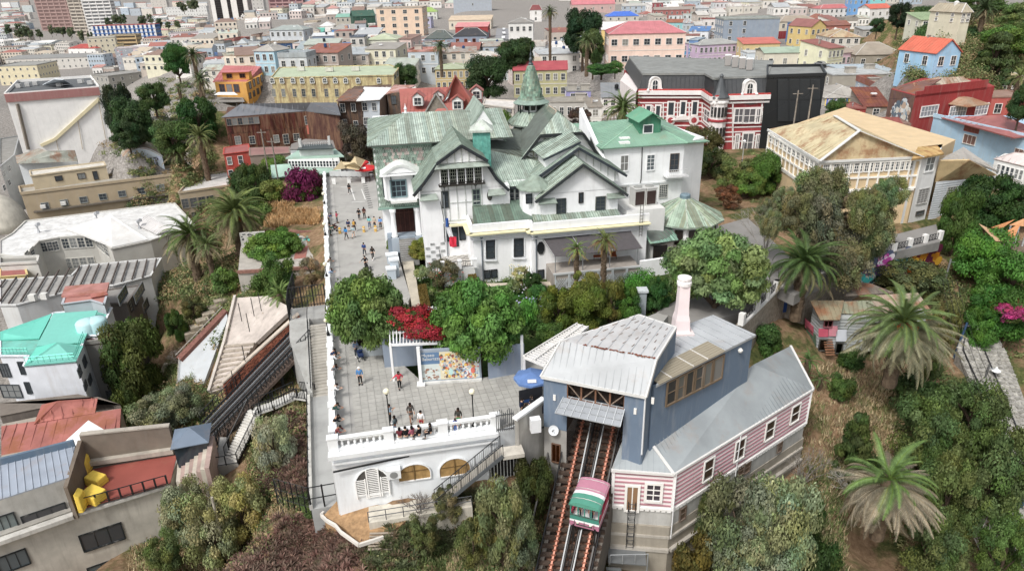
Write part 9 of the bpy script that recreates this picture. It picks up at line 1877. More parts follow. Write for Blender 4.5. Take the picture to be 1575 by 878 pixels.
for i,(u,v,c)in enumerate(((852,396,'b5602c'),(918,398,'b05a2a'),(942,397,'a8562a'))):T=thing('deck_chair','rust orange chair on the veranda deck, %s'%('left','middle','right')[i],'chair',P(u,v,.95));own(T,MB().box((0,0,.42),(.9,.9,.1)),'seat','fabric',c);own(T,MB().box((0,.42,.8),(.9,.1,.8)),'backrest','fabric',c);[own(T,MB().box((x,y,.2),(.06,.06,.4)),'leg','metal','333333')for x in(-.4,.4)for y in(-.4,.4)]
def leftside():
 T=thing('concrete_stair','long concrete stair descending beside the promenade wall with black railings','stair',PS(-1.5,24,-3));n=24;t0,t1,z0,z1=26.5,17.0,-2.0,-5.6
 for k in range(n):
  t=t0+(t1-t0)*k/n;z=z0+(z1-z0)*(k+1)/n;MB().prism([PS(-2.5,t,z),PS(-.5,t,z),PS(-.5,t+(t1-t0)/n*1.05,z),PS(-2.5,t+(t1-t0)/n*1.05,z)],z-.6).obj('step','conc',T,'b5b0a6')
 m_=MB();m_.prism([PS(-2.9,t0+1,-1.6),PS(-2.5,t0+1,-1.6),PS(-2.5,t1,-5.0),PS(-2.9,t1,-5.0)],-8);m_.prism([PS(-4.6,t0+1,-1.7),PS(-2.9,t0+1,-1.7),PS(-2.9,t1+.5,-5.3),PS(-4.6,t0-2,-2.5)],-9);m_.obj('side_wall','conc',T,'a8a8a4')
 MB().prism([PS(-4.6,27.4,-1.9),PS(-.5,27.4,-1.9),PS(-.5,31,-1.9),PS(-4.6,31,-1.9)],-7).obj('landing','conc',T,'a5a5a2')
 for s in(-2.6,-.6):
  m_=MB();m_.tube([PS(s,31,-.8),PS(s,t0,-.95),PS(s,t1,-4.5)],.05,5);
  for k in range(30):f=k/30;t=t0+(t1-t0)*f;z=z0+(z1-z0)*f;m_.tube([PS(s,t,z),PS(s,t,z+1.05)],.025,4)
  m_.obj('railing','metal',T,'26282b')
 W=thing('walkway','grey walkway slab running along the foot of the promenade wall','walkway',PS(-1.5,8,-6));MB().prism([PS(-2.9,17,-5.6),PS(-.5,17,-5.6),PS(-.5,.8,-6.0),PS(-2.6,.8,-6.0)],-9.5).obj('slab','asphalt',W,'a9aaa8');MB().bar(PS(-2.9,17,-5.4),PS(-2.6,.8,-5.8),.25,.5).obj('kerb','conc',W,'c5c4be');m_=MB();m_.tube([PS(-3,17,-4.5),PS(-2.7,.8,-4.9)],.045,5);[m_.tube([PS(-3+.3*k/9,17-16.2*k/9,-5.5),PS(-3+.3*k/9,17-16.2*k/9,-4.5)],.03,4)for k in range(10)];m_.obj('railing','metal',W,'2a2c30')
 Gt=thing('mesh_gate','black framed mesh gate closing the walkway at the corner of the square','gate',PS(-1.5,.9,-6));
 for s in(-2.6,-1.55,-.5):MB().tube([PS(s,.9,-7),PS(s,.9,-3.8)],.07,6).obj('post','metal',Gt,'1c1e20')
 m_=MB();[m_.tube([PS(-2.6,.9,z),PS(-.5,.9,z)],.05,5)for z in(-3.9,-5.0,-6.2)];m_.obj('rail','metal',Gt,'1c1e20')
 Fn=thing('mesh_fence','black mesh fence stepping down left from the walkway gate','fence',P(440,770,-7));q=[PS(-2.6,.9,-6),P(426,766,-7.2),P(437,790,-8.5)]
 for k in range(7):
  f=k/6;a=q[0].lerp(q[1],f);MB().tube([a-ZU(.6),a+ZU(2.1)],.05,5).obj('post','metal',Fn,'1c1e20')
 m_=MB();[m_.tube([q[0]+ZU(z),q[1]+ZU(z)],.03,4)for z in(.1,1,2.1)];[m_.tube([q[1]+ZU(z),q[2]+ZU(z)],.03,4)for z in(.1,1,2.1)];[m_.tube([q[0].lerp(q[1],k/40)+ZU(.1),q[0].lerp(q[1],k/40)+ZU(2.1)],.01,3)for k in range(40)];m_.obj('mesh','metal',Fn,'3a3c3e')
 Bk=thing('footbridge','narrow footway with black railings curving left below the long stair','footbridge',P(430,615,-6));pts=[PS(-2.8,17.5,-5.7),P(455,606,-6.2),P(420,622,-6.6),P(390,632,-7.0)]
 for a,b in zip(pts,pts[1:]):
  d=(b-a).normalized();s=V((-d.y,d.x,0)).normalized()*.7;MB().slab([a-s,b-s,b+s,a+s],.2).obj('deck','conc',Bk,'c9c8c2')
  for g in(-1,1):
   m_=MB();m_.tube([a+s*g+ZU(1.1),b+s*g+ZU(1.1)],.05,5);m_.tube([a+s*g+ZU(.15),b+s*g+ZU(.15)],.03,4);k_=max(2,int((b-a).length/.25));[m_.tube([a.lerp(b,k/k_)+s*g,a.lerp(b,k/k_)+s*g+ZU(1.1)],.03 if k%5 else .06,4)for k in range(k_+1)];m_.obj('railing','metal',Bk,'1f2123')
 S=thing('zigzag_stair','white edged stair with black railings dropping to the lower landing','stair',P(372,670,-8));a,b=P(392,632,-7.0),P(356,706,-10.5);n=18;d=(b-a);s=V((-d.y,d.x,0)).normalized()*.9
 for k in range(n):p=a+d*(k+.5)/n;m_=MB();e=d.normalized()*.28;e.z=0;m_.slab([p-s-e,p-s+e,p+s+e,p+s-e],.12);m_.obj('step','conc',S,'d6d3cb')
 for g in(-1,1):m_=MB();m_.tube([a+s*g+ZU(1.1),b+s*g+ZU(1.1)],.05,5);[m_.tube([a+d*k/24+s*g-ZU(.1),a+d*k/24+s*g+ZU(1.1)],.025 if k%4 else .05,4)for k in range(25)];m_.bar(a+s*g-ZU(.15),b+s*g-ZU(.15),.12,.25);m_.obj('railing','metal',S,'1f2123')
 L_=thing('lower_landing','grey lower landing with railings between the stairs and the broad steps','landing',P(345,705,-10.5));MB().prism([P(u,v,-10.5)for u,v in((330,718),(366,712),(364,698),(352,690),(352,672),(336,672),(334,700))],-14).obj('slab','conc',L_,'aaa8a2')
 for(u,v),(u2,v2)in(((330,718),(366,712)),((334,700),(337,672)),((352,690),(353,672)),((298,740),(330,718))):a,b=P(u,v,-10.5),P(u2,v2,-10.5);m_=MB();m_.tube([a+ZU(1.1),b+ZU(1.1)],.05,5);m_.tube([a+ZU(.1),b+ZU(.1)],.04,5);k_=max(2,int((b-a).length/1.1));[m_.tube([a.lerp(b,k/k_),a.lerp(b,k/k_)+ZU(1.1)],.06,5)for k in range(k_+1)];m_.obj('railing','metal',L_,'1f2123')
 Tk=thing('cable_track','steep dark double track of the second cable railway descending to the left','track',P(400,560,-6));a,b=P(466,506,-2.6),P(316,662,-11);d=b-a;s=V((-d.y,d.x,0)).normalized()
 for o_,c in((-1.7,'3a3c40'),(-1.0,'8f9498'),(-.3,'4a4c50'),(.4,'8f9498'),(1.1,'3a3c40'),(1.8,'6a6e72')):MB().bar(a+s*o_,b+s*o_,.09,.18).obj('rail','metal',Tk,c)
 for k in range(40):p=a+d*k/40;MB().bar(p-s*2-ZU(.25),p+s*2-ZU(.25),.14,.12).obj('sleeper','wood',Tk,'3c3836')
 MB().slab([a-s*2.2-ZU(.8),b-s*2.2-ZU(.8),b+s*2.2-ZU(.8),a+s*2.2-ZU(.8)],.3).obj('bed','brick',Tk,'6a5a50')
 for g in(-2.3,2.3):
  m_=MB();m_.tube([a+s*g+ZU(.9),b+s*g+ZU(.9)],.05,5);m_.tube([a+s*g+ZU(.4),b+s*g+ZU(.4)],.03,5);[m_.tube([a+d*k/22+s*g-ZU(.5),a+d*k/22+s*g+ZU(.9)],.05,4)for k in range(23)];m_.obj('handrail','metal',Tk,'33363a')
 for k in range(7):
  p=a+d*(k+.3)/8;m_=MB();m_.bar(p+s*1.2-ZU(.8),p+s*1.2-ZU(3.5),.2);m_.bar(p-s*1.2-ZU(.8),p+s*1.2-ZU(3.5),.12);m_.obj('trestle','metal',Tk,'45484c')
 Bw=thing('brick_wall','sloping brick wall with pale coping beside the second cable track','wall',P(400,530,-4));p0,p1=P(460,484,-1.6),P(343,590,-7.6);dn=ZU(3);o=(p1-p0);nn=V((-o.y,o.x,0)).normalized()*.4;nn=nn if nn.x<0 else-nn
 MB().hull([p0-dn,p1-dn,p1-dn+nn,p0-dn+nn],[p0,p1,p1+nn,p0+nn]).obj('wall','brick',Bw,'8f5a46');m_=MB();r_=RN(4);L=o.length
 for row in range(12):
  for k in range(int(L/.9)):
   f=(k+.5*(row%2))/(L/.9);g=r_.uniform(.6,1.3);p=p0+o*f-ZU(.2+row*.2)-nn*.08;m_.bar(p,p+o.normalized()*.75,.1,.15,(g,g*.9,g*.85))
 stuff(m_.obj('brick','brick',Bw,'9c5f48'));MB().bar(p0+nn*.5+ZU(.1),p1+nn*.5+ZU(.1),.6,.16).obj('coping','conc',Bw,'c2b4a4')
 def plat(label,pts,z,zb,col,m='conc',name='terrace_slab',zs=None,cat='terrace'):
  q=[P(u,v,z if zs is None else zs[i])for i,(u,v)in enumerate(pts)];c=sum(q,V())/len(q);T=thing(name,label,cat,c);MB().prism(q,zb).obj('slab',m,T,col);return T,q
 T1,q=plat('pale concrete terrace with dry planting holes under the promenade',[(366,420),(455,414),(492,412),(494,360),(408,358),(372,362)],-3.0,-8,'b9b2a8');m_=MB()
 for bx in((377,362,405,388),):
  a,b=q[5]+V((0,-.2,0)),q[4];m_.box(P(388,372,-2.0)+V((0,.6,0)),(3.6,.3,2.6),.1)
 m_.obj('graffiti_wall','paint',T1,'c9c6bf');m_=MB();r_=RN(6);c=P(388,372,-2.0)+V((0,.4,0));[m_.box(c+V((r_.uniform(-1.7,1.7),-.002*k,r_.uniform(-1.2,1.2))),(r_.uniform(.1,.3),.03,r_.uniform(.1,.3)),.1,(.08,.08,.09))for k in range(46)];m_.obj('graffiti','print',T1,'ffffff')
 m_=MB();m_.bar(q[4]+ZU(.2),q[3]+ZU(.2),.4,.6);m_.bar(q[0]+ZU(.15),q[2]+ZU(.15),.4,.4);m_.obj('kerb','brick',T1,'94685a');m_=MB();m_.slab([P(u,v,-2.95)for u,v in((452,398),(470,396),(474,378),(456,380))],.05);m_.slab([P(u,v,-2.95)for u,v in((486,410),(494,409),(493,392),(484,393))],.05);m_.obj('red_floor','paving',T1,'a8685c')
 m_=MB();r_=RN(16);c=P(466,366,-2.85);[m_.box(c+V((r_.uniform(-1.3,1.3),r_.uniform(-2,2),.01+.001*k)),(r_.uniform(.3,1),r_.uniform(.2,.5),.01),r_.uniform(0,3),(.1,.5,.42)if k%2 else(.05,.12,.12))for k in range(14)];m_.obj('graffiti','print',T1,'ffffff')
 T2=thing('terrace_slab','long pinkish concrete ramp terrace descending beside the brick wall','terrace',P(390,510,-6));q=[P(*x)for x in((362,458,-4.3),(412,455,-3.4),(450,474,-3.0),(394,526,-6.2),(346,596,-9.4),(322,604,-9.6),(345,530,-6.8))]
 for pl in((0,1,2,3),(0,3,6),(6,3,4,5)):MB().slab([q[i]for i in pl],.5).obj('slab','conc',T2,'c6bab0')
 for k in range(9):f=(k+.5)/9;MB().bar(q[6].lerp(q[5],f)+ZU(.1),q[3].lerp(q[4],f)+ZU(.1),.4,.22).obj('step','stone',T2,'b5a898')
 m_=MB();m_.bar(q[0]+ZU(.2),q[6]+ZU(.2),.3,.5);m_.bar(q[6]+ZU(.2),q[5]+ZU(.2),.3,.5);m_.obj('kerb','conc',T2,'d0c6bc')
 m_=MB();[m_.tube([P(u,v,z),P(u,v,z)+ZU(2.4)],.05,5)for u,v,z in((372,494,-4.4),(384,510,-4.6),(391,486,-3.9),(402,478,-3.6),(362,600,-7),(378,560,-6))];m_.obj('post','metal',T2,'3a3c3c')
 Ws=thing('slope_sheet','white painted concrete face on the slope with a brown upper rim','slope wall',P(320,560,-9));q=[P(276,553,-9.2),P(272,608,-12),P(305,612,-11.5),P(350,490,-5.6),P(348,478,-5.2)];MB().slab(q,.4).obj('face','paint',Ws,'b9bec1');MB().bar(q[0],q[4],1.0,.5).obj('rim','brick',Ws,'7f5348');m_=MB();m_.tube([q[0]+V((-.5,.3,.5)),q[4]+V((-.5,.3,.5))],.05,5);m_.tube([q[0]+ZU(.3),q[1]+ZU(.3)],.05,5);m_.obj('pipe','metal',Ws,'b5b0a8')
 for i,(u0,v0,u1,v1)in enumerate(((352,462,355,478),)):pass
 E_=thing('edging_stones','row of pale edging stones curving along the slope','stone edging',G(235,600))
 for k in range(24):
  f=k/23;u=256-f*38+4*sin(f*3);v=562+f*62;q=G(u,v);MB().box(q+ZU(.15),(.55,.4,.4),f*2+rnd.uniform(-.2,.2)).obj('stone','stone',E_,'d6c8ae')
 for k in range(6):q=G(340-k*9,470+k*10);m_=MB();m_.box(q+ZU(.4),(1.6,1.2,1.1),.6);tag(m_.obj('stone_block','stone',None,'a89c88'),'rough pale masonry block on the scrub slope, %s in the stepped row'%('topmost','second','third','fourth','fifth','lowest')[k],'stone block')
 Bg=thing('black_fence','tall black barred fence at the head of the long stair','fence',PS(-3,30,-2));
 for a,b,n in((PS(-4.6,31,-1.9),PS(-.6,31,-1.9),12),(PS(-4.6,31,-1.9),PS(-4.6,27.4,-1.9),9),(PS(-4.6,31,-2),PS(-4.2,36,-2),10)):
  for k in range(n+1):p=a.lerp(b,k/n);MB().tube([p,p+ZU(2.6)],.04 if k%4 else .08,4).obj('bar','metal',Bg,'1a1c1e')
  m_=MB();[m_.tube([a+ZU(z),b+ZU(z)],.05,5)for z in(.2,1.3,2.6)];m_.obj('rail','metal',Bg,'1a1c1e')
 Sg=thing('sand_bed','bare sandy bed with a white curved kerb below the arches','bed',P(550,790,-6.4));m_=MB();q=[P(u,v,z)for u,v,z in((498,792,-6.2),(520,768,-5.8),(562,775,-5.6),(650,780,-5.6),(610,812,-6.1),(556,838,-6.5),(530,812,-6.4))];m_.prism(q,-10);m_.obj('sand','stone',Sg,'a98458');m_=MB();pts=[P(u,v,-6.2)for u,v in((498,788),(494,792),(502,800),(516,808),(524,818),(552,838),(590,826))];[m_.bar(a,b,.18,.3)for a,b in zip(pts,pts[1:])];m_.obj('kerb','enamel',Sg,'d8d2c8')
 Pt=G(585,850);Cr=thing('wooden_pallet','weathered wooden pallet pieces among the aloes','pallet',Pt);[own(Cr,MB().box((0,k*.22,.4+.1*k),(1.8,.16,.06)),'plank','wood','a89a88')for k in range(6)]
leftside()
def pole(label,q,h,wires,col='8a8278'):
 T=thing('utility_pole',label,'utility pole',q);own(T,MB().tube([(0,0,-1),(0,0,h)],[.16,.11],7),'post','wood',col);[own(T,MB().bar((-.9,0,h-.6),(.9,0,h-.6),.12),'crossarm','wood',col)for _ in range(h!=7.5)];return q+ZU(h-.5)
a=pole('wooden utility pole with wires above the tan roofed house',P(1222,183,8),5,0);b=pole('second utility pole near the black clad block',P(1243,184,8),6,0);
c=pole('leaning pale dead trunk on the lower left slope',G(352,868),7.5,0,'a8a090');d=pole('utility pole beside the promenade pavilion',P(430,290,-1),9,0);e=pole('thin pole left of the pavilion roof',P(412,262,-1),8,0)
def wire(label,p,q,sag=1.0):
 n=12;pts=[p.lerp(q,k/n)-V((0,0,sag*4*(k/n)*(1-k/n)))for k in range(n+1)];tag(MB().tube(pts,.022,4).obj('wire','metal',None,'222222'),label,'wire')
wire('overhead wire between the two utility poles',a,b);wire('overhead wire from the black block pole to the red mansion',b,P(1400,150,9));wire('overhead wire from the first pole toward the pepper tree',a,P(1110,200,8));wire('overhead wire between the pavilion poles',d,e)
for i in range(4):wire('wire above the cobbled street, %s of four'%('leftmost','second','third','rightmost')[i],PY(1450+i*7,430,66),PY(1500+i*14,620,52),.8)
def car(label,q,rz,col,s=1.0):
 T=thing('parked_car',label,'car',q,rz,None,s);b=MB()
 pr=[(-2.1,.35),(-2.15,.75),(-1.4,.9),(-.9,1.4),(.7,1.42),(1.3,.95),(2.05,.82),(2.15,.4)]
 b.hull([(x,.85,z)for x,z in pr],[(x,-.85,z)for x,z in pr]);own(T,b,'body','metal',col);b=MB();pr2=[(-1.3,.92),(-.88,1.34),(.66,1.36),(1.18,.96)];b.hull([(x,.87,z)for x,z in pr2],[(x,-.87,z)for x,z in pr2]);own(T,b,'window','glass','1c2226')
 for x in(-1.35,1.35):
  for y in(-.86,.86):own(T,MB().tube([(x,y-.1*(1 if y>0 else-1),.33),(x,y,.33)],.33,10),'wheel','plastic','1a1a1c')
 for y in(-.6,.6):own(T,MB().box((2.1,y,.65),(.12,.3,.15)),'headlight','plastic','f0f0ea')
for i,(u,v,z,c,lab)in enumerate(((1274,112,2.3,'e4e4e4','white car parked in the steep street, lowest'),(1268,106,2.3,'3a3c40','dark car parked above the white one'),(1262,101,2.3,'9a9ca0','grey car in the steep street beside the wall'),(1258,97,2.3,'a8322c','red car in the steep street'),(1270,118,2.3,'c9cccf','silver car at the foot of the steep street'),(774,60,1.5,'eeeeee','white car in the lane at the top centre, nearest'),(775,53,2.2,'e2e2e2','white car in the lane at the top centre, middle'),(775,47,2.6,'d5d8da','pale car in the lane at the top centre, furthest'),(1252,92,2.4,'2c2e34','black car highest in the steep street'))):
 car(lab,P(u,v,z),1.6 if u<1000 else 2.1,c)
def skinned(chains,name):
 """chains: list of point lists (x,y,z,r), the first point of the first chain is the root"""
 vs=[];es=[];rs=[];key={}
 def vid(p):
  k=tuple(round(x,3)for x in p[:3])
  if k not in key:key[k]=len(vs);vs.append(k);rs.append(p[3])
  return key[k]
 for ch in chains:
  ids=[vid(p)for p in ch];es+=list(zip(ids,ids[1:]))
 me=MN(name);me.from_pydata(vs,es,[]);o=ON(name,me);COL.objects.link(o);md=o.modifiers.new('s','SKIN');md.use_smooth_shade=True
 for i,r in enumerate(rs):me.skin_vertices[0].data[i].radius=(r,r)
 me.skin_vertices[0].data[0].use_root=True;sb=o.modifiers.new('d','SUBSURF');sb.levels=1
 dg=bpy.context.evaluated_depsgraph_get();m2=bpy.data.meshes.new_from_object(o.evaluated_get(dg));bpy.data.objects.remove(o);bpy.data.meshes.remove(me)
 m2.name=name;at=m2.attributes.new('tint','FLOAT_COLOR','FACE');at.data.foreach_set('color',np.ones(len(m2.polygons)*4,dtype=np.float32));return m2
POSES={}
def pose(kind):
 if kind in POSES:return POSES[kind]
 J=dict(pel=(0,0,.95),ch=(0,.01,1.3),nk=(0,.01,1.48),hd=(0,-.02,1.62),top=(0,-.01,1.72),sl=(-.19,0,1.42),el=(-.25,.02,1.14),wl=(-.24,-.08,.9),sr=(.19,0,1.42),er=(.25,.02,1.14),wr=(.24,-.08,.9),hl=(-.09,0,.92),kl=(-.1,-.02,.5),al=(-.11,.02,.09),tl=(-.12,-.16,.04),hr=(.09,0,.92),kr=(.1,-.02,.5),ar=(.11,.02,.09),tr=(.12,-.16,.04))
 if kind=='walk':J.update(kl=(-.1,-.16,.52),al=(-.11,-.28,.1),tl=(-.11,-.44,.06),kr=(.1,.04,.5),ar=(.11,.32,.14),tr=(.11,.2,.04),wl=(-.24,.14,.93),el=(-.25,.12,1.15),wr=(.24,-.24,.98),er=(.25,-.06,1.15))
 if kind=='lean':J.update(ch=(0,-.14,1.24),nk=(0,-.26,1.38),hd=(0,-.36,1.47),top=(0,-.42,1.56),sl=(-.19,-.22,1.34),sr=(.19,-.22,1.34),el=(-.26,-.38,1.12),er=(.26,-.38,1.12),wl=(-.12,-.6,1.12),wr=(.12,-.6,1.12),pel=(0,.06,.95),hl=(-.09,.06,.92),hr=(.09,.06,.92),kl=(-.1,.1,.5),al=(-.11,.12,.09),kr=(.12,.02,.5),ar=(.14,.2,.09),tl=(-.12,-.04,.04),tr=(.14,.04,.04))
 if kind=='sit':J.update(pel=(0,0,.5),ch=(0,.0,.85),nk=(0,0,1.03),hd=(0,-.04,1.17),top=(0,-.04,1.27),sl=(-.19,0,.97),sr=(.19,0,.97),el=(-.24,-.08,.72),er=(.24,-.08,.72),wl=(-.14,-.3,.62),wr=(.14,-.3,.62),hl=(-.1,0,.47),hr=(.1,0,.47),kl=(-.12,-.42,.48),kr=(.12,-.42,.48),al=(-.12,-.44,.09),ar=(.12,-.44,.09),tl=(-.12,-.6,.04),tr=(.12,-.6,.04))
 if kind=='phone':J.update(el=(-.25,-.1,1.18),wl=(-.08,-.34,1.34),er=(.25,-.1,1.18),wr=(.08,-.34,1.34))
 if kind=='wide':J.update(el=(-.42,0,1.24),wl=(-.6,-.02,1.12),er=(.34,.05,1.16),wr=(.22,-.1,1.0),kl=(-.1,-.12,.52),al=(-.08,-.1,.1),tl=(-.08,-.26,.05),ar=(.12,.26,.14),tr=(.12,.14,.04))
 p=lambda k,r:(*J[k],r)
 def hand(w,e,side):
  W,E=V(J[w]),V(J[e]);d=(W-E).normalized();x=V((1,0,0));pm=W+d*.07;out=[[(*W,.028),(*pm,.03)]]
  for i,(off,l)in enumerate(((-.03,.07),(-.01,.085),(.01,.08),(.03,.065))):a=pm+x*off+d*.02;b_=a+d*l*.6+V((0,-.01,0));c=b_+d*l*.4+V((0,-.02,0));out.append([(*pm,.03),(*a,.012),(*b_,.009),(*c,.008)])
  q=W+d*.03+x*(-side)*.035;out.append([(*W,.028),(*q,.012),(*(q+d*.035+x*(-side)*.012),.009)]);return out
 body=[[p('pel',.13),p('ch',.14),p('nk',.06),p('hd',.095),p('top',.075)]]
 for s,sd in(('l',-1),('r',1)):
  body+=[[p('ch',.14),p('s'+s,.065),p('e'+s,.045),p('w'+s,.03)],[p('pel',.13),p('h'+s,.09),p('k'+s,.06),p('a'+s,.042),p('t'+s,.035)]]+hand('w'+s,'e'+s,sd)
 B=skinned(body,'body')
 lp=lambda a,b,f,r:(*(V(J[a]).lerp(V(J[b]),f)),r)
 shirt=skinned([[p('pel',.15),p('ch',.165),lp('ch','nk',.8,.085)]]+[[p('ch',.165),p('s'+s,.08),p('e'+s,.062),lp('e'+s,'w'+s,.6,.05)]for s in 'lr'],'top')
 trou=skinned([[p('pel',.145),lp('pel','ch',.2,.135)]]+[[p('pel',.145),p('h'+s,.105),p('k'+s,.077),lp('k'+s,'a'+s,.85,.06)]for s in 'lr'],'trousers')
 short=skinned([[p('pel',.15),lp('pel','ch',.2,.135)]]+[[p('pel',.15),p('h'+s,.11),lp('h'+s,'k'+s,.7,.1)]for s in 'lr'],'shorts')
 sh=MB()
 for s in 'lr':a,t=V(J['a'+s]),V(J['t'+s]);d=(t-a);d.z=0;d.normalize();c=V((t.x,t.y,min(a.z,t.z)));sh.tube([a-d*.06+ZU(-.02),a+ZU(-.02),t+d*.02+ZU(.0),t+d*.07],[.045,.055,.05,.03],7)
 shoes=sh.mesh('shoes','fabric')
 h=V(J['hd']);hr=MB();hr.lathe(h+V((0,.012,-.02)),[(.085,-.03),(.11,.02),(.112,.08),(.08,.135),(.02,.155)],10);hair=hr.mesh('hair','fabric')
 hl=MB();hl.lathe(h+V((0,.03,-.02)),[(.07,-.28),(.1,-.15),(.11,.02),(.112,.08),(.08,.135),(.02,.155)],10);hairl=hl.mesh('hair','fabric')
 fc=MB();f=h+V((0,-.095,0));fc.box(f+V((0,-.012,-.01)),(.022,.03,.04));[fc.box(h+V((s*.1,.005,0)),(.02,.03,.05))for s in(-1,1)];face=fc.mesh('face','skin')
 ft=MB();[ft.box(f+V((s*.032,.0,.022)),(.02,.01,.01))for s in(-1,1)];ft.box(f+V((0,.0,-.045)),(.04,.012,.01));feat=ft.mesh('eyes_and_mouth','skin')
 for m_ in(B,):m_.materials.clear();m_.materials.append(M['skin'])
 for m_ in(shirt,trou,short):m_.materials.clear();m_.materials.append(M['fabric'])
 POSES[kind]=dict(body=B,top=shirt,trousers=trou,shorts=short,shoes=shoes,hair=hair,hairl=hairl,face=face,feat=feat,J=J);return POSES[kind]
SK=('c99a7c','b07d5e','d8ab8e')
def person(label,u,v,kind,top,bot,hair='1d1714',face=0,z=0.05,shorts=False,long=False,s=1.0,hat=None,bag=None,pos=None):
 q=pos or P(u,v,z);T=thing('person',label,'person',q,R(face),None,s*1.02);ps=pose(kind);sk=rnd.choice(SK)
 child(ps['body'],'body',T,sk);child(ps['top'],'top',T,top);child(ps['shorts' if shorts else 'trousers'],'shorts' if shorts else 'trousers',T,bot);child(ps['shoes'],'shoes',T,rnd.choice(('e6e6e6','222222','553a2a')))
 child(ps['hairl' if long else 'hair'],'hair',T,hair);child(ps['face'],'face',T,sk);child(ps['feat'],'eyes_and_mouth',T,'3a221c')
 J=ps['J']
 if hat:b=MB();b.lathe(V(J['hd'])+ZU(.04),[(.16,0),(.115,.02),(.11,.09),(.04,.12)],10);child(b.mesh('hat','fabric'),'hat',T,hat)
 if bag:b=MB();b.box(V(J['ch'])+V((0,.2,-.03)),(.28,.15,.42));b.box(V(J['ch'])+V((0,.29,-.1)),(.2,.05,.2));child(b.mesh('backpack','fabric'),'backpack',T,bag)
 return T
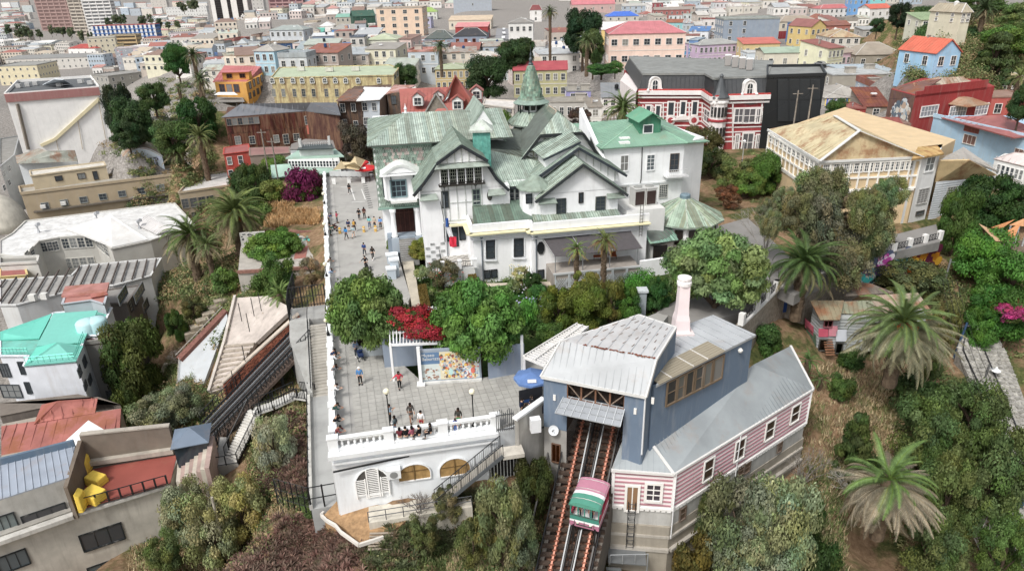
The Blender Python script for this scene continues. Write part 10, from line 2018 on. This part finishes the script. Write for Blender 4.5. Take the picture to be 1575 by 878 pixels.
ppl=[('person in dark clothes walking alone near the far end of the promenade',538,298,'walk','1e1e22','222226',0),('person in a pink top beside the left promenade wall',519,343,'phone','c23a5c','3a3f4a',90),('person in a black top with white shorts in the middle of the promenade',553,338,'walk','1c1c1e','2a2a2c',200),('person in a rust brown coat beside the one in black',561,336,'stand','5c3028','2a2a2c',190),('person in a navy jumper, back turned, with shorts',537,356,'stand','22305a','1c1c20',180),('person in black with a yellow bag',546,356,'stand','26262a','2c2c30',170),('person in a turquoise top near the museum porch',569,351,'walk','6cc0c0','2f4f7a',10),('person in a beige top and black trousers between two blue ones',577,351,'stand','b5a894','1e1e22',350),('person in a light blue shirt nearest the museum porch',586,352,'stand','5a8fd0','1e1e22',0),('person in a bright blue top walking away on the promenade',533,368,'walk','2f86c8','22262e',170),('person in a pale shirt and grey shorts beside the bright blue top',544,366,'walk','9fb5bb','a5a8a5',175),('person in a navy jacket walking in the middle',561,393,'walk','2f4a86','26303c',180),('person in black carrying a white bag',574,399,'walk','26221f','2a2a2e',20),('person in black pushing a small scooter',563,414,'wide','2a2a2e','1c1c20',30),('person in a dark blue jacket at the promenade wall, furthest of three',507,344,'lean','3a4a72','2a2c34',100),('person in black by the promenade wall with the pushchair',508,355,'stand','1e2026','30343e',100),('person in green bending at the promenade wall',510,362,'lean','2a5a4a','1e3a34',95),('person in a white and blue patterned top facing the camera on the square',555,591,'stand','4a86c0','17181a',5),('person in a red jacket crossing the square',615,598,'wide','d02a44','141416',20),('person in a blue shirt behind the dark pushchair',549,549,'phone','8fa6cc','3a3f4a',30),('person photographing with a camera near the left lamp post',601,650,'phone','8fa5b5','24262c',90),('person in a grey green sweater and jeans beside the left lamp post',609,668,'walk','4f5c60','6a86a8',270),('person in a brown dress and white shoes walking on the square',633,648,'walk','5a5550','6a605a',20),('person in a white shirt and red shorts behind the seated group',649,660,'stand','e6e4e2','a8303a',350),('person in an olive jacket and green shorts facing the balustrade',706,656,'stand','3c3c36','2f8a4a',0),('child in blue beside the person with green shorts',701,664,'stand','2f4f9a','3a62a8',0),('person in dark blue standing by the souvenir stand',803,641,'stand','1f2a48','1a1c22',60),('person in black near the souvenir stand table',818,636,'stand','26262a','22242a',300),('person in navy leaning on the left balustrade, furthest',512,560,'lean','2c3a5c','22262e',95),('person in white with a dark bag leaning beside the navy one',514,566,'lean','d5d8dc','1e2024',85),('person in a grey jacket bending over the left balustrade',514,584,'lean','6a6c70','24262c',95),('person in a white shirt leaning on the left balustrade',515,615,'lean','e4e4e4','26303c',95),('person in dark green leaning at the left balustrade',516,645,'lean','1f4a44','1a1c20',90),('person in black with beige shorts near the front left corner',517,664,'lean','18181a','b5a888',95),('person in striped red by the front left corner',520,680,'lean','7a3a3c','3c5a86',80),('person in grey beside the promenade wall halfway down',506,415,'lean','7c7468','3a4a6a',95),('person in light blue beside the promenade wall, above the lamp',508,432,'lean','8fa8c8','2a2c34',95)]
shortset={'person in a navy jumper, back turned, with shorts','person in a pale shirt and grey shorts beside the bright blue top','person in a white shirt and red shorts behind the seated group','person in an olive jacket and green shorts facing the balustrade','person in black with beige shorts near the front left corner','person in a brown dress and white shoes walking on the square'}
for i,(lab,u,v,kd,tp,bt,fc)in enumerate(ppl):
 person(lab,u,v,kd,tp,bt,face=fc,shorts=lab in shortset,long=i%3==0 or 'dress' in lab or 'child' in lab,s=.72 if 'child' in lab else 1.0,bag='1a1c22' if 'bag' in lab and 'white' not in lab and 'yellow' not in lab else('c99a2c' if 'yellow' in lab else None),hat='e4e2dc' if 'patterned' in lab else None)
for i,(u,lab,tp)in enumerate(((616,'seated person in dark red, first from the left at the front balustrade','6a2430'),(625,'seated person in black, second from the left at the front balustrade','1c1c20'),(635,'seated person in pink and black, third from the left at the front balustrade','a8566a'),(646,'seated person in black, fourth from the left at the front balustrade','141416'),(663,'seated person in a black top, apart at the right of the group','1a1a1e'))):
 person(lab,u,679-i*1.2-(2 if u>660 else 0),'sit',tp,'26282e',face=180+i*25,long=i%2==0)
for k,(x,lab,tp)in enumerate(((-.5,'passenger in grey seated at the left inside the cable car','6a6258'),(.45,'passenger in dark red at the right inside the cable car','7a2a3c'))):
 rz=KAR.rotation_euler.z;q=KAR.location+V((x*cos(rz)+1.1*sin(rz),x*sin(rz)-1.1*cos(rz),.66));person(lab,0,0,'stand',tp,'30343c',face=math.degrees(rz),pos=q,s=.85)
